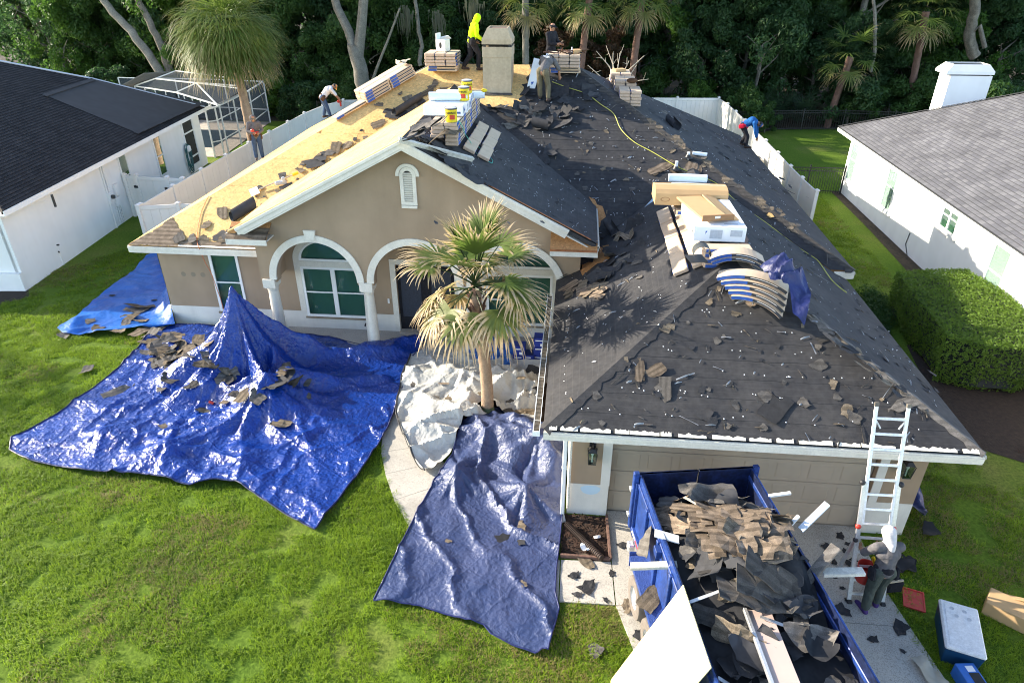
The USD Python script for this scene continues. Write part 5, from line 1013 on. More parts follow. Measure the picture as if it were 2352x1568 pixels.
# trunks that can be told apart
def trunk_tree(label, path, r0, r1, m, limbs_=(), crown_at=None, seed=1):
    path = np.asarray(path, float); t = thing('tree', label, 'tree', path[0]); n = len(path); s_ = np.linspace(0, n - 1, 16); pp = np.stack([np.interp(s_, range(n), path[:, k]) for k in range(3)], 1); rr = np.random.default_rng(seed); pp[1:-1] += rr.normal(0, .035, (14, 3))
    t.part('trunk', MB().tube(pp, np.linspace(r0, r1, 16), 12), m, smooth=60)
    for l in limbs_: t.part('limb', MB().tube(l[0], np.linspace(l[1], l[2], len(l[0])), 9), m, smooth=60)
    if crown_at is not None: q, R, hh, nl = crown_at; c = crown(R, hh, 26, nl, .2, seed + 400); v, f = c.get(); t.part('crown', (v + np.asarray(q), f), 'leaf_oak')
    return t
trunk_tree('grey oak with a forked trunk left of the ridge, leaning branch on its right', [gy(842, 260, 44.0), gy(835, 195, 44.0), gy(823, 140, 44.0), gy(812, 100, 44.0)], .52, .40, 'bark_pale',
    [([gy(824, 145, 44), gy(800, 70, 44.1), gy(775, 20, 44.3), gy(758, -40, 44.5), gy(740, -140, 44.8)], .30, .2), ([gy(822, 135, 44), gy(830, 60, 43.9), gy(836, -10, 43.8), gy(842, -120, 43.6)], .33, .24), ([gy(848, 205, 43.8), gy(868, 150, 43.4), gy(892, 90, 43.0), gy(918, 20, 42.6)], .10, .05)], (gy(800, -260, 44.5), 5.0, 4.5, 9000), 5)
trunk_tree('pale trunk leaning far left in the woods behind the dark roof', [gy(372, 175, 46.5), gy(330, 110, 46.5), gy(280, 50, 46.5), (*gy(235, 0, 46.5)[:2], gy(235, 0, 46.5)[2]), gy(200, -90, 46.5)], .30, .2, 'bark_pale', (), (gy(170, -230, 46.5), 4.5, 4.5, 7500), 6)
trunk_tree('darker trunk leaning left just right of the far-leaning pale one', [gy(392, 172, 47.0), gy(372, 110, 47.0), gy(350, 60, 47.0), gy(318, 0, 47.0), gy(290, -90, 47)], .26, .18, 'bark', (), (gy(280, -230, 47), 4.0, 4.5, 7000), 7)
trunk_tree('thin mottled pale trunk in the woods left of the ridge stack', [gy(965, 150, 47), gy(968, 110, 47), gy(962, 70, 47), gy(955, 0, 47), gy(950, -60, 47)], .14, .10, 'bark_pale', (), None, 8)
trunk_tree('big gnarled grey trunk in the woods above the right house chimney', [gy(2240, 130, 48.5), gy(2225, 90, 48.5), gy(2235, 40, 48.5), gy(2245, -20, 48.5), gy(2250, -120, 48.5)], .34, .26, 'bark', [([gy(2225, 85, 48.5), gy(2250, 60, 48.3), gy(2262, 110, 48.2)], .16, .14)], (gy(2250, -260, 48.5), 4.5, 4, 7000), 9)
trunk_tree('slim pale trunk in the middle of the right-hand woods', [gy(2000, 165, 49), gy(2010, 110, 49), gy(2012, 60, 49), gy(2005, 0, 49), gy(2010, -60, 49)], .12, .09, 'bark_pale', (), None, 10)
for k, (x, y0, y1, Y) in enumerate(((1005, 40, 130, 46.6), (930, 30, 110, 46.2), (1085, 10, 60, 46.8))):           # hanging moss
    mb = MB(); rr = np.random.default_rng(k)
    for j in range(60):
        p = gy(x + rr.normal(0, 9), y0 + rr.uniform(-18, 6), Y + rr.normal(0, .2)); L = rr.uniform(.5, 1.7); pp = [p + [.04 * math.sin(3 * t + j), .03 * math.cos(2 * t + j), -L * t] for t in np.linspace(0, 1, 6)]
        q = np.array([.05, .01, 0]); v = []
        for i, z in enumerate(pp): w = .5 + .5 * math.sin(i + j); v += [z - q * w * (1 - i / 6), z + q * w * (1 - i / 6)]
        mb.add(v, [[2 * i, 2 * i + 1, 2 * i + 3, 2 * i + 2] for i in range(5)])
    solo('hanging_moss', ['long grey moss hanging beside the oak branch', 'short grey moss nearest the forked oak', 'grey moss hanging above the man in bright yellow'][k], 'moss', mb, 'moss')
# bare pruned branches behind the ridge on the right
bb = thing('bare_branches', 'leafless pale branches sticking up behind the ridge right of the shingle stacks', 'dead branches', gy(1420, 190, 36)); rr = np.random.default_rng(12)
o = gy(1415, 195, 36.0)
for (x, y) in ((1370, 118), (1392, 105), (1408, 122), (1425, 118), (1445, 140), (1462, 150), (1480, 128), (1490, 182), (1350, 150), (1436, 160)):
    e = gy(x, y, 36 + rr.normal(0, .3)); m = o + (e - o) * .5 + rr.normal(0, .12, 3); b_ = bb.part('branch', MB().tube([o + rr.normal(0, .15, 3), m, e], [.035, .026, .012], 6), 'deadwood')
    for j in range(2): q = m + (e - m) * rr.uniform(.2, .8); bb.part('twig', MB().tube([q, q + rr.normal(0, .16, 3) + [0, 0, .18]], [.014, .006], 5), 'deadwood', under=b_)
# clipped hedge on the right
hpoly = P([(9.75, 16.3), (10.0, 20.4), (12.3, 20.8), (12.55, 19), (12.55, 16.4), (11.6, 15.75), (10.5, 15.8)]); hz = 1.42; he = thing('hedge', 'big clipped box-shaped hedge with a sunlit top before the right house', 'hedge', (11, 18, 0))
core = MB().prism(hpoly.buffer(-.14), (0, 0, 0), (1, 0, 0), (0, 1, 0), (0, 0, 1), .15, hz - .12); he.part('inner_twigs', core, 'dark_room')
rr = np.random.default_rng(8); N_ = 30000; top_n = int(N_ * .42); L_ = hpoly.exterior.length; pp, nn = [], []
b = hpoly.bounds
while len(pp) < top_n:
    x, y = rr.uniform(b[0], b[2]), rr.uniform(b[1], b[3])
    if hpoly.contains(sg.Point(x, y)): pp.append((x, y, hz + .05 * (meshkit.noise(np.array([[x * 1.7, y * 1.7, 0]]))[0] - .5) + rr.normal(0, .03))); nn.append((0, 0, 1))
for k in range(N_ - top_n):
    t = rr.random() * L_; q = hpoly.exterior.interpolate(t); q2 = hpoly.exterior.interpolate(t + .01); tx, ty = q2.x - q.x, q2.y - q.y; n = np.array([ty, -tx, 0]) / math.hypot(tx, ty); c = np.array([q.x, q.y, 0]); 
    if hpoly.contains(sg.Point(q.x + n[0] * .05, q.y + n[1] * .05)): n = -n
    z = rr.random(); ins = .35 * max(0, .45 - z) + .10 * max(0, z - .88) * 5; pp.append(tuple(c - n * (ins + rr.normal(0, .03) + .07 * math.sin(t * 2.1)) + [0, 0, .05 + z * hz])); nn.append(tuple(n))
pp, nn = np.array(pp), np.array(nn, float) * .9 + rr.normal(0, .55, (N_, 3)); nn /= np.linalg.norm(nn, axis=1, keepdims=True); a = np.cross(nn, rr.normal(size=(N_, 3))); a /= np.linalg.norm(a, axis=1, keepdims=True); bq = np.cross(nn, a); L = rr.uniform(.026, .05, N_)[:, None]
mb = MB(); i = np.arange(N_)[:, None] * 4; mb.add(np.stack([pp - a * L, pp - bq * L * .5 + nn * .01, pp + a * L, pp + bq * L * .5 + nn * .01], 1).reshape(-1, 3), np.vstack([i + [0, 1, 2], i + [0, 2, 3]])); he.part('leaves', mb, 'leaf_hedge', kind='stuff')
mb = MB(); rr = np.random.default_rng(18)
for k in range(34): t = k / 33; c = np.array([9.95 - .95 * t, 21.2 - 2.9 * t, .18]) + rr.normal(0, .16, 3) * [1, 1, .2]; leaves(mb, c, (.38, .38, .30), 260, .045, 700 + k, .5)
he2 = thing('low_hedge', 'low loose hedge along the grass left of the big clipped hedge', 'hedge', (9.5, 19.5, 0)); he2.part('leaves', mb, 'leaf_oak', kind='stuff')
# trees outside the picture on the left, seen by their shadows on the lawn
tr, br = limbs(5.5, .2, 33, 6, 2.0); kind_of('yard_tree_kind', [('crown', crown(3.0, 4.0, 16, 3600, .15, 34, 3.6), 'leaf_oak'), ('trunk', tr, 'bark')] + [('limb', b, 'bark') for b in br])
for x, y, s_ in ((-29.5, 17.6, .62), (-31.5, 20.5, .7)): copy_of(KT['yard_tree_kind'], 'tree', 'tree beyond the left edge whose shadow falls on the front lawn', 'tree', place((x, y, 0), x, s_), 'yard trees left of the picture')
sabal((-27.5, 16.2, 0), 4.6, .2, 'palm beyond the left edge whose fan shadows streak the lawn', 27, 'bark_palm', 0, 18)
# ---------------------------------------------------------------- tarps
def cloth(poly, hfun, res=.07, seed=0):
    r = np.random.default_rng(seed); out_v, out_f, n0 = [], [], 0
    for g in getattr(poly, 'geoms', [poly]):
        if g.geom_type != 'Polygon' or g.area < .02: continue
        b = g.bounds; xs, ys = np.arange(b[0], b[2], res), np.arange(b[1], b[3], res); X, Y = np.meshgrid(xs, ys); p = np.column_stack([X.ravel(), Y.ravel()]) + r.uniform(-.3, .3, (X.size, 2)) * res
        inn = g.buffer(-res * .5); shapely.prepare(inn); p = p[shapely.contains_xy(inn, p[:, 0], p[:, 1])]; ring = []
        for rg in [g.exterior, *g.interiors]:
            n = int(rg.length / res); ring += [rg.interpolate(i / n, normalized=True).coords[0] for i in range(n)]
        p = np.vstack([p, np.array(ring)]); t = Delaunay(p).simplices; c = p[t].mean(1); gg = g.buffer(1e-4); shapely.prepare(gg); t = t[shapely.contains_xy(gg, c[:, 0], c[:, 1])]
        a = p[t]; cr = (a[:, 1, 0] - a[:, 0, 0]) * (a[:, 2, 1] - a[:, 0, 1]) - (a[:, 1, 1] - a[:, 0, 1]) * (a[:, 2, 0] - a[:, 0, 0]); t = np.where((cr < 0)[:, None], t[:, ::-1], t)
        out_v.append(np.column_stack([p, hfun(p)])); out_f.append(t + n0); n0 += len(p)
    return np.vstack(out_v), np.vstack(out_f)
def ridge_noise(p, ang, sx, sy, seed, warp=.35, pw=3.0):
    q = np.column_stack([p, np.zeros(len(p))]); w = (meshkit.fbm(q * .8, 3, seed + 50) - .5) * warp * 4
    c, s = math.cos(ang), math.sin(ang); u = (p[:, 0] * c + p[:, 1] * s) * sx; v = (-p[:, 0] * s + p[:, 1] * c + w) * sy
    return (1 - np.abs(2 * meshkit.noise(np.column_stack([u, v, np.zeros(len(p)) + seed * .37]), seed) - 1)) ** pw
def tent(p, c, z, R, k=11, pleat=.35, pw=1.7, seed=0, squash=1.0, ang=0.0):
    d = p - np.asarray(c)[:2]; ca, sa = math.cos(ang), math.sin(ang); d = np.column_stack([(d[:, 0] * ca + d[:, 1] * sa) / squash, -d[:, 0] * sa + d[:, 1] * ca]); r = np.hypot(d[:, 0], d[:, 1]); a = np.arctan2(d[:, 1], d[:, 0])
    nz = meshkit.noise(np.column_stack([np.cos(a) * 2.2, np.sin(a) * 2.2, np.zeros(len(p)) + seed]), seed); pl = .5 + .5 * np.sin(a * k + 5 * nz + seed)
    Rr = R * (.72 + .5 * nz + pleat * .4 * pl); t = np.clip(1 - r / Rr, 0, 1); return z * t ** pw * (1 + .0 * pl) + .10 * pleat * (pl - .5) * np.clip(r / .25, 0, 1) * t * (1.2 - t)
def rope(p, a, b, za, zb, w):
    a, b = np.asarray(a)[:2], np.asarray(b)[:2]; d = b - a; t = np.clip(((p - a) @ d) / (d @ d), 0, 1); r = np.linalg.norm(p - a - t[:, None] * d, axis=1); return (za + (zb - za) * t) * np.exp(-(r / w) ** 1.6)
pk1 = gz(555, 845); z1 = gy(546, 728, pk1[1])[2]; pk1 = gy(546, 728, pk1[1]); pk2 = gz(612, 925); pk2 = gy(611, 864, pk2[1])
def radial(p, c, k, amp, R0, R1, seed):
    d = p - np.asarray(c)[:2]; r = np.hypot(d[:, 0], d[:, 1]); a = np.arctan2(d[:, 1], d[:, 0]) + .25 * (meshkit.fbm(np.column_stack([p * .9, p[:, :1] * 0]), 2, seed + 3) - .5)
    n = (1 - np.abs(2 * meshkit.noise(np.column_stack([np.cos(a) * k, np.sin(a) * k, r * .22]), seed) - 1)) ** 5
    return amp * n * np.clip(r / R0, 0, 1) * np.exp(-(r / R1) ** 2)
def h_royal(p):
    h = .035 + .07 * ridge_noise(p, -.55, .22, .9, 1, pw=6) + .08 * ridge_noise(p, .35, .25, 1.3, 2, pw=7) + .05 * ridge_noise(p, 1.2, .5, 2.0, 3, pw=5) + .022 * ridge_noise(p, 2.3, 1.2, 3.6, 4, pw=3) + radial(p, pk2, 2.6, .17, .5, 2.6, 61) + radial(p, pk1, 2.2, .13, .6, 2.4, 62) + .02 * meshkit.fbm(np.column_stack([p * 3.2, p[:, :1] * 0]), 3, 4)
    h = np.maximum(h, 0) + tent(p, pk1, pk1[2], 1.75, 9, .9, 1.5, 3) + tent(p, pk2, pk2[2], 1.5, 8, .8, 1.9, 5)
    h += rope(p, pk1, gz(720, 830), .75, .25, .35) + rope(p, gz(720, 830), gz(900, 820), .30, .28, .30) + rope(p, gz(660, 900), gz(880, 880), .22, .18, .22) + rope(p, gz(845, 815), gz(955, 790), .22, .22, .25)
    return h + tent(p, gz(395, 1040), .28, .9, 8, .5, 1.6, 7) + tent(p, gz(420, 860), .12, 1.2, 6, .4, 1.5, 8) + tent(p, gz(250, 1010), .16, .8, 7, .5, 1.6, 9) + tent(p, gz(560, 1070), .22, .7, 7, .5, 1.6, 10)
V, F_ = cloth(T_royal, h_royal, .046, 1)
t = thing('blue_tarp', 'large glossy royal blue tarp peaked twice like a tent, covering the front lawn', 'tarp', (-8, 13, 0)); t.part('sheet', (V, F_), 'tarp_royal', smooth=50)
rp = np.array([T_royal.exterior.interpolate(q, normalized=True).coords[0] for q in np.linspace(0, 1, 420)]); t.part('hem', MB().tube(np.column_stack([rp, h_royal(rp) + .008]), .017, 5), 'tarp_navy')
rp = np.array([T_faded.exterior.interpolate(q, normalized=True).coords[0] for q in np.linspace(.12, .93, 320)])
holes_ = sg.Point(tb[0], tb[1]).buffer(.24)
def h_silver(p):
    h = .03 + .16 * ridge_noise(p, .5, .4, 1.3, 11, pw=4) + .11 * ridge_noise(p, -.2, .6, 2.0, 12, pw=4) + .09 * ridge_noise(p, 1.4, .8, 2.4, 13, pw=3) + .05 * meshkit.fbm(np.column_stack([p * 4, p[:, :1] * 0]), 3, 14)
    return h + tent(p, gz(1060, 890), .42, 1.3, 7, .8, 1.4, 15, 1.5) + tent(p, gz(1180, 900), .45, .9, 8, .8, 1.4, 16) + tent(p, gz(1075, 975), .38, 1.1, 6, .8, 1.5, 17, 1.3, .6) + tent(p, gz(1000, 1000), .2, .9, 6, .7, 1.5, 18) + tent(p, gz(1230, 920), .3, .7, 6, .7, 1.5, 19)
V, F_ = cloth(T_silver.difference(holes_), h_silver, .042, 2)
t = thing('silver_tarp', 'crumpled silver-white tarp with a black hem under the fan palm', 'tarp', (-2.5, 13, 0)); t.part('sheet', (V, F_), 'tarp_silver', smooth=25)
edge_px = [(944, 824), (925, 883), (913, 940), (911, 962), (920, 995), (930, 1022), (949, 1062), (977, 1098)]; ep = np.array([gz(*q)[:2] for q in edge_px]); tt = np.linspace(0, len(ep) - 1, 60); ep = np.column_stack([np.interp(tt, range(len(ep)), ep[:, k]) for k in (0, 1)]); hz_ = h_silver(ep)
t.part('hem', MB().tube(np.column_stack([ep, hz_ + .012]), .022, 6), 'dark_plastic')
pkf = gz(1225, 1045); pkf = gy(1237, 1000, pkf[1])
def h_faded(p):
    h = .035 + .15 * ridge_noise(p, 2.15, .22, .9, 21, pw=7) + .09 * ridge_noise(p, 2.0, .3, 1.5, 22, pw=6) + .018 * ridge_noise(p, .9, 1.5, 4.5, 23, pw=2) + .02 * meshkit.fbm(np.column_stack([p * 5, p[:, :1] * 0]), 3, 24)
    return h + tent(p, pkf, pkf[2] * .9, 1.0, 8, .9, 1.3, 25) + tent(p, gz(1140, 1010), .50, 1.0, 7, .6, 1.1, 26, 1.3) + tent(p, gz(1050, 1105), .36, .7, 7, .8, 1.7, 27) + tent(p, gz(1208, 1150), .42, .9, 7, .8, 1.7, 28) + tent(p, gz(1280, 1090), .35, .5, 6, .6, 1.3, 29)
V, F_ = cloth(T_faded.difference(sg.Point(tb[0], tb[1]).buffer(.2)), h_faded, .048, 3)
t = thing('faded_tarp', 'faded violet-blue tarp with long folds between the walkway and the mulch box', 'tarp', (-1, 9, 0)); t.part('sheet', (V, F_), 'tarp_faded', smooth=38); t.part('hem', MB().tube(np.column_stack([rp, h_faded(rp) + .008]), .014, 5), 'tarp_navy')
def h_light(p):
    h = .03 + .05 * ridge_noise(p, .9, .5, 1.4, 31) + .05 * ridge_noise(p, 0.1, .7, 2.0, 32, pw=2) + .04 * meshkit.fbm(np.column_stack([p * 3, p[:, :1] * 0]), 3, 34)
    return h + rope(p, gz(405, 745), gz(400, 700), .25, .6, .35) + rope(p, gz(180, 745), gz(170, 765), .14, .1, .25) + rope(p, gz(333, 762), gz(230, 772), .12, .12, .22)
V, F_ = cloth(T_light, h_light, .06, 4)
t = thing('light_blue_tarp', 'light blue tarp beside the left wall of the tan house', 'tarp', (-14, 18, 0)); t.part('sheet', (V, F_), 'tarp_light', smooth=38)
# bunched navy tarp behind the garage corner
np_ = P([(6.78, 10.55), (7.05, 10.52), (7.35, 10.9), (7.5, 11.6), (7.45, 12.4), (7.2, 13.0), (6.78, 13.0)])
V, F_ = cloth(np_, lambda p: .08 + .75 * np.clip(1 - (p[:, 0] - 6.78) / .75, 0, 1) * (.6 + .4 * np.sin(p[:, 1] * 2.1)) + .18 * ridge_noise(p, .3, 1.2, 3, 41, pw=2) + .14 * ridge_noise(p, 1.5, 1.5, 3.4, 42, pw=2), .04, 5)
t = thing('navy_tarp', 'dark navy tarp bunched behind the right front corner of the garage', 'tarp', (7, 11, 0)); t.part('sheet', (V, F_), 'tarp_navy', smooth=30)

# ---------------------------------------------------------------- torn pieces of old shingle and felt
def scrap(seed, L, W, curl=.0, twist=0.0, jag=.5, th=.005):
    r = np.random.default_rng(seed); base = sg.box(-L / 2, -W / 2, L / 2, W / 2)
    for k in range(r.integers(1, 4)):
        s_ = r.choice([-1, 1], 2); a = np.array([s_[0] * L / 2, s_[1] * W / 2]); base = base.difference(P([a * 1.05, a - [s_[0] * L * r.uniform(.15, jag), 0], a - [s_[0] * L * r.uniform(.0, .2), s_[1] * W * r.uniform(.2, .7)], a - [0, s_[1] * W * r.uniform(.15, jag)]]).buffer(.001))
    base = max(getattr(base, 'geoms', [base]), key=lambda g: g.area); ring = base.exterior; n = 22; b = np.array([ring.interpolate(i / n, normalized=True).coords[0] for i in range(n)]) + r.normal(0, .012, (n, 2)); g = P(b).buffer(0); g = max(getattr(g, 'geoms', [g]), key=lambda q: q.area); b = np.asarray(g.exterior.coords)[:-1]; n = len(b)
    ip = r.uniform(-.5, .5, (26, 2)) * [L, W]; ip = ip[shapely.contains_xy(g.buffer(-.015), ip[:, 0], ip[:, 1])]; p = np.vstack([b, ip]); t = Delaunay(p).simplices; c = p[t].mean(1); t = t[shapely.contains_xy(g, c[:, 0], c[:, 1])]
    z = curl * ((p[:, 0] / L * 2) ** 2) * L * .2 + twist * p[:, 0] * p[:, 1] / W + .02 * L * np.sin(p[:, 0] / L * 7 + seed) + r.normal(0, .004, len(p)); z -= z.min(); m = len(p)
    mb = MB(); mb.add(np.vstack([np.column_stack([p, z + th]), np.column_stack([p, z])]), np.vstack([t, t[:, ::-1] + m, [[i, m + i, m + (i + 1) % n] for i in range(n)], [[i, m + (i + 1) % n, (i + 1) % n] for i in range(n)]]))
    return mb
SC = {}
for cls, mm, spec in (('brown', 'scrap_brown', [(.85, .34, .1), (.55, .33, .15), (.40, .28, .3), (.95, .30, .25), (.33, .2, .1)]), ('grey', 'scrap_grey', [(.9, .33, .2), (.5, .35, .4), (.42, .25, .1), (.7, .5, .35), (.3, .22, .2)]), ('dark', 'scrap_dark', [(.8, .5, .3), (.5, .4, .5), (.36, .22, .2), (1.0, .45, .35), (.25, .16, .1)]), ('tabbed', 'shingle_old', [(.95, .33, .08), (.7, .33, .15), (.5, .3, .1)])):
    SC[cls] = []
    for i, (L, W, c) in enumerate(spec):
        t = proto('scrap_kind'); mbs = scrap(len(SC) * 20 + i, L, W, c, .12); t.part('sheet', mbs, mm)
        if cls == 'tabbed':
            mb = MB()
            for k in range(int(L / .22)): mb.box((-L / 2 + .14 + k * .22, -W * .22, .014 + .01 * (k % 2)), (.15, W * .42, .006))
            t.part('tab', mb, mm, kind='stuff')
        SC[cls].append((t.path, L, mbs.get()))
rs = np.random.default_rng(99); LITTER = {}; LIM = {'on the black felt of the main slope': 9, 'along the right main hip': 9, 'on the right main slope': 9, 'on the right garage slope': 9, 'along the right garage hip': 9, 'on the right gable slope': 9, 'in the torn valley beside the gable': .5, 'in the heap below the chimney': .5, 'on the left edge of the garage roof': 9, 'round the bending roofer by the chimney': .5, 'on the shaded concrete right of the trailer': .12, 'on the concrete beside the trailer': .12}
CN = {'brown': 'brown', 'grey': 'grey', 'dark': 'black', 'tabbed': 'tan tabbed'}
def put_scrap(p, N, cls, where, group, i=None, sc=1.0, yaw=None, tilt=.12):
    k = min(rs.integers(0, len(SC[cls])) if i is None else i, len(SC[cls]) - 1); path, L, geo = SC[cls][k]; N = nrm(np.asarray(N, float) + rs.normal(0, tilt, 3)); a = nrm(np.cross(N, nrm(rs.normal(size=3)))) if yaw is None else nrm(np.array([math.cos(yaw), math.sin(yaw), 0]) - N * (np.array([math.cos(yaw), math.sin(yaw), 0]) @ N)); b = np.cross(N, a)
    L *= sc
    if L < LIM.get(where, .38): m_ = {'brown': 'scrap_brown', 'grey': 'scrap_grey', 'dark': 'scrap_dark', 'tabbed': 'shingle_old'}[cls]; LITTER.setdefault(m_, MB()).add(geo[0] * np.array([sc, sc, sc * (.22 if 'trailer' not in where else 1)]) @ np.array([a, b, N]) + p, geo[1]); return
    size = 'large' if L > .7 else 'mid-sized' if L > .42 else 'small'
    copy_of(path, 'shingle_scrap', f'{size} {CN[cls]} roofing scrap {where}', 'scrap', place(p, 0, (sc, sc, sc * (.18 if 'slope' in where or 'sheathing' in where else 2.0 if 'camera' in where or 'middle' in where else 1)), np.array([a, b, N])), f'{size} {CN[cls]} scraps {where}')
UPZ = np.array([0, 0, 1.0])
def on_cloth(h, x, y, z0=.05): g = gz(x, y, z0); zz = float(h(g[None, :2])[0]); g = gz(x, y, zz); return np.array([g[0], g[1], float(h(g[None, :2])[0]) + .012])
w_ = 'on the royal blue tarp'
for k in range(60):                                                   # drift of scraps between the wall and the first peak
    x, y = 335 + 180 * rs.random(), 768 + 75 * rs.random(); put_scrap(on_cloth(h_royal, x, y), UPZ, rs.choice(['brown', 'grey', 'brown']), 'in the drift left of the first tarp peak', '', sc=rs.uniform(.6, 1.1), tilt=.22)
for x, y, c, i, s_ in ((390, 805, 'brown', 3, 1.1), (375, 795, 'grey', 3, 1.2), (508, 775, 'dark', 0, 1.0), (440, 870, 'grey', 2, 1), (385, 870, 'grey', 1, 1), (560, 873, 'brown', 0, .9), (578, 868, 'grey', 1, .9), (540, 880, 'grey', 2, 1), (640, 858, 'dark', 3, 1), (660, 868, 'dark', 1, .9), (625, 852, 'dark', 0, .8), (675, 880, 'brown', 1, 1), (650, 875, 'brown', 2, .9), (638, 934, 'brown', 1, .85), (382, 978, 'brown', 4, 1), (275, 900, 'grey', 0, .9), (370, 888, 'grey', 2, .9), (690, 790, 'brown', 2, 1), (700, 878, 'grey', 4, 1), (705, 890, 'grey', 4, .9), (460, 905, 'grey', 1, .8), (515, 905, 'brown', 4, 1), (330, 760, 'brown', 0, 1), (350, 770, 'grey', 1, 1), (365, 755, 'brown', 2, 1)):
    put_scrap(on_cloth(h_royal, x, y), UPZ, c, w_, '', i, s_, tilt=.15)
for x, y, c, i, s_ in ((330, 705, 'brown', 3, 1.2), (315, 715, 'grey', 3, 1.0), (298, 727, 'brown', 1, 1.1), (325, 738, 'brown', 4, 1.2), (208, 735, 'grey', 4, 1.2), (225, 757, 'brown', 1, 1.1), (270, 760, 'brown', 2, 1), (258, 680, 'dark', 4, .9), (290, 745, 'grey', 2, 1), (355, 690, 'dark', 2, 1)): put_scrap(on_cloth(h_light, x, y), UPZ, c, 'on the light blue tarp', '', i, s_)
for x, y, c, i, s_ in ((950, 870, 'grey', 4, 1), (1030, 908, 'brown', 4, .9), (1000, 905, 'grey', 4, .9), (1180, 890, 'grey', 2, .9), (1195, 880, 'brown', 1, .8), (1165, 900, 'grey', 4, 1), (1210, 945, 'brown', 2, 1), (1190, 930, 'brown', 4, 1.1), (1110, 905, 'brown', 4, .8), (1020, 875, 'tabbed', 2, .6), (1230, 900, 'dark', 2, 1), (1215, 870, 'dark', 3, .8)): put_scrap(on_cloth(h_silver, x, y), UPZ, c, 'on the silver tarp', '', i, s_)
for x, y, c, i, s_ in ((1158, 1235, 'dark', 2, .9), (1198, 1208, 'brown', 4, .8), (1197, 1243, 'dark', 4, .8), (1203, 1342, 'brown', 4, .5), (1030, 1243, 'brown', 4, .4)): put_scrap(on_cloth(h_faded, x, y), UPZ, c, 'on the faded tarp', '', i, s_)
w_ = 'on the concrete beside the trailer'
for x, y, c, i, s_ in ((1353, 1345, 'dark', 2, 1.1), (1318, 1322, 'dark', 4, .9), (1430, 1252, 'dark', 4, .9), (1325, 1365, 'dark', 4, .7), (1405, 1317, 'dark', 4, .6), (1392, 1378, 'dark', 4, .5), (1440, 1393, 'brown', 4, .9), (1466, 1456, 'dark', 4, .8), (1362, 1492, 'grey', 4, 1), (1345, 1290, 'brown', 1, .7)): put_scrap(gz(x, y, .034), UPZ, c, w_, '', i, s_, tilt=.05)
w_ = 'on the shaded concrete right of the trailer'
for x, y, c, i, s_ in ((1930, 1230, 'dark', 4, .8), (1950, 1250, 'dark', 4, .6), (1940, 1265, 'dark', 4, .5), (1900, 1255, 'dark', 4, .9), (1952, 1295, 'dark', 4, .9), (1960, 1285, 'dark', 4, .6), (1940, 1405, 'dark', 2, .9), (2066, 1447, 'dark', 2, .95), (2004, 1468, 'dark', 4, .7), (1935, 1350, 'dark', 4, .4), (2073, 1494, 'dark', 4, .4), (1948, 1378, 'dark', 4, .5), (1916, 1290, 'dark', 4, .6), (1938, 1317, 'dark', 4, .5)): put_scrap(gz(x, y, .034), UPZ, c, w_, '', i, s_, tilt=.05)
for x, y in ((200, 850), (150, 770), (2140, 1220), (2060, 1302), (2085, 1300)): put_scrap(gz(x, y, .06), UPZ, 'grey' if x < 1000 else 'dark', 'on the grass', '', 1, .8, tilt=.1)

# scraps on the roof slopes
def rsc(S, pts, where):
    for x, y, c, i, s_ in pts: put_scrap(S.world(x, y, .025), S.N, c, where, '', i, s_, tilt=.07)
rsc(S_front, [(945, 240, 'brown', 3, 1.1), (925, 255, 'grey', 3, 1.0), (905, 262, 'dark', 0, 1.0), (960, 235, 'grey', 1, .9), (870, 285, 'brown', 1, .9), (760, 350, 'grey', 4, 1.2), (735, 360, 'dark', 1, 1.0), (720, 375, 'dark', 0, .9), (770, 340, 'brown', 1, 1), (795, 335, 'brown', 2, 1), (650, 405, 'grey', 4, 1), (660, 430, 'grey', 2, 1), (510, 490, 'brown', 1, .9), (475, 515, 'brown', 2, .9), (410, 545, 'grey', 1, .9), (440, 548, 'grey', 2, .9), (470, 552, 'brown', 2, .9), (510, 540, 'dark', 1, 1), (520, 548, 'brown', 1, .8), (990, 200, 'brown', 2, .8), (1000, 190, 'brown', 4, 1), (870, 240, 'brown', 4, .9), (975, 215, 'brown', 3, .8), (830, 300, 'dark', 4, .6), (815, 320, 'dark', 4, .7), (840, 318, 'brown', 4, .8), (1020, 205, 'brown', 4, .9), (600, 430, 'grey', 4, .8), (640, 440, 'brown', 4, .8), (690, 390, 'brown', 4, .9), (560, 480, 'brown', 4, .7), (920, 215, 'brown', 4, .6)], 'on the bare sheathing left of the gable')
for k in range(26): x = 560 + 470 * rs.random(); rsc(S_front, [(x, 480 - (x - 560) * .58 + rs.uniform(-30, 30), rs.choice(['brown', 'dark', 'grey']), 4, rs.uniform(.25, .6))], 'on the bare sheathing left of the gable')
for k in range(52): put_scrap(S_front.world(rs.uniform(1110, 1330), 245 + 45 * rs.random() ** 1.2, .03), S_front.N, rs.choice(['dark', 'dark', 'dark', 'grey']), 'in the heap below the chimney', '', sc=rs.uniform(.45, .85), tilt=.35)
for k in range(18): put_scrap(S_front.world(rs.uniform(1205, 1300), rs.uniform(195, 232), .03), S_front.N, 'dark', 'round the bending roofer by the chimney', '', sc=rs.uniform(.5, .9), tilt=.25)
for x, y, i in ((1355, 215, 0), (1370, 222, 1), (1240, 375, 3), (1260, 350, 1), (1385, 240, 2)): put_scrap(S_front.world(x, y, .03), S_front.N, 'dark', 'on the black felt below the ridge', '', i, 1.0, tilt=.12)
for k in range(44): put_scrap(S_al.world(1290 + 180 * rs.random(), 655 - 120 * rs.random() - rs.uniform(0, 18), .03), S_al.N, rs.choice(['dark', 'dark', 'grey', 'brown']), 'in the torn valley beside the gable', '', sc=rs.uniform(.5, .95), tilt=.3)
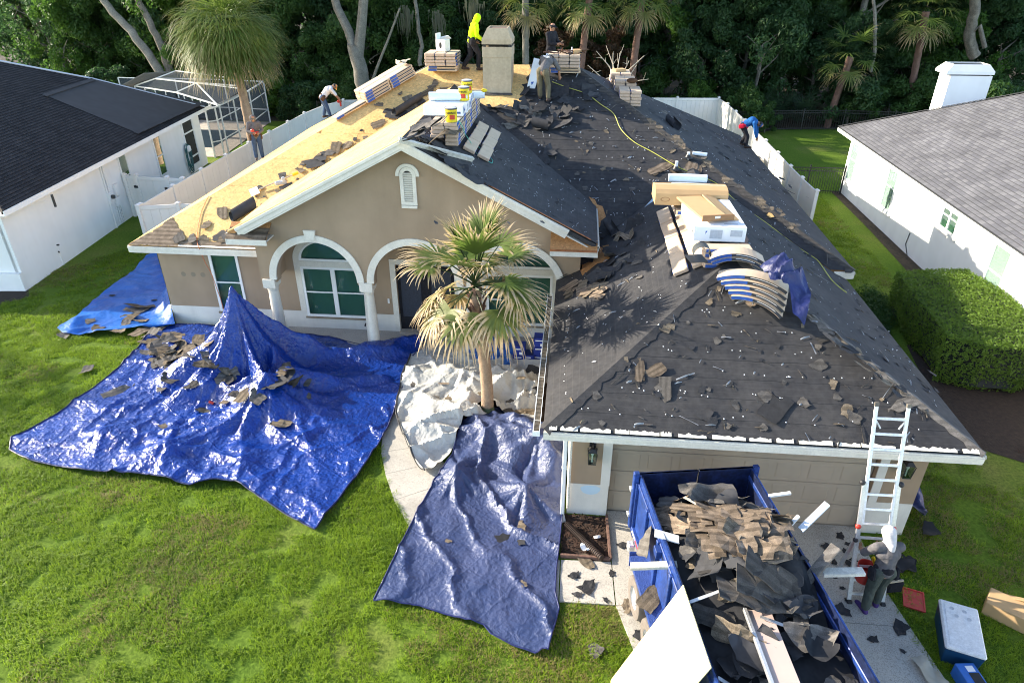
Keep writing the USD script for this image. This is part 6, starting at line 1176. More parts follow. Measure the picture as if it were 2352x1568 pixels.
for k in range(24): put_scrap(S_al.world(1290 + 90 * rs.random(), 655 + 25 * rs.random(), .03), S_al.N, rs.choice(['brown', 'tabbed']), 'on the left edge of the garage roof', '', sc=rs.uniform(.5, .8), tilt=.1)
for k in range(60):
    u, v = rs.uniform(.4, 7.2), rs.uniform(.15, 3.9)
    if roofs['af'][1].contains(sg.Point(u, v)): put_scrap(S_af.pt(u, v, .024), S_af.N, rs.choice(['brown', 'grey', 'dark', 'grey']), 'on the front garage slope', '', 4, rs.uniform(.25, .75), tilt=.06)
rsc(S_af, [(1470, 850, 'tabbed', 0, .55), (1500, 855, 'tabbed', 1, .7), (1527, 900, 'grey', 0, .7), (1880, 840, 'grey', 1, .6), (1900, 775, 'grey', 0, .45), (1960, 958, 'grey', 1, .55), (1945, 945, 'brown', 2, .7), (1780, 935, 'dark', 0, .8), (1760, 905, 'grey', 4, 1), (1620, 955, 'dark', 1, .6), (1640, 965, 'dark', 2, .7), (1690, 930, 'grey', 2, .5), (2070, 930, 'grey', 0, .7), (1850, 925, 'grey', 4, .8)], 'on the front garage slope')
rsc(S_af, [(1722, 672, 'tabbed', 0, .6), (1730, 690, 'tabbed', 2, .7), (1700, 655, 'tabbed', 1, .7), (1690, 650, 'brown', 2, 1), (1800, 700, 'dark', 1, 1)], 'under the bent bundles on the garage hip')
for k in range(30): t_ = rs.random(); put_scrap(S_ar.world(1830 + 290 * t_ + rs.uniform(-12, 10), 690 + 260 * t_ + rs.uniform(-10, 10), .02), S_ar.N, rs.choice(['brown', 'dark', 'grey']), 'along the right garage hip', '', sc=rs.uniform(.35, .7), tilt=.1)
for k in range(40): t_ = rs.random(); put_scrap(S_ar.world(1700 + 420 * t_ + rs.uniform(5, 60), 470 + 440 * t_ + rs.uniform(-25, 25), .02), S_ar.N, 'dark', 'on the right garage slope', '', rs.choice([2, 4]), rs.uniform(.3, .7), tilt=.12)
for k in range(46): t_ = rs.random(); put_scrap(S_right.world(1480 + 330 * t_ + rs.uniform(-5, 60), 235 + 220 * t_ + rs.uniform(-12, 12), .02), S_right.N, rs.choice(['dark', 'dark', 'grey']), 'on the right main slope', '', rs.choice([2, 4, 1]), rs.uniform(.35, .8), tilt=.14)
for k in range(34): t_ = rs.random(); put_scrap(S_front.world(1480 + 360 * t_ + rs.uniform(-16, 5), 262 + 262 * t_ + rs.uniform(-4, 10), .02), S_front.N, rs.choice(['brown', 'brown', 'grey']), 'along the right main hip', '', rs.choice([2, 4]), rs.uniform(.4, .8), tilt=.08)
rsc(S_front, [(1520, 385, 'tabbed', 0, 1.0), (1550, 388, 'tabbed', 0, 1.0), (1585, 390, 'tabbed', 1, 1.0), (1560, 400, 'brown', 0, .8), (1600, 395, 'tabbed', 1, .9)], 'around the vent pipe on the main slope')
for k in range(26): put_scrap(S_front.world(rs.uniform(1320, 1560), rs.uniform(265, 440), .02), S_front.N, rs.choice(['grey', 'dark', 'brown']), 'on the black felt of the main slope', '', 4, rs.uniform(.3, .7), tilt=.06)
for k in range(26): put_scrap(S_gr.world(rs.uniform(1000, 1330), rs.uniform(370, 520), .02), S_gr.N, rs.choice(['grey', 'dark']), 'on the right gable slope', '', 4, rs.uniform(.2, .5), tilt=.05) if k % 2 else None
rsc(S_gr, [(1000, 330, 'dark', 0, 1), (985, 320, 'grey', 0, 1), (1010, 345, 'dark', 3, 1), (965, 318, 'dark', 1, 1), (1040, 380, 'dark', 0, 1), (1080, 410, 'dark', 3, .9), (1060, 390, 'grey', 2, 1), (1120, 420, 'dark', 1, .7)], 'beside the front of the gable stack')
rsc(S_gl, [(955, 305, 'grey', 0, 1.1), (970, 292, 'dark', 0, 1.1), (985, 297, 'dark', 3, 1.0), (960, 315, 'dark', 1, 1), (1000, 285, 'grey', 3, .9)], 'spilling over the gable ridge')
# rolled flaps of felt
def roll(label, a, b, r_, turns=1.2, m='felt_curl'):
    a, b = np.asarray(a, float), np.asarray(b, float); d = nrm(b - a); s_ = nrm(np.cross(d, UPZ)); mb = MB(); n = 16; an = np.linspace(-2.2, 2.2 * turns, n); v = []
    for p in (a, b):
        for t in an: rr_ = r_ * (1 + .06 * t); v.append(p + s_ * rr_ * math.sin(t) - UPZ * rr_ * math.cos(t) + UPZ * r_)
    mb.add(v, [[i, i + 1, n + i + 1, n + i] for i in range(n - 1)]); v2 = [x + (x - (a if k < n else b) - UPZ * r_) * -.08 for k, x in enumerate(v)]; mb.add(v2, [[i + 1, i, n + i, n + i + 1] for i in range(n - 1)])
    return solo('felt_roll', label, 'roofing felt', mb, m, smooth=60)
roll('rolled black felt on the bare sheathing above the left gable eave', S_front.world(533, 510, .0), S_front.world(585, 478, .0), .17, 1.35)
roll('long curled strip of black felt lying on sheathing left of the gable', S_front.world(905, 268, 0), S_front.world(965, 230, 0), .13)
roll('short felt curl on the right main slope near the hip', S_right.world(1538, 282, .0), S_right.world(1555, 300, .0), .15)
roll('felt curl heaped in the valley under the chimney', S_front.world(1225, 290, .0), S_front.world(1262, 300, .0), .16)
roll('felt curl at the lower end of the gable valley', S_front.world(1395, 520, .05), S_front.world(1412, 545, .05), .14)

# slivers of plastic film and shingle left all over the slopes
film = MB(); rf = np.random.default_rng(44)
for S, pl, n in ((S_af, roofs['af'][1], 110), (S_ar, roofs['ar'][1], 90), (S_gr, Gr, 60), (S_front, Fp.difference(osb_zone), 110), (S_right, roofs['right'][1], 80), (S_al, Lp, 50)):
    b = pl.bounds; k = 0
    while k < n:
        u, v = rf.uniform(b[0], b[2]), rf.uniform(b[1], b[3])
        if not pl.contains(sg.Point(u, v)): continue
        k += 1; a = rf.uniform(0, PI); L, w = rf.uniform(.02, .11) * (2.4 if rf.random() < .10 else 1), rf.uniform(.006, .02); d = S.U * math.cos(a) + S.V * math.sin(a); e = np.cross(S.N, d); c = S.pt(u, v, .026)
        q = LITTER.setdefault('scrap_brown' if rf.random() < .45 else 'scrap_grey', MB()) if rf.random() < .6 else film
        q.add([c - d * L - e * w, c + d * L * .9 - e * w * .4, c + d * L + e * w, c + S.N * .02 + e * w * 1.1, c - d * L + e * w * .6], [[0, 1, 2], [0, 2, 3], [0, 3, 4]])
# ---------------------------------------------------------------- things stacked on the roof
YZ = np.eye(3)
def axes(yaw=0.0, S=None, tilt=None):
    if S is not None:
        a = nrm(np.array([math.cos(yaw), math.sin(yaw), 0.0]) - S.N * (np.array([math.cos(yaw), math.sin(yaw), 0.0]) @ S.N)); return np.array([a, np.cross(S.N, a), S.N])
    c, s = math.cos(yaw), math.sin(yaw); A = np.array([[c, s, 0], [-s, c, 0], [0, 0, 1.0]]); return A if tilt is None else A @ tilt.T
BL, BW, BH = 1.0, .335, .095
BK = {}
for k in range(3):                                                     # wrapped shingle bundles: kraft ends, one printed long side
    r = np.random.default_rng(k); t = proto('bundle_kind'); m = MB().box((0, 0, BH / 2), (BL, BW, BH - .006), bev=.016); t.part('wrapper', m, 'kraft')
    for s_ in (-1, 1): t.part('end', MB().box((s_ * (BL / 2 + .001), 0, BH / 2), (.006, BW - .03, BH - .03)), 'kraft_side')
    for s_ in (-1, 1):
        t.part('printed_band', MB().box((-.33, s_ * (BW / 2 + .001), BH / 2), (.28, .005, BH - .026)), 'blue_print')
        t.part('printed_band', MB().box((.13, s_ * (BW / 2 + .001), BH / 2 + .012), (.62, .004, .03)), 'dark_print')
    BK[k] = t.path
rb = np.random.default_rng(5)
def bundle(c, A, label, group=None):
    J = rot((0, 0, 1), rb.normal(0, .02)); copy_of(BK[rb.integers(0, 3)], 'shingle_bundle', label, 'shingle bundle', place(np.asarray(c) + np.append(rb.normal(0, .008, 2), 0), 0, 1, (np.asarray(A).T @ J).T), group)
NUM = ['first', 'second', 'third', 'fourth', 'fifth', 'sixth', 'seventh']
# left ridge stack: two long bundles below, four layers of three end-on above
def ridge_stack(x0, y, z, layers, where, long_n=2):
    for i in range(long_n):
        for r_ in range(2): bundle((x0 + .56, y - .16 + r_ * .36, z + i * BH), axes(0), f'shingle bundle lying lengthwise, {"bottom" if i == 0 else "next"} layer, {"front" if r_ == 0 else "back"} row, {where}')
    for i in range(layers):
        for j in range(3): bundle((x0 + .18 + j * .355, y + .02, z + (long_n + i) * BH + .004 * i), axes(PI / 2), f'end-on kraft bundle, {NUM[i]} layer up, {["left", "middle", "right"][j]} column, {where}')
    return z + (long_n + layers) * BH
rz1 = ridge_stack(-5.15, 24.45, 6.50, 4, 'stack left of the chimney')
rz2 = ridge_stack(-1.05, 24.45, 6.50, 4, 'stack right of the chimney')
t = thing('white_box', 'white carton with a black oval tilted on the left ridge stack', 'carton', (-4.45, 24.3, rz1)); A = axes(-.35) @ np.eye(3); b_ = gz(1018, 118, rz1 + .01)
t.part('carton', MB().box(b_ + [0, 0, .19], (.36, .34, .36), A, .01), 'white_card'); t.part('flap', MB().box(b_ + A[0] * -.17 + [0, 0, .46], (.02, .3, .2), A), 'white_card'); t.part('flap', MB().box(b_ + A[1] * .2 + [0, 0, .40], (.32, .2, .015), A @ rot((1, 0, 0), .6)), 'white_card')
t.part('oval_mark', MB().prism(affinity.scale(sg.Point(0, 0).buffer(.08), .55, 1.2), b_ - A[1] * .171 + [0, 0, .2], A[0], UPZ, -A[1], .002, .004), 'black_print')
# tools on the right stack
tl = thing('tool_heap', 'heap of black tool belts and straps on top of the right ridge stack', 'tools', (-.5, 24.4, rz2)); r = np.random.default_rng(8)
for k in range(9): c = np.array([-.85 + .1 * k, 24.35 + r.normal(0, .08), rz2 + .03]); tl.part('strap', MB().tube([c, c + r.normal(0, .12, 3) * [1, 1, .3] + [0, 0, .10], c + r.normal(0, .2, 3) * [1, 1, .1] + [.1, 0, .06], c + [.2, -.1, .02]], .022, 6), ['bark_red', 'cloth_dark', 'cloth_brown'][k % 3])
tl.part('strap', MB().tube([(-.35, 24.2, rz2 + .02), (-.34, 24.02, rz2 + .0), (-.33, 24.0, rz2 - .22)], .03, 6), 'cloth_dark')
solo('carton', 'small cardboard carton at the right end of the right ridge stack', 'carton', MB().box((-.12, 24.4, rz2 + .07), (.26, .26, .13), axes(.3), .006), 'cardboard'); solo('bottle', 'small white bottle standing among the tools on the right ridge stack', 'bottle', MB().lathe([(0, 0), (.035, 0), (.035, .13), (.015, .17), (.015, .21), (0, .21)], (-.28, 24.35, rz2), 12), 'white_paint', smooth=40)
# stack draped along the front left hip, and one stepping down the right hip
hd = nrm((1, 1, PITCH)); up_h = nrm(np.array([0, 0, 1]) - hd * hd[2]); sd = np.cross(up_h, hd); AH = np.array([hd, -sd, up_h]); AH[1] = np.cross(AH[2], AH[0])
for i in range(2):
    for k in range(4):
        for r_ in range(2): bundle(np.array([XL, YF, E0]) + hd * (9.0 + i * 1.03) + AH[1] * (-.02 + .35 * r_) + up_h * (.03 + k * BH), AH, f'bundle along the left hip, {["lower", "upper"][i]} pile, {NUM[k]} layer, {"camera side" if r_ == 0 else "far side"}')
for k in range(2): bundle(np.array([XL, YF, E0]) + hd * (8.05 - .25 * k) + AH[1] * .1 + up_h * (.03 + k * .0), AH, f'loose bundle {"just" if k == 0 else "a little"} below the left hip piles')
p_ = np.array([XL, YF, E0]) + hd * 10.3 + up_h * .45
solo('rag_bundle', 'white and red cloth with cords on the upper end of the left hip stack', 'cloth', MB().add(*cloth(sg.Point(p_[0], p_[1]).buffer(.25), lambda q: p_[2] + .2 * ridge_noise(q, .4, 3, 6, 3, pw=1.5), .04)), 'rag', smooth=40)
for i in range(3):
    x, y = 1.62 - .12 * i, 23.75 + 1.08 * i; zb = S_right.z(x + .2, y) + .02
    for k in range(6 - (i == 0)):
        for r_ in range(2): bundle((x + .36 * r_ - .12, y, zb + k * BH), axes(PI / 2), f'bundle on the right hip, {["nearest", "middle", "farthest"][i]} pile, {NUM[k]} layer, {"left" if r_ == 0 else "right"} column')
zb = S_right.z(1.6, 24.8) + .02 + 6 * BH
solo('carton', 'little cardboard tray on the farthest pile of the right hip', 'carton', MB().box((1.4, 25.9, zb + .05), (.4, .3, .09), axes(.4), .01), 'cardboard'); solo('pouch', 'dark cloth pouch on the nearest pile of the right hip', 'pouch', MB().sphere((1.75, 24.1, zb - .02), .14, 2, (1.3, .9, .6)), 'cloth_brown', smooth=True)
# gable ridge: bundles, planks of wrapped shingles, white cartons, rolls and yellow pails
gx = -3.1
for j in range(4):
    y = 17.6 + j * 1.04; zb = S_gr.z(gx, y) + .16
    for k in range(6): bundle((gx, y, zb + k * BH), axes(PI / 2), f'bundle of the gable stack, {["front", "second", "third", "rear"][j]} pile from the street, {NUM[k]} layer')
    for k in range(4): bundle((gx - .36, y, zb + (k + 2) * BH), axes(PI / 2), f'bundle of the gable stack, ridge side, {["front", "second", "third", "rear"][j]} pile, {NUM[k]} layer')
gtop = S_gr.z(gx, 18) + .16 + 6 * BH + .005
for j in range(3):
    for k in range(2): bundle(S_gr.pt((18.2 + j * 1.02) - GY, S_gr.uv((-2.80 + .36 * k, 18, S_gr.z(-2.80 + .36 * k, 18)))[0][1], .025 + .0 * k), axes(PI / 2, S_gr), f'bundle lying flat on the right gable slope, {["front", "middle", "rear"][j]} of the {"upper" if k == 0 else "lower"} row')
CB = proto('carton_kind'); CB.part('carton', MB().box((0, 0, .13), (1.02, .26, .26), bev=.006), 'white_card')
for s_ in (-1, 1):
    CB.part('end_label', MB().box((s_ * .512, 0, .13), (.003, .20, .16)), 'grey_print'); CB.part('triangle_mark', MB().prism(P([(-.05, .05), (.05, .05), (0, -.06)]), (s_ * .514, .05, .13), (0, 1, 0), UPZ, (s_, 0, 0), 0, .003), 'blue_print'); CB.part('side_label', MB().box((0, s_ * .131, .13), (.7, .003, .14)), 'white_paint')
    CB.part('side_print', MB().box((.3, s_ * .133, .08), (.3, .003, .05)), 'blue_print')
cz = gtop
for j in range(6): y = 17.95 + j * .40; copy_of(CB.path, 'white_carton', f'long white underlayment carton across the gable stack, {NUM[j]} from the street', 'carton', place((gx - .32 + .05 * math.sin(j), y, cz + .005), .06 * math.sin(j * 2.2)))
RO = proto('roll_kind'); RO.part('roll', MB().lathe([(.03, -.5), (.105, -.5), (.11, -.49), (.11, .49), (.105, .5), (.03, .5)], (0, 0, .11), 20, ax=np.array([[0, 1, 0], [0, 0, 1], [1, 0, 0]])), 'roll_white', smooth=40); RO.part('core', MB().tube([(-.495, 0, .11), (.495, 0, .11)], .035, 10), 'kraft')
def white_roll(c, yaw, label): copy_of(RO.path, 'membrane_roll', label, 'roll', place(c, yaw))
white_roll((gx - .28, 18.42, cz + .27), .12, 'white roll behind the nearest yellow pail on the gable stack'); white_roll((gx - .05, 20.1, cz + .02), .2, 'white roll behind the twin yellow pails on the gable stack')
PL_ = proto('pail_kind'); PL_.part('drum', MB().lathe([(0, 0), (.135, 0), (.14, .01), (.145, .30), (.15, .31), (.15, .33), (.14, .33), (.13, .325)], (0, 0, 0), 28), 'yellow_paint', smooth=40); PL_.part('lid', MB().lathe([(.149, .328), (.12, .34), (.05, .345), (0, .345)], (0, 0, 0), 24), 'grey_print', smooth=50); PL_.part('rim', MB().lathe([(.152, .30), (.158, .315), (.152, .335)], (0, 0, 0), 28), 'ac_dark')
tx = meshkit.text_mesh('KARNAK', .05, .002, True); w = tx.bounds[1][0]
def wrap(tm_, a0, z0, R=.148): v = np.array(tm_.vertices); a = a0 + v[:, 0] / R; r_ = R + v[:, 2]; return np.column_stack([r_ * np.sin(a), -r_ * np.cos(a), z0 + v[:, 1]]), tm_.faces
PL_.part('lettering', wrap(tx, -.9, .20), 'black_print'); a = np.linspace(-.2, .7, 10); PL_.part('red_block', MB().add([(.1465 * math.sin(q), -.1465 * math.cos(q), z) for q in a for z in (.07, .18)], [[2 * i, 2 * i + 2, 2 * i + 3, 2 * i + 1] for i in range(9)]), 'red_print')
PL_.part('handle', MB().tube([(.15 * math.cos(q), -.02 - .16 * math.sin(q) * .25, .29 - .14 * math.sin(q)) for q in np.linspace(0, PI, 12)], .004, 5), 'aluminium')
for p, yaw, lab in ((gz(1037, 279, gtop), .1, 'nearest yellow pail, at the front of the gable stack'), (gz(1066, 230, cz + .28), -.3, 'nearer of the twin yellow pails at the rear of the gable stack'), (gz(1073, 213, cz + .28), .4, 'farther of the twin yellow pails at the rear of the gable stack')): copy_of(PL_.path, 'yellow_pail', lab, 'pail', place(p, yaw))
b_ = np.array([gx - .1, 19.55, cz + .29]); t = thing('hand_tool', 'yellow-ended long tool lying across the rear of the gable stack', 'tool', b_); e1, e2 = gz(1085, 208, cz + .33), gz(1112, 208, cz + .33)
t.part('shaft', MB().tube([e1 - (e2 - e1) * 1.2, e2], .018, 7), 'deadwood'); t.part('head', MB().sphere(e2, .06, 2, (1.5, .8, .8)), 'yellow_paint')
# long sheet of bent old shingles and metal trim at the front of the gable stack
a, b = S_gr.world(917, 319, .06), S_gr.world(1087, 364, .10); solo('loose_trim', 'long whitish metal trim board lying on felt by the gable peak', 'trim board', MB().bar(a, b, .12, .05, S_gr.N).bar(a + [0, -.05, -.03], b + [0, -.05, -.03], .015, .1, S_gr.N), 'old_trim')
for k, (x0, y0, x1, y1) in enumerate(((1010, 322, 1060, 300), (985, 330, 1050, 305), (1000, 318, 1055, 295))):
    a, b = S_gr.world(x0, y0, .1 + .05 * k), gz(x1, y1, gtop - .2); mb = MB(); n = 8; q = np.array([.02, .12, .02])
    v = [x for i in range(n) for x in (a + (b - a) * i / (n - 1) + [0, 0, .12 * math.sin(PI * i / (n - 1))] - q, a + (b - a) * i / (n - 1) + [0, 0, .12 * math.sin(PI * i / (n - 1))] + q)]; v += [x - [0, 0, .012] for x in v]; m = 2 * n
    mb.add(v, [[2 * i, 2 * i + 1, 2 * i + 3, 2 * i + 2] for i in range(n - 1)] + [[m + 2 * i, m + 2 * i + 2, m + 2 * i + 3, m + 2 * i + 1] for i in range(n - 1)]); solo('old_shingle_strip', ['long bent strip of old shingles nearest the gable front', 'second bent strip of old shingles by the gable front', 'upper bent strip of old shingles against the gable stack'][k], 'old shingles', mb, 'scrap_brown')
# garage ridge
def gr(x, y, z): return gz(x, y, z)
for j in range(4):
    for k in range(2): bundle(S_al.pt(25 - (14.3 + j * 1.03), S_al.uv((2.80 - .37 * k, 14, S_al.z(2.80 - .37 * k, 14)))[0][1], .028), axes(PI / 2, S_al), f'kraft bundle flat on the left garage slope, {NUM[j]} from the street, {"ridge" if k == 0 else "eave"} row')
zr = AZ + .04
for k in range(4): bundle((3.28, 13.75 + .05 * k, zr - .28 + k * BH), axes(.03), f'bundle of the small pile below the black pipe boot, {NUM[k]} layer')
ct = proto('wide_carton_kind')
wt = thing('white_carton', 'wide white carton with blue triangle label on the garage ridge', 'carton', (3.2, 15, zr)); c = np.array([3.18, 15.35, zr + .17]); wt.part('carton', MB().box(c, (1.12, 1.9, .34), axes(.02), .008), 'white_card'); yf = 15.35 - .953
wt.part('triangle_mark', MB().prism(P([(-.09, .08), (.09, .08), (0, -.09)]), (2.84, yf, zr + .16), X1, UPZ, (0, -1, 0), 0, .003), 'blue_print'); wt.part('label', MB().box((3.12, yf - .001, zr + .17), (.26, .003, .2)), 'grey_print'); wt.part('label', MB().box((3.55, yf - .001, zr + .2), (.25, .003, .14)), 'grey_print')
for k in range(5): wt.part('print_line', MB().box((3.45, 14.6 + .3 * k, zr + .341), (.3, .05, .003)), 'grey_print')
wt.part('label', MB().box((2.619, 15.2, zr + .17), (.003, 1.4, .2)), 'white_paint')
t = thing('cardboard_sheet', 'opened brown cardboard box sloping on the wide white carton', 'cardboard', (2.95, 15.4, zr + .4)); A = axes(.22); cc = np.array([2.93, 15.45, zr + .42]); A2 = A @ rot((1, 0, 0), .03)
t.part('panel', MB().box(cc, (.60, 1.65, .05), A2), 'cardboard'); t.part('panel', MB().box(cc + A[0] * .46 + [0, 0, -.03], (.35, 1.5, .03), A2 @ rot((0, 1, 0), -.28)), 'cardboard'); mb = MB().box(cc - A[1] * .84 + [.05, 0, .045], (.72, .03, .13), A); t.part('open_end', mb, 'cardboard_inside'); t.part('label', MB().box(cc - A[1] * .858 + [.03, 0, .06], (.12, .004, .05), A), 'white_card')
b0 = np.array([2.72, 16.82, zr]); bx = thing('cardboard_box', 'long brown cardboard box marked with a handwritten number on the garage ridge', 'carton', b0); c = np.array([2.83, 16.75, zr + .32]); hw, dl = .86, .42; n = 9; prof = [(-dl, -.16), (-dl, .12)] + [(-dl + 2 * dl * i / n, .12 + .12 * math.sin(PI * (.15 + .8 * i / n))) for i in range(1, n)] + [(dl, .14), (dl, -.16)]
bx.part('box', MB().prism(P(prof), c - [hw, 0, 0], (0, 1, 0), UPZ, (1, 0, 0), 0, 2 * hw), 'cardboard'); tx = meshkit.text_mesh('5452', .105, .002)
bx.part('number', (np.array(tx.vertices)[:, :1] * np.array([1.0, 0, 0]) + np.array(tx.vertices)[:, 1:2] * np.array([0, 0, 1.0]) + c + [.32, -dl - .003, -.06], tx.faces), 'cardboard_inside')
bx.part('stamp', MB().prism(affinity.scale(sg.Point(0, 0).buffer(.08), 1.4, .7).difference(affinity.scale(sg.Point(0, 0).buffer(.065), 1.4, .7)), c + [-.62, -dl, -.02], X1, UPZ, (0, -1, 0), .001, .003), 'cardboard_inside'); bx.part('tape', MB().box(c + [0, -.02, .239], (1.7, .06, .004)), 'kraft'); bx.part('small_print', MB().box(c + [.05, -dl - .002, .03], (.12, .003, .025)), 'cardboard_inside')
for k in range(3): bundle((3.0, 16.35 + .37 * k, zr - .02), axes(0), f'bundle carrying the long cardboard box, {NUM[k]} from the street')
white_roll((3.0, 18.3, zr + .16), -.03, 'upper white roll behind the long cardboard box'); white_roll((3.05, 17.95, zr + .02), -.05, 'lower white roll behind the long cardboard box'); white_roll((2.85, 17.6, zr - .02), .02, 'white roll closest behind the long cardboard box')
t = thing('pipe_boot', 'bent black sheet-metal pipe boot on the small pile before the white carton', 'pipe boot', gz(1610, 585, zr + .1)); b_ = gz(1610, 590, zr + .12); an = np.linspace(-.3, 1.15 * PI, 16); v = []
for yy in (-.14, .14):
    for q in an: v.append(b_ + [.17 * math.cos(q), yy, .1 + .17 * math.sin(q)])
t.part('collar', MB().add(v, [[i, i + 1, 17 + i, 16 + i] for i in range(15)]), 'ac_dark', smooth=True); t.part('flange', MB().box(b_ + [-.1, -.05, -.02], (.36, .4, .012), axes(.2)), 'black_metal')
def bent(c, w, layers, R, span, yaw, label, wd=.36, fan_=.0):
    """wrapped bundles bent over a hip: curved layers with a printed side"""
    A = axes(yaw); c = np.asarray(c, float)
    for k in range(layers):
        t = thing('bent_bundle', label(k), 'shingle bundle', c); r_ = R + k * .085; an = np.linspace(-span / 2, span / 2, 14) + fan_ * (layers - k) * .05; off = A[1] * (-.06 * (layers - k) * fan_)
        def ring(rr_, yy, a=an): return [c + off + A[0] * rr_ * math.sin(q) + UPZ * (rr_ * math.cos(q) - R) + A[1] * yy for q in a]
        n = 14; o1, o2, i1, i2 = ring(r_ + .075, -wd / 2), ring(r_ + .075, wd / 2), ring(r_, -wd / 2), ring(r_, wd / 2); v = o1 + o2 + i1 + i2
        t.part('wrapper', MB().add(v, [[i, i + 1, n + i + 1, n + i] for i in range(n - 1)] + [[2 * n + i, 3 * n + i, 3 * n + i + 1, 2 * n + i + 1] for i in range(n - 1)] + [[n + i, n + i + 1, 3 * n + i + 1, 3 * n + i] for i in range(n - 1)] + [[0, n, 3 * n, 2 * n], [n - 1, 3 * n - 1, 4 * n - 1, 2 * n - 1]] + [[i, 2 * n + i, 2 * n + i + 1, i + 1] for i in range(n - 1)]), 'kraft')
        for a0, a1, m, q0, q1 in ((0, 5, 'blue_print', .006, .071), (5, 14, 'dark_print', .008, .069)):
            aa = an[a0:a1 + 1] if a1 < 14 else an[a0:]; p1, p2 = ring(r_ + q1, -wd / 2 - .003, aa), ring(r_ + q0, -wd / 2 - .003, aa); nn_ = len(aa); t.part('printed_band', MB().add(p1 + p2, [[i, nn_ + i, nn_ + i + 1, i + 1] for i in range(nn_ - 1)]), m)
        p1, p2 = ring(r_ + .052, -wd / 2 - .005, an[6:12]), ring(r_ + .042, -wd / 2 - .005, an[6:12]); t.part('print_line', MB().add(p1 + p2, [[i, 6 + i, 7 + i, i + 1] for i in range(5)]), 'white_card')
bent((3.42, 13.55, zr + .0), 1, 2, .85, 1.15, -.08, lambda k: f'shingle bundle bent over the garage ridge behind the navy-covered ones, {["lower", "upper"][k]} layer', .40)
bent((3.55, 12.75, zr - .38), 1, 5, 1.0, 1.0, -.30, lambda k: f'bent bundle under the navy sheet on the garage hip, {NUM[k]} layer from the bottom', .36, 1.0)
nc = gz(1800, 612, zr + .35)
def h_nav(p): r_ = np.linalg.norm(p - nc[:2], axis=1); return np.maximum(nc[2] + .10 - .95 * r_ + .16 * ridge_noise(p, .8, 2, 5, 3, pw=1.5) + .10 * ridge_noise(p, 2.0, 2, 6, 4, pw=1.5), np.array([max(S_ar.z(*q), S_af.z(*q) if q[0] < 4.5 else 0, 0) * 0 + min(S_ar.z(*q), S_af.z(*q)) for q in p]) + .05)
V, F_ = cloth(P([(nc[0] - .42, nc[1] + .15), (nc[0] - .1, nc[1] + .38), (nc[0] + .3, nc[1] + .2), (nc[0] + .45, nc[1] - .45), (nc[0] + .28, nc[1] - .95), (nc[0] + .08, nc[1] - .8), (nc[0] + .02, nc[1] - .4), (nc[0] - .3, nc[1] - .35)]), h_nav, .035, 8); t = thing('navy_sheet', 'dark navy sheet draped over the bent bundles on the garage hip', 'sheet', nc); t.part('sheet', (V, F_), 'tarp_navy', smooth=35)
solo('membrane_strip', 'pale blue printed plastic strip hanging left of the long cardboard box', 'plastic strip', MB().add([S_front.world(*q, .05 + .03 * i) for i, q in enumerate(((1470, 488), (1484, 492), (1512, 462), (1514, 444), (1505, 448)))], [[0, 1, 2], [0, 2, 3], [0, 3, 4]]), 'roll_white')
t = thing('white_carton', 'long white carton leaning upright behind the bending roofer at the ridge', 'carton', gy(1225, 210, 23.9)); a, b = gy(1219, 208, 23.75), gy(1236, 136, 23.95); t.part('carton', MB().bar(a + [0, 0, .02], b, .27, .2, (0, -1, .3), .006), 'white_card'); q = nrm(b - a); t.part('triangle_mark', MB().prism(P([(-.05, .05), (.05, .05), (0, -.06)]), a + q * .22 - np.array([0, .105, -.02]), (1, 0, .1), q, (0, -1, .2), 0, .004), 'blue_print')
# pipes and small things through the roof
for S, x, y, L, lab in ((S_front, 1552, 392, .28, 'white vent pipe standing among old shingles on the main slope'), (S_front, 1580, 365, .2, 'short vent pipe with a blue tube lying beside it, near the right hip')):
    p = S.world(x, y); t = thing('vent_pipe', lab, 'vent pipe', p); t.part('pipe', MB().tube([p - [0, 0, .05], p + [0, 0, L]], .045, 12), 'white_paint'); t.part('boot', MB().lathe([(.16, .02), (.09, .05), (.055, .12)], p + S.N * .02, 16), 'black_metal')
p = S_front.world(1590, 355); solo('blue_tube', 'short pale blue tube lying on the felt near the right hip', 'tube', MB().tube([p + S_front.N * .06, p + S_front.N * .06 + [.42, -.05, -.03]], .055, 10), 'roll_white')
# roof hole cut beside the wide carton
t = H.part('vent_hole', MB().prism(S_ar.pxpoly([(1668, 520), (1690, 508), (1718, 552), (1712, 570), (1680, 545)]), S_ar.O, S_ar.U, S_ar.V, S_ar.N, .022, .028), 'bark_red'); H.part('hole', MB().prism(S_ar.pxpoly([(1684, 528), (1692, 520), (1708, 550), (1702, 556)]), S_ar.O, S_ar.U, S_ar.V, S_ar.N, .028, .031), 'black_metal', under=t)
H.part('bare_edge', MB().prism(S_front.pxpoly([(1765, 490), (1772, 492), (1778, 500), (1768, 502), (1760, 496)]), S_front.O, S_front.U, S_front.V, S_front.N, .03, .034), 'osb')
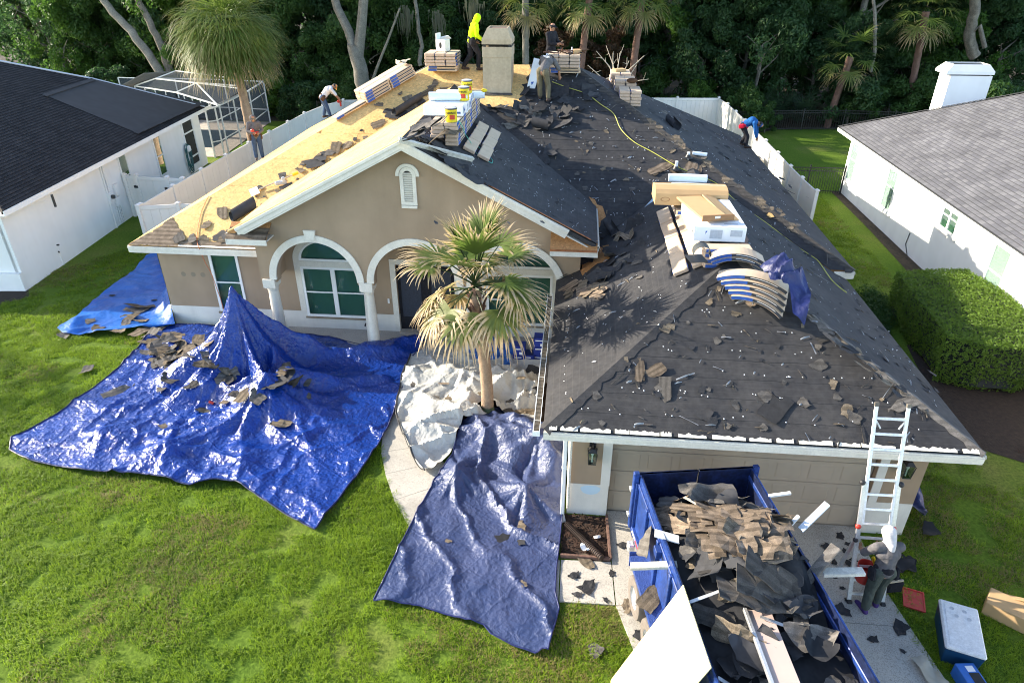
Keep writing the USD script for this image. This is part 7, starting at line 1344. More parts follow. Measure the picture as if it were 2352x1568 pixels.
# hoses and cords
def spline(pts, n=60):
    p = np.asarray(pts, float); t = np.linspace(0, len(p) - 1, n); from_ = np.arange(len(p))
    from scipy.interpolate import PchipInterpolator
    return np.column_stack([PchipInterpolator(from_, p[:, k])(t) for k in range(3)])
hose = [S_front.world(x, y, .05) for x, y in ((1268, 188), (1300, 200), (1345, 215), (1380, 240), (1410, 262), (1425, 295), (1455, 325), (1500, 350), (1560, 385), (1595, 400), (1640, 418), (1700, 470), (1760, 512), (1830, 566), (1880, 600))] + [S_ar.world(x, y, .05) for x, y in ((1908, 640), (1945, 672))]
solo('air_hose', 'yellow air hose running across the black roof from the chimney to the eave', 'hose', MB().tube(spline(hose, 90), .011, 6), 'hose_yellow', smooth=True)
solo('air_hose', 'thin teal air hose looping down the right gable slope', 'hose', MB().tube(spline([gz(1052, 278, gtop + .05), gz(1065, 300, gtop - .2)] + [S_gr.world(x, y, .04) for x, y in ((1085, 335), (1105, 362), (1130, 375), (1132, 370), (1115, 352), (1090, 330), (1078, 322))], 70), .009, 6), 'hose_green', smooth=True)
solo('air_hose', 'orange-brown cord crossing the sheathing and hanging down the left front wall', 'cord', MB().tube(spline([S_front.world(x, y, .02) for x, y in ((480, 450), (465, 480), (456, 515), (452, 545), (453, 558))] + [np.array(gy(456, 566, YF - .06)), gy(470, 600, YF + .1), gy(490, 640, YW - .1), gy(508, 690, YW - .08), gy(514, 712, YW - .06), gy(530, 745, YW - .5)], 70), .009, 6), 'cord_orange', smooth=True)
# broom, shovel and offcuts on the left sheathing
a, b = S_front.world(595, 435, .06), S_front.world(672, 402, .10); t = thing('roof_shovel', 'tear-off shovel with wooden shaft and yellow grip on the bare sheathing', 'shovel', a); t.part('shaft', MB().tube([a, b], .02, 7), 'deadwood'); d = nrm(b - a); t.part('blade', MB().box(a - d * .15 + S_front.N * .0, (.26, .32, .012), np.array([d, np.cross(S_front.N, d), S_front.N])), 'white_metal'); t.part('grip', MB().tube([b, b + d * .18], .045, 8), 'yellow_paint')
a = S_front.world(645, 420, .08); solo('nail_gun', 'grey and black air tool lying beside the tear-off shovel', 'tool', MB().box(a, (.34, .1, .12), axes(.5), .03).box(a + [.1, .0, .1], (.1, .09, .16), axes(.5), .02), 'grey_print')
# ---------------------------------------------------------------- dump trailer, parked askew on the drive
TF = nrm((.175, -.985, 0)); TR = np.array([.985, .175, 0.0]); TO = np.array([1.30, 9.45, 0.0]) + TR * .08; AT = np.array([TR, -TF, [0, 0, 1.0]])
def tp(r, f, z): return TO + TR * r + TF * f + np.array([0, 0, z])
TW, TL, zf, zt = 2.07, 5.6, .78, 2.0
tr_ = thing('dump_trailer', 'blue dump trailer heaped with torn-off shingles in front of the garage door', 'trailer', TO)
def tb_(name, r, f, z, size, m, bev=0.0, under=None, A=AT, **k): return tr_.part(name, MB().box(tp(r, f, z), size, A, bev), m, under=under, **k)
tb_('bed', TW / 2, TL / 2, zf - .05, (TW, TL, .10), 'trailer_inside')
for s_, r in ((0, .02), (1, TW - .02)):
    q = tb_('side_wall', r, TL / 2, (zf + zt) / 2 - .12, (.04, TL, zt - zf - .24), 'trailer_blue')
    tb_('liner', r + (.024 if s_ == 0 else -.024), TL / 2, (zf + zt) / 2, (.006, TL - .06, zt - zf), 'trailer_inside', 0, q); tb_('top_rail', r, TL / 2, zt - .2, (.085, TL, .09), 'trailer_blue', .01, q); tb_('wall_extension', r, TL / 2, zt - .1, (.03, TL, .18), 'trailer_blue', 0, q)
    o = -.045 if s_ == 0 else .045
    for k in range(9): tb_('rib', r + o, .04 + k * .69, (zf + zt) / 2 - .1, (.06, .08, zt - zf - .1), 'trailer_blue', .008, q)
    tb_('lower_rail', r + o, TL / 2, zf - .02, (.07, TL, .12), 'trailer_blue', .01, q)
    for k in range(22): tb_('reflector', r + o * (1.8 if s_ == 0 else 1.05), .25 + k * .24, zt - .215 if s_ else zf + .0, (.006, .22, .045), 'red_tape' if k % 2 else 'white_tape', 0, q)
    for k in (1.55, 4.3): tb_('stake_pocket', r + o * 2.0, k, zt - .25, (.09, .16, .14), 'trailer_blue', .005, q)
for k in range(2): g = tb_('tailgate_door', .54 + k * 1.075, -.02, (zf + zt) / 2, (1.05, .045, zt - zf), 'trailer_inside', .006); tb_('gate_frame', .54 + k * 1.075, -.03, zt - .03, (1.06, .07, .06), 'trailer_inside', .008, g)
for r in (-.05, TW + .05): tb_('corner_post', r, .0, (zf + zt) / 2 + .02, (.1, .1, zt - zf + .06), 'trailer_blue', .012)
for z in (1.05, 1.65): tb_('hinge', -.10, -.03, z, (.07, .1, .08), 'aluminium', .01)
FO = -.09
for r, s_ in ((-.22, -1), (TW + .22, 1)):
    f = tb_('fender', r + s_ * FO, 1.80, .86, (.26, 2.0, .02), 'tread_plate'); tb_('fender_end', r + s_ * FO, .78, .77, (.26, .02, .26), 'tread_plate', 0, f, AT @ rot((1, 0, 0), .35)); tb_('fender_edge', r + s_ * (FO + .13), 1.80, .82, (.015, 2.0, .09), 'trailer_blue', 0, f)
    for fw in (1.27, 2.15):
        c = tp(r - s_ * .05, fw, .37); ax = np.array([-TF, [0, 0, 1.0], TR * s_]); ax = np.array([TF, [0, 0, 1.0], TR * s_])
        tr_.part('wheel', MB().lathe([(.20, -.10), (.30, -.115), (.36, -.10), (.375, -.06), (.375, .06), (.36, .10), (.30, .115), (.20, .10)], c, 32, ax), 'tyre_dusty' if s_ < 0 else 'rubber', smooth=40); wp = tr_.path + '/wheel'
        w_ = stage.GetPrimAtPath(wp); tr_.part('rim', MB().lathe([(.205, .10), (.19, .06), (.10, .045), (.08, .085), (.0, .09)], c, 28, ax), 'rim', smooth=40); 
        for q in range(5): tr_.part('lug_hole', MB().lathe([(0, .064), (.022, .062)], c + TF * .14 * math.cos(q * 1.257) + UPZ * .14 * math.sin(q * 1.257), 8, ax), 'black_metal')
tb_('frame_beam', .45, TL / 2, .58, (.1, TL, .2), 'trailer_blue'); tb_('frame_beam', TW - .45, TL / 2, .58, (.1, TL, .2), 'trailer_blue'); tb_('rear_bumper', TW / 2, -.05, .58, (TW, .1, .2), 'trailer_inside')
tb_('spare_bracket', -.12, .35, .62, (.12, .16, .16), 'aluminium', .02)
# what it carries
def heap(r, f): return zf + .62 + .22 * np.clip((np.asarray(f) - .15) / .6, 0, 1) * 1.0 - .10 * np.clip((np.asarray(f) - 2.6) / 1.2, 0, 1) + .62 * np.exp(-((r - 1.05) / .95) ** 2) * np.exp(-((f - 1.75) / 1.35) ** 2) + .30 * np.exp(-((r - 1.9) / .45) ** 2 - ((f - 1.9) / .8) ** 2) + .12 * np.exp(-((f - 4.2) / 1.2) ** 2) + .12 * (meshkit.noise(np.stack([np.asarray(r) * 2.5, np.asarray(f) * 2.5, np.asarray(r) * 0], -1), 3) - .5)
R_, F2 = np.meshgrid(np.linspace(.05, TW - .05, 30), np.linspace(.02, TL - .05, 76), indexing='ij'); Zh = heap(R_, F2) - .10; v = TO + R_[..., None] * TR + F2[..., None] * TF + Zh[..., None] * UPZ; i, j = np.meshgrid(np.arange(29), np.arange(75), indexing='ij'); ix = (i * 76 + j).ravel()
struct('debris_heap', MB().add(v.reshape(-1, 3), np.stack([ix, ix + 1, ix + 77, ix + 76], 1)[:, ::-1]), 'scrap_dark', kind='stuff')
rs = np.random.default_rng(123); w_ = 'in the heaped blue trailer'
def trs(r, f, cls, i=None, sc=1.0, yaw=None, dz=0.0, tilt=.3):
    hx = float(heap(np.array([r]), np.array([f]))[0]); e = .05; gr_ = (float(heap(np.array([r + e]), np.array([f]))[0]) - hx) / e; gf_ = (float(heap(np.array([r]), np.array([f + e]))[0]) - hx) / e
    put_scrap(tp(r, f, hx - .05 + dz), UPZ - TR * gr_ - TF * gf_, cls, 'in the trailer, ' + ('near its tailgate' if f < .9 else 'on the crown of the heap' if f < 2.1 else 'in the middle of the load' if f < 3.2 else 'towards the camera'), '', i, sc, yaw, tilt)
for k in range(44): trs(rs.uniform(.25, 1.95), rs.uniform(.3, 2.1), rs.choice(['brown', 'tabbed', 'grey', 'tabbed']), None, rs.uniform(.6, 1.0), rs.normal(-.2, .5), dz=rs.uniform(.0, .08))
for k in range(26): trs(rs.uniform(.25, 1.9), rs.uniform(1.8, 3.4), rs.choice(['dark', 'grey', 'dark', 'brown']), None, rs.uniform(.6, .95), dz=rs.uniform(0, .08))
for k in range(26): trs(rs.uniform(.25, 1.9), rs.uniform(3.2, 5.3), rs.choice(['dark', 'grey', 'dark', 'dark']), None, rs.uniform(.65, 1.0), dz=rs.uniform(0, .05))
for k in range(14): trs(.75 + .6 * ((k * .37) % 1), 1.15 + .085 * k, 'tabbed', k % 2, 1.1, -.15 + .35 * ((k * .61) % 1), .10 + .008 * k, .08)
for r, f, yw in ((1.2, 2.75, -.35), (.95, 2.85, -.2), (1.35, 2.6, -.5)): trs(r, f, 'grey', 0, 1.25, yw, .16, .1)
put_scrap(tp(-.08, 1.15, 1.55), nrm((-1, 0, .12)), 'grey', 'draped over the left wall of the trailer', '', 3, 1.0, None, .05)
put_scrap(tp(-.14, 1.75, .885), UPZ, 'brown', 'lying on the left tread-plate fender', '', 1, .9, .9, .03)
solo('felt_roll', 'grey felt roll across the crown of the trailer load', 'roofing felt', MB().tube([tp(1.0, 2.2, 1.78), tp(1.5, 1.75, 1.86), tp(1.9, 1.45, 1.84)], [.13, .14, .15], 16), 'scrap_grey', smooth=50)
solo('felt_roll', 'black felt roll low in the trailer near the camera', 'roofing felt', MB().tube([tp(1.75, 3.5, 1.35), tp(1.6, 4.6, 1.30)], .2, 18), 'felt_curl', smooth=50)
solo('wood_offcut', 'broken orange sheathing offcut on the trailer load', 'board', MB().prism(P([(0, 0), (.75, .1), (.7, .42), (.42, .5), (.1, .22)]), tp(1.15, 2.42, 1.82), nrm(TR * .95 - TF * .3 + UPZ * .05), nrm(-TF + TR * -.25 + UPZ * .25), nrm(UPZ + TF * .25), 0, .015), 'osb_dark')
def stick(label, a, b, w, h, m, up=(0, 0, 1), cat='trim board'): solo('trim_board' if cat == 'trim board' else 'board', label, cat, MB().bar(a, b, w, h * .5, up, .004).bar(a + nrm(np.cross(b - a, up)) * w * .5 + np.array([0, 0, -h * .4]), b + nrm(np.cross(b - a, up)) * w * .5 + np.array([0, 0, -h * .4]), .012, h, up), m)
stick('white metal trim sticking out of the trailer towards the ladder', gz(1888, 1312, 1.95), gz(1984, 1310, 1.95), .13, .05, 'old_trim')
stick('weathered fascia board slanting up over the right trailer wall', gz(1822, 1368, 1.75), gz(1920, 1253, 2.25), .15, .04, 'scrap_grey')
stick('white trim strip pointing over the right trailer wall near the garage door', gz(1765, 1137, 2.0), gz(1816, 1130, 2.05), .05, .035, 'white_paint')
stick('narrow white trim strip angled up beside the pale blue trim', gz(1788, 1232, 1.95), gz(1834, 1183, 2.1), .05, .035, 'white_paint')
stick('pale blue-white metal trim jutting from the right trailer wall', gz(1838, 1215, 2.0), gz(1900, 1155, 2.35), .10, .03, 'roll_white')
stick('white trim laid across the left trailer wall above the wheel', gz(1448, 1298, 1.75), gz(1555, 1294, 1.85), .11, .05, 'old_trim')
stick('white torn metal sheet on the left trailer wall', gz(1504, 1222, 2.02), gz(1560, 1238, 1.95), .16, .02, 'white_paint')
stick('thin white strip standing in the trailer below the black felt', gz(1825, 1390, 1.7), gz(1862, 1416, 1.75), .035, .03, 'white_paint')
a, b = gz(1742, 1402, 1.85), gz(1815, 1590, 1.98); d = nrm(b - a); s_ = nrm(np.cross(d, UPZ)); t = thing('pink_panel', 'pale pink door panel with metal edge lying lengthwise in the trailer', 'panel', a)
t.part('panel', MB().bar(a, b, .34, .045, (0, 0, 1), .006), 'pink_panel'); t.part('side_board', MB().bar(a - s_ * .0 + [0, 0, -.06], b + [0, 0, -.06], .30, .06), 'scrap_dark'); t.part('metal_edge', MB().bar(a + s_ * .20 + [0, 0, .03], b + s_ * .20 + [0, 0, .03], .05, .06, (0, 0, 1), .004), 'aluminium')
# bright sheathing board leaning on the left wall from the ground
A_, B_, D_ = gz(1569, 1342, 2.14), gz(1633, 1532, 2.14), gz(1401, 1542, .04); u = nrm(B_ - A_); nn = nrm(np.cross(D_ - A_, B_ - A_)); nn = nn if nn[2] > 0 else -nn; w = np.cross(nn, u); w = w if w @ (D_ - A_) > 0 else -w; L1 = np.linalg.norm(B_ - A_)
solo('sheathing_board', 'bright sunlit sheathing board leaning on the left trailer wall', 'board', MB().prism(P([(0, 0), (L1, 0), (L1, 2.44), (0, 2.44)]), A_, u, w, nn, -.012, 0.002), 'osb_board')

# slim metal strips and crumpled felt tangled into the load
rq = np.random.default_rng(7)
for k in range(11):
    r, f = rq.uniform(.3, 1.8), rq.uniform(.5, 4.6); a = rq.uniform(-1.4, 1.4); z = float(heap(np.array([r]), np.array([f]))[0]) + .07; d = TR * math.cos(a) + TF * math.sin(a) + UPZ * rq.uniform(-.15, .35); L = rq.uniform(.3, .8); c = tp(r, f, z)
    solo('metal_strip', f'thin bent metal strip {["near the tailgate", "on the crown", "in the middle", "towards the camera"][min(3, int(f / 1.2))]} of the trailer load, {["left", "right"][int(r > 1.03)]} side', 'metal strip', MB().bar(c - d * L / 2, c + d * L * .1, .05, .01).bar(c + d * L * .1, c + d * L * .5 + [0, 0, rq.uniform(-.1, .12)], .045, .01), ['old_trim', 'aluminium', 'scrap_grey'][k % 3])
for k in range(9):
    r, f = rq.uniform(.35, 1.75), rq.uniform(.4, 5.0); c = tp(r, f, 0); z = float(heap(np.array([r]), np.array([f]))[0]); R0 = rq.uniform(.22, .42); pl = P([(c[0] + R0 * (1 + .3 * math.sin(3 * q + k)) * math.cos(q), c[1] + R0 * (.8 + .3 * math.cos(2 * q + k)) * math.sin(q)) for q in np.linspace(0, 2 * PI, 22)[:-1]]).buffer(0)
    v, f_ = cloth(pl, lambda p, z=z, k=k: z + .02 + .22 * ridge_noise(p, k * .7, 1.2, 3.5, 300 + k, pw=1.6), .05, k)
    solo('felt_sheet', f'crumpled dark felt sheet {["near the tailgate", "on the crown", "in the middle", "towards the camera"][min(3, int(f / 1.3))]} of the trailer load, {["left", "right"][int(r > 1.03)]} side', 'roofing felt', MB().add(v, f_), ['scrap_grey', 'felt_curl', 'scrap_dark'][k % 3], smooth=35)
# ---------------------------------------------------------------- people
def blob(chains, edge=.03, it=6):
    """one continuous surface round chains of (point, radius) pairs"""
    parts = []
    for ch in chains:
        for (p, r), (q, s) in zip(ch[:-1], ch[1:]): parts.append(m3.Manifold.batch_hull([m3.Manifold.sphere(r, 14).translate(tuple(map(float, p))), m3.Manifold.sphere(s, 14).translate(tuple(map(float, q)))]))
    m = m3.Manifold.batch_boolean(parts, m3.OpType.Add).refine_to_length(edge).to_mesh(); tm = trimesh.Trimesh(np.array(m.vert_properties[:, :3]), np.array(m.tri_verts), process=True); trimesh.smoothing.filter_taubin(tm, iterations=it); return np.array(tm.vertices), np.array(tm.faces)
def ell(c, r, A): m = trimesh.creation.icosphere(3, 1.0); return (m.vertices * np.asarray(r)) @ np.asarray(A) + np.asarray(c), m.faces
def person(label, feet, yaw, J, wear, group=None):
    """J: joints in metres, x to the person's right, y forwards, z up from the feet"""
    t = thing('person', label, 'person', feet, yaw); j = {k: np.asarray(v, float) for k, v in J.items()}; pel, che, nek, hed = j['pelvis'], j['chest'], j['neck'], j['head']
    up = nrm(nek - pel); rt = nrm(j['shr'] - j['shl']); fw = nrm(np.cross(up, rt)); face = nrm(j.get('look', fw)); hu = nrm(hed - nek); hr = nrm(np.cross(face, hu)); face = np.cross(hu, hr); AHd = np.array([hr, face, hu])
    hipr, hipl = pel + rt * .095 - up * .02, pel - rt * .095 - up * .02; hands = []
    body = [[(pel, .13), (pel + (che - pel) * .5, .125), (che, .15), (nek - up * .06, .10), (nek, .058), (hed - hu * .06, .055)], [(che + rt * .07, .12), (che - rt * .07, .12)], [(j['shr'], .068), (nek - up * .07, .07), (j['shl'], .068)], [(hed - hu * .02, .088), (hed + hu * .05, .094)], [(hed + face * .055 - hu * .06, .045), (hed + face * .02 - hu * .02, .07)], [(hed + face * .095 - hu * .015, .016), (hed + face * .085 + hu * .02, .012)]]
    for s in (-1, 1): body.append([(hed + hr * s * .088 - hu * .02, .014), (hed + hr * s * .092 + hu * .02, .016)])
    legs, arms, fingers = [], [], []
    for s, sh, el, wr, hip, kn, an, ft in ((1, 'shr', 'elr', 'wrr', hipr, 'knr', 'anr', 'tor'), (-1, 'shl', 'ell', 'wrl', hipl, 'knl', 'anl', 'tol')):
        arms.append([(j[sh], .062), (j[el], .045), (j[wr], .031)]); legs.append([(hip, .095), (j[kn], .063), (j[an], .043)]); body.append([(j[an], .042), (j[an] + [0, 0, -.04], .04), (j[ft], .032)])
        d = nrm(j[wr] - j[el]); q = nrm(np.cross(d, fw + [.01, .02, .03])); n_ = np.cross(q, d); pa = j[wr] + d * .075; fingers += [[(j[wr], .028), (pa, .030)], [(pa + q * .026, .017), (pa - q * .026, .017)]]
        for k in range(4): o = pa + q * (.030 - .020 * k) + d * .02; L = (.068, .078, .073, .058)[k]; fingers.append([(o, .0095), (o + d * L * .5 + n_ * .008, .009), (o + d * L * .82 + n_ * .035, .008)])
        o = j[wr] + d * .035 + q * .028; fingers.append([(o, .012), (o + q * .03 + d * .025 + n_ * .01, .0105), (o + q * .038 + d * .055 + n_ * .022, .009)])
    t.part('body', blob(body + arms + legs + fingers, .028, 5), 'skin_tan', smooth=True, world=False)
    for s in (-1, 1): t.part('eye', MB().sphere(hed + face * .083 + hr * s * .032 + hu * .018, .010, 1), 'eye_white', world=False, smooth=True)
    t.part('mouth', MB().box(hed + face * .093 - hu * .055, (.045, .008, .008), AHd, .002), 'red_print' if False else 'bark_red', world=False)
    g = .016; sl = wear.get('sleeve', 1.0); tor = [[(pel + up * .04, .145 + g), (pel + (che - pel) * .5, .135 + g), (che, .157 + g), (nek - up * .05, .085 + g)], [(che + rt * .07, .125 + g), (che - rt * .07, .125 + g)], [(j['shr'], .07 + g), (nek - up * .07, .074 + g), (j['shl'], .07 + g)]]
    for a in arms: e, w = a[1][0], a[2][0]; tor.append([(a[0][0], .066 + g), (e, .05 + g)] + ([(e + (w - e) * .88, .038 + g)] if sl > .9 else [])) if sl > .4 else tor.append([(a[0][0], .066 + g), (a[0][0] + (e - a[0][0]) * .75, .058 + g)])
    sp = t.part('shirt', blob(tor, .03, 6), wear['shirt'], smooth=True, world=False)
    t.part('trousers', blob([[(pel + up * .05, .137 + g), (hipr, .105 + g)], [(pel + up * .05, .137 + g), (hipl, .105 + g)]] + [[(l[0][0], .10 + g), (l[1][0], .072 + g), (l[2][0] + (l[1][0] - l[2][0]) * .12, .058 + g)] for l in legs], .03, 6), wear['trousers'], smooth=True, world=False)
    for an, ft in (('anr', 'tor'), ('anl', 'tol')):
        a, f = j[an], j[ft]; d = nrm(f - a); sh = t.part('shoe', blob([[(a + [0, 0, -.015], .056), (a + [0, 0, -.055] - d * .03, .047)], [(a + [0, 0, -.055] - d * .03, .047), (f + [0, 0, .005], .042), (f + d * .03, .036)]], .025, 4), wear['shoe'], smooth=True, world=False)
        if 'sole' in wear: t.part('sole', blob([[(a + [0, 0, -.088] - d * .03, .03), (f + [0, 0, -.025] + d * .02, .03)]], .03, 2), wear['sole'], smooth=True, world=False, under=sh)
    h = wear['head']
    if h in ('hood', 'hood2'):
        t.part('hood', blob([[(hed + hu * .03 - face * .02, .118), (hed - hu * .07 - face * .03, .105), (nek - up * .02 - fw * .03, .10)], [(nek - up * .05 + rt * .06, .075), (nek - up * .05 - rt * .06, .075)]] + ([[(nek - up * .02 - fw * .08, .07), (che + up * .02 - fw * .10, .04)]] if h == 'hood2' else []), .026, 6), wear['hood'], smooth=True, world=False)
    else:
        v, f = ell(hed + hu * .035, (.103, .108, .088), AHd); keep = ((v - hed) @ hu)[f].min(1) > .03; t.part('hair', ell(hed + hu * .02 - face * .015, (.098, .10, .10), AHd), 'hair_dark', smooth=True, world=False); t.part('cap', (v, f[keep]), wear['hood'], smooth=True, world=False); t.part('cap_peak', MB().prism(affinity.scale(sg.Point(0, 0).buffer(.085), 1, 1.0), hed + hu * .045 + face * (.10 if h == 'cap' else -.10), hr, face, hu, 0, .008), wear['hood'], world=False)
    if 'belt' in wear:
        t.part('tool_belt', blob([[(pel + up * .07 + rt * .11, .075), (pel + up * .07 - rt * .11, .075)], [(pel + up * .07 + fw * .05, .135), (pel + up * .06 - fw * .03, .14)]], .03, 3), wear['belt'], smooth=True, world=False)
        for s in (-1, 1): t.part('pouch', MB().box(pel + rt * s * .20 - up * .04, (.09, .17, .22), np.array([rt, fw, up]), .03), wear['belt'], world=False)
    return t, j, dict(up=up, rt=rt, fw=fw)
def stance(**k):
    J = dict(pelvis=(0, 0, .93), chest=(0, .0, 1.27), neck=(0, .01, 1.47), head=(0, .04, 1.60), shr=(.185, 0, 1.40), shl=(-.185, 0, 1.40), elr=(.23, .03, 1.12), ell=(-.23, .03, 1.12), wrr=(.2, .2, .95), wrl=(-.2, .2, .95), knr=(.11, .03, .50), knl=(-.11, .03, .50), anr=(.12, 0, .09), anl=(-.12, 0, .09), tor=(.14, .17, .045), tol=(-.14, .17, .045)); J.update(k); return J
# the man at the foot of the ladder, seen from behind
f0 = gz(1998, 1400); ly = .12
t, j, fr = person('man in a grey shirt and pale hood holding the foot of the ladder', f0, ly, stance(pelvis=(0, .02, .95), chest=(.03, .12, 1.26), neck=(.03, .18, 1.45), head=(.02, .25, 1.58), look=(-.2, 1, -.35), shr=(.22, .14, 1.38), shl=(-.17, .14, 1.38), elr=(.30, .28, 1.14), ell=(-.27, .26, 1.14), wrr=(.20, .48, 1.05), wrl=(-.20, .48, 1.02), knr=(.13, .12, .52), knl=(-.10, .04, .50), anr=(.12, .08, .10), anl=(-.14, -.05, .10), tor=(.15, .25, .05), tol=(-.17, .12, .05)),
    dict(shirt='cloth_grey', sleeve=.6, trousers='cloth_green_grey', shoe='shoe_purple', sole='sole_lime', head='hood2', hood='cloth_white', belt='cloth_dark'))
# roofers
zf_ = lambda x, y: np.array([x, y, S_front.z(x, y) + .015])
p0 = np.array([-3.62, 24.45, S_front.z(-3.62, 24.45) + .02]); t, j, fr = person('roofer in a bright yellow hooded shirt walking on the ridge beside the chimney', p0, -1.15, stance(pelvis=(0, .0, .93), chest=(0, .10, 1.26), neck=(0, .16, 1.46), head=(0, .23, 1.59), look=(-.1, 1, -.3), shr=(.19, .12, 1.40), shl=(-.19, .12, 1.40), elr=(.24, .12, 1.10), ell=(-.24, .06, 1.10), wrr=(.2, .33, .95), wrl=(-.2, .22, .90), knr=(.1, .22, .52), knl=(-.1, -.02, .48), anr=(.11, .18, .10), anl=(-.11, -.28, .12), tor=(.12, .36, .05), tol=(-.11, -.12, .05)), dict(shirt='cloth_hivis', trousers='cloth_dark', shoe='shoe_brown', head='hood', hood='cloth_hivis', belt='cloth_dark'))
p0 = np.array([-1.12, 23.1, S_front.z(-1.12, 23.1) + .02]); t, j, fr = person('roofer in a grey T-shirt with a white logo bending down right of the chimney', p0, -.25, stance(pelvis=(0, -.12, .90), chest=(.03, .18, 1.18), neck=(.05, .38, 1.24), head=(.07, .50, 1.20), look=(0, .6, -.8), shr=(.24, .30, 1.16), shl=(-.16, .34, 1.24), elr=(.36, .42, .92), ell=(-.28, .50, 1.05), wrr=(.36, .55, .68), wrl=(-.25, .66, .86), knr=(.14, .02, .47), knl=(-.13, -.02, .47), anr=(.17, -.05, .09), anl=(-.13, .05, .12), tor=(.2, .12, .05), tol=(-.14, .22, .10)), dict(shirt='cloth_grey', sleeve=.5, trousers='cloth_olive', shoe='shoe_brown', head='cap', hood='cloth_grey'))
U_, B2 = fr['up'], -fr['fw']; cc = j['chest'] + B2 * .172; t.part('back_logo', MB().prism(sg.Point(0, .07).buffer(.045).difference(sg.Point(0, .07).buffer(.022)), cc, fr['rt'], U_, B2, .012, .022).box(cc + B2 * .016 - U_ * .01, (.22, .01, .022), np.array([fr['rt'], B2, U_])).box(cc + B2 * .014 - U_ * .05, (.16, .01, .014), np.array([fr['rt'], B2, U_])), 'white_card', world=False)
person('man in black with a cap standing behind the right ridge stack', (-1.02, 25.6, S_front.z(0, 24.0) - .1), -2.2, stance(elr=(.25, .1, 1.12), wrr=(.12, .34, 1.12), ell=(-.25, .1, 1.12), wrl=(-.1, .36, 1.1), look=(0, 1, -.25)), dict(shirt='cloth_dark', trousers='cloth_dark', shoe='shoe_brown', head='cap', hood='cloth_dark'))
p0 = S_left.world(597, 366, .02); person('roofer in a grey hood with red gloves standing on the left eave', p0, -2.6, stance(elr=(.27, .08, 1.14), ell=(-.27, .08, 1.14), wrr=(.10, .32, 1.12), wrl=(-.10, .32, 1.08), look=(.1, 1, -.4), head=(0, .06, 1.59)), dict(shirt='cloth_grey', trousers='cloth_denim', shoe='shoe_brown', head='hood', hood='cloth_grey', belt='cloth_brown'))
q = p0 + [0, 0, 1.1]; solo('nail_gun', 'red air tool held in the hands of the hooded roofer on the left', 'tool', MB().box(q + [.14, -.24, 0], (.25, .1, .1), axes(.5), .03).box(q + [.05, -.30, .06], (.12, .1, .18), axes(.2), .03), 'red_plastic')
p0 = S_left.world(752, 271, .02); person('roofer in a pale shirt and orange cap bending over at the far left hip', p0, -1.0, stance(pelvis=(0, -.1, .92), chest=(0, .18, 1.20), neck=(0, .36, 1.32), head=(0, .50, 1.34), look=(0, .7, -.7), shr=(.19, .28, 1.26), shl=(-.19, .28, 1.26), elr=(.24, .45, 1.02), ell=(-.24, .42, 1.02), wrr=(.15, .62, .80), wrl=(-.15, .6, .82), knr=(.13, .02, .48), knl=(-.13, .0, .48), anr=(.14, .12, .09), anl=(-.14, -.12, .09), tor=(.15, .28, .05), tol=(-.15, .05, .05)), dict(shirt='cloth_white', sleeve=.5, trousers='cloth_denim', shoe='shoe_brown', head='cap', hood='cap_orange', belt='cloth_brown'))
q = S_left.world(773, 238, .0); q = p0 + [.55, .30, .68]; solo('nail_gun', 'red air tool held by the roofer bending at the far left', 'tool', MB().box(q, (.2, .1, .12), axes(.6), .03).box(q + [.05, 0, -.12], (.08, .08, .2), axes(.4), .02), 'red_plastic')
p0 = S_right.world(1712, 338, .03); person('roofer in a blue and red jersey doubled over on the right slope', p0, -1.9, stance(pelvis=(0, -.22, .86), chest=(0, .10, 1.06), neck=(0, .30, 1.02), head=(0, .42, .95), look=(0, .3, -.95), shr=(.19, .22, 1.02), shl=(-.19, .22, 1.02), elr=(.22, .30, .72), ell=(-.22, .30, .72), wrr=(.15, .38, .45), wrl=(-.15, .38, .45), knr=(.14, .02, .46), knl=(-.14, -.06, .46), anr=(.18, .02, .09), anl=(-.18, -.2, .11), tor=(.2, .2, .05), tol=(-.2, -.02, .06)), dict(shirt='cloth_blue', sleeve=1.0, trousers='cloth_dark', shoe='shoe_brown', head='cap', hood='cloth_blue', belt='cloth_red'))
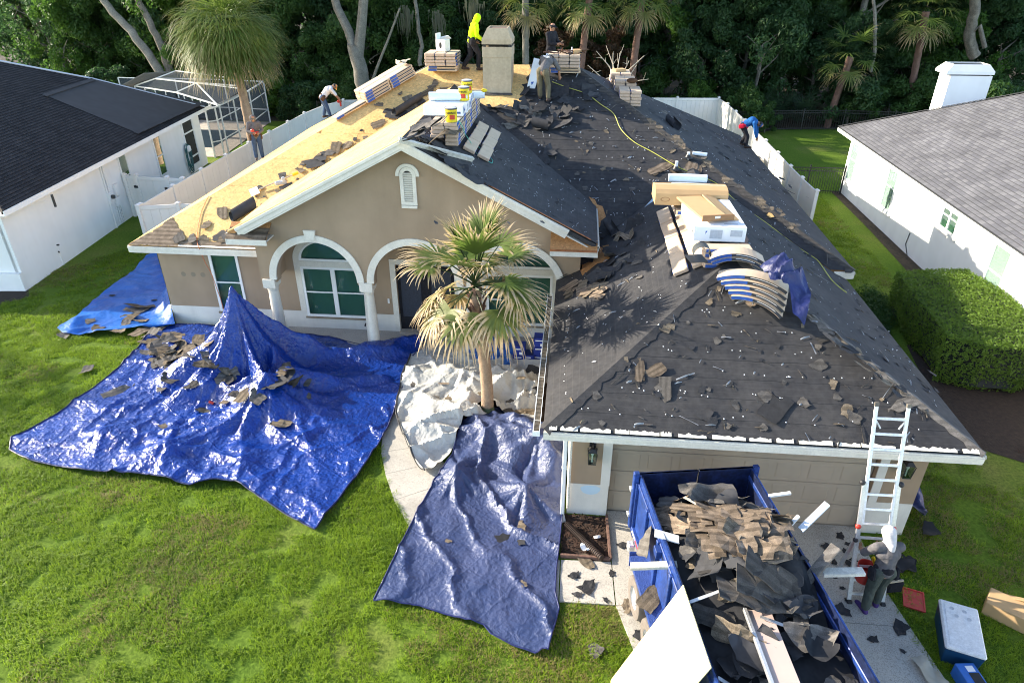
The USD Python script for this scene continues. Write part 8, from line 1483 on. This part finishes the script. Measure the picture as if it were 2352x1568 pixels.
# ---------------------------------------------------------------- ladder
ft = [gz(1950, 1383), gz(2024, 1388)]; tp_ = [gy(2012, 927, 9.78), gy(2090, 930, 9.78)]
la = thing('ladder', 'aluminium folding ladder leaning on the garage eave above the man', 'ladder', (ft[0] + ft[1]) / 2)
dl = nrm(tp_[0] - ft[0]); L = np.linalg.norm(tp_[0] - ft[0]); mid = (ft[0] + ft[1]) / 2; mt = (tp_[0] + tp_[1]) / 2; sx = nrm(np.array([1.0, 0, 0]) + 0 * dl)
def lp2(s, t, o=0.0): w = .28 + (.035 if t > .5 else .0); return mid + (mt - mid) * t + sx * s * w + np.array([0, -.03, .03]) * o
for s in (-1, 1):
    w = .285; la.part('rail', MB().bar(mid + sx * s * w, mid + (mt - mid) * .62 + sx * s * (w - .005), .075, .035, (0, -.9, .4), .006), 'aluminium'); la.part('rail', MB().bar(mid + (mt - mid) * .42 + sx * s * (w - .05), mt + sx * s * (w - .03), .06, .032, (0, -.9, .4), .006), 'white_metal')
    la.part('foot', MB().box(mid + sx * s * w + [0, 0, .03], (.09, .12, .08), bev=.015), 'dark_plastic'); la.part('end_cap', MB().bar(mt + sx * s * (w - .03) - (mt - mid) * .012, mt + sx * s * (w - .03) + (mt - mid) * .006, .066, .04, (0, -.9, .4)), 'bark'); la.part('lock_knob', MB().sphere(mid + (mt - mid) * .62 + sx * s * (w + .03), .05, 2), 'dark_plastic', smooth=True); la.part('lock_knob', MB().sphere(mid + (mt - mid) * .33 + sx * s * (w + .02), .045, 2), 'dark_plastic', smooth=True)
    la.part('brace', MB().bar(mt + sx * s * (w - .06) - (mt - mid) * .08, mt + sx * s * (w - .14) - (mt - mid) * .115, .02, .02), 'white_metal')
    la.part('stay', MB().bar(mid + (mt - mid) * .36 + sx * s * w, mid + sx * s * .36 + [0, .55, 0.02], .06, .03, (0, .9, .3)), 'aluminium'); la.part('foot', MB().box(mid + sx * s * .36 + [0, .55, .03], (.08, .1, .06), bev=.01), 'dark_plastic')
for k in range(13):
    t_ = .05 + k * .0735; la.part('rung', MB().bar(mid + (mt - mid) * t_ - sx * .26, mid + (mt - mid) * t_ + sx * .26, .045, .032, (0, -.9, .4), .004), 'aluminium')
for s in (-1, 1): la.part('hinge', MB().sphere(mid + (mt - mid) * .40 + sx * s * .29, .05, 2), 'red_plastic', smooth=True)
b_ = gz(1982, 1330, .45); t = thing('red_bucket', 'red plastic bucket with a yellow brush hung inside the ladder', 'bucket', b_); t.part('bucket', MB().lathe([(0, 0), (.13, 0), (.16, .34), (.15, .34), (.12, .01)], b_, 20), 'red_plastic', smooth=40); t.part('brush', MB().box(b_ + [.1, .05, .42], (.06, .05, .2), axes(.4) @ rot((0, 1, 0), .4), .02), 'yellow_paint')
a = gz(2043, 1352, .62); solo('tool_bag', 'black tool bag with a wooden handle beside the man at the ladder', 'tool bag', MB().box(gz(2050, 1342, .2), (.34, .2, .26), axes(.2), .05), 'cloth_dark'); solo('hammer', 'wooden hammer handle sticking out of the black tool bag', 'hammer', MB().bar(gz(2040, 1337, .34), gz(2075, 1332, .36), .03, .03), 'deadwood')
for s, x in ((0, 2050), (1, 2062)): pass
solo('gutter_scrap', 'dark crumpled felt on the grass right of the man', 'roofing felt', MB().add(*cloth(sg.Point(*gz(2060, 1295)[:2]).buffer(.25), lambda p: .05 + .16 * ridge_noise(p, .5, 3, 5, 6, pw=1.5), .05)), 'scrap_dark', smooth=40)
# cooler, lid, cartons on the right lawn
c0 = gz(2208, 1490); cq = [gz(2171, 1398, .42), gz(2234, 1394, .42), gz(2251, 1492, .42), gz(2185, 1480, .42)]; cc = (cq[0] + cq[1] + cq[2] + cq[3]) / 4; v1 = nrm(np.append(((cq[2] + cq[3]) / 2 - (cq[0] + cq[1]) / 2)[:2], 0)); v0 = np.array([v1[1], -v1[0], 0]); Aq = np.array([v0 if v0[0] > 0 else -v0, v1, UPZ]); cb = np.array([cc[0], cc[1], 0.0])
t = thing('cooler', 'big cooler with navy body and scuffed white lid on the right lawn', 'cooler', cb); hw, hl = .255, .47
bot = [cb + Aq[0] * sx_ * hw * .88 + Aq[1] * sy_ * hl * .92 + [0, 0, .02] for sx_, sy_ in ((-1, -1), (1, -1), (1, 1), (-1, 1))]; tp3 = [cb + Aq[0] * sx_ * hw + Aq[1] * sy_ * hl + [0, 0, .36] for sx_, sy_ in ((-1, -1), (1, -1), (1, 1), (-1, 1))]
hull = trimesh.convex.convex_hull(np.array([p + Aq[0] * .03 * math.cos(a) + Aq[1] * .03 * math.sin(a) for p in bot + tp3 for a in np.linspace(0, 2 * PI, 9)])); t.part('body', (hull.vertices, hull.faces), 'cooler_blue', smooth=30)
li = t.part('lid', MB().box(cb + [0, 0, .395], (2 * hw + .07, 2 * hl + .08, .075), Aq, .025), 'cooler_lid', smooth=30); t.part('lid_panel', MB().box(cb + [0, 0, .432], (2 * hw - .06, 2 * hl - .08, .012), Aq, .005), 'cooler_lid', under=li)
for sx_, sy_ in ((-1, -.72), (.55, -.72), (-.55, -.42), (1, -.42)): p = cb + Aq[0] * sx_ * .12 + Aq[1] * sy_ * .47 + [0, 0, .438]; t.part('cup_holder', MB().lathe([(.034, -.004), (.036, .004), (.044, .004), (.046, -.001)], p, 18), 'cooler_lid', under=li); t.part('cup_recess', MB().lathe([(0, .001), (.034, .0015)], p, 18), 'grey_print', under=li)
t.part('latch', MB().box(cb + Aq[1] * (hl + .005) + Aq[0] * .12 + [0, 0, .32], (.05, .03, .07), Aq, .008), 'white_paint'); t.part('latch', MB().box(cb + Aq[1] * (hl + .005) - Aq[0] * .12 + [0, 0, .32], (.05, .03, .07), Aq, .008), 'white_paint')
for s in (-1, 1): t.part('handle', MB().box(cb + Aq[0] * s * (hw + .01) + [0, 0, .27], (.03, .18, .05), Aq, .01), 'cooler_blue')
c = gz(2098, 1377, .03); A = axes(-.32); t = thing('red_tray', 'red plastic tray lid lying on the grass between the man and the cooler', 'tray', c); t.part('tray', MB().box(c, (.34, .46, .03), A, .012), 'red_plastic'); t.part('rim', MB().box(c + A[0] * .165 + [0, 0, .018], (.02, .46, .02), A).box(c - A[0] * .165 + [0, 0, .018], (.02, .46, .02), A).box(c + A[1] * .22 + [0, 0, .018], (.31, .02, .02), A).box(c - A[1] * .22 + [0, 0, .018], (.31, .02, .02), A), 'red_plastic')
c = gz(2338, 1412, .16); A = axes(-.62); t = thing('cardboard_box', 'brown cardboard box half in sunlight at the right edge of the lawn', 'carton', c); t.part('box', MB().box(c - [0, 0, .0], (.95, .42, .30), A, .008), 'cardboard'); t.part('flap', MB().box(c + A[1] * .25 + [0, 0, .16], (.9, .16, .012), A @ rot((1, 0, 0), .5)), 'cardboard')
c = gz(2226, 1560, .14); A = axes(.12); t = thing('drink_carton', 'royal blue drinks carton torn open below the cooler', 'carton', c); t.part('carton', MB().box(c, (.30, .40, .26), A, .008), 'blue_box_light'); t.part('white_mark', MB().box(c + [.02, .1, .132], (.12, .1, .004), A), 'white_card'); t.part('torn_hole', MB().box(c + [.05, -.06, .133], (.16, .18, .004), A), 'dark_room')
rg = gz(2140, 1555, .04); V, F_ = cloth(P([(rg[0] - .22, rg[1] + .3), (rg[0] + .0, rg[1] + .34), (rg[0] + .16, rg[1] - .1), (rg[0] + .3, rg[1] - .5), (rg[0] + .02, rg[1] - .5), (rg[0] - .14, rg[1] - .1)]), lambda p: .03 + .12 * ridge_noise(p, .6, 2, 6, 2, pw=1.5), .035); t = thing('rag', 'crumpled beige cloth at the drive edge near the bottom', 'cloth', rg); t.part('cloth', (V, F_), 'rag', smooth=40)
# boxes of new shingle starter on the porch
bp = proto('blue_carton_kind'); bp.part('carton', MB().box((0, 0, .13), (.34, .34, .26), bev=.006), 'blue_box'); bp.part('label', MB().box((.06, -.172, .06), (.10, .004, .08)), 'white_card'); bp.part('print', MB().box((-.03, -.172, .19), (.2, .003, .03)), 'white_tape')
px_ = [(1192, 828, 0, 'dark blue carton, lower left of the porch pile by the garage gutter'), (1193, 815, 1, 'dark blue carton, upper left of the porch pile by the garage gutter'), (1215, 826, 0, 'dark blue carton, lower middle of the porch pile by the gutter'), (1238, 826, 0, 'dark blue carton, lower right of the porch pile by the gutter'), (1240, 812, 1, 'dark blue carton, second layer on the right of the porch pile'), (1240, 800, 2, 'dark blue carton on top of the porch pile, touching the gutter')]
for x, y, k, l in px_: g = gz(x, 826, .12); copy_of(bp.path, 'blue_carton', l, 'carton', place((g[0], g[1] + .02, .09 + .265 * k), rng.normal(0, .06)))
bo = proto('open_blue_carton_kind'); bo.part('carton', MB().box((0, 0, .09), (.40, .5, .18), bev=.006), 'blue_box_light'); bo.part('flap', MB().box((0, -.3, .12), (.38, .22, .01), rot((1, 0, 0), -.5)), 'blue_box_light'); bo.part('label', MB().box((.12, -.252, .08), (.1, .004, .07)), 'white_card')
for x, y, w_, l in ((1175, 808, .3, 'light blue opened carton beside the dark blue porch pile'), (1150, 822, -.2, 'light blue opened carton right behind the palm trunk'), (1128, 795, .1, 'blue carton standing against the porch wall behind the palm'), (1095, 822, .5, 'light blue torn carton left of the palm trunk'), (1150, 838, .9, 'crushed light blue carton at the porch edge right of the palm')): g = gz(x, y, .1); copy_of(bo.path, 'blue_carton', l, 'carton', place((g[0], g[1], .09), w_))
# corrugated drain pipe in the little mulch box, timber edging
pp = [np.array(gz(*q, .10)) for q in ((1302, 1203), (1325, 1226), (1350, 1250), (1383, 1282))]; sp = spline(pp, 90); t = thing('drain_pipe', 'brown corrugated drain pipe lying in the little mulch box', 'drain pipe', sp[0]); t.part('pipe', MB().tube(sp, .062 + .010 * np.sin(np.arange(90) * 2.1), 14), 'corrugated', smooth=50)
ed = thing('mulch_edging', 'dark timber edging round the little mulch box by the garage', 'edging', (.5, 9.8, 0)); q = np.asarray(bed_poly.exterior.coords)[:-1]
for i in (1, 2): a, b = q[i], q[(i + 1) % 4]; ed.part('board', MB().bar((*a, .04), (*b, .04), .045, .10), 'bark_red')
g = gz(1345, 1258, .05); solo('paper_scrap', 'crumpled white paper in the mulch box', 'paper', MB().add(*cloth(sg.Point(g[0], g[1]).buffer(.11), lambda p: .03 + .10 * ridge_noise(p, .5, 6, 9, 6, pw=1.2), .02)), 'white_card', smooth=30); g = gz(1372, 1232, .06); solo('tape_roll', 'pale roll of tape beside the corrugated pipe', 'tape roll', MB().lathe([(.04, -.025), (.07, -.025), (.07, .025), (.04, .025), (.04, -.025)], g, 18, rot((1, .3, 0), .8)), 'white_card', smooth=40)
g = on_cloth(h_royal, 480, 885); solo('red_can', 'small red can on the royal blue tarp left of the second peak', 'can', MB().lathe([(0, 0), (.035, 0), (.035, .12), (0, .12)], g, 12, rot((0, 1, 0), 1.2)), 'red_plastic')
# ---------------------------------------------------------------- small litter
lt = thing('roofing_litter', None, None, kind='stuff')
for m_, mb in LITTER.items(): lt.part('litter', mb, m_, kind='stuff')
lt.part('film_slivers', film, 'film', kind='stuff')
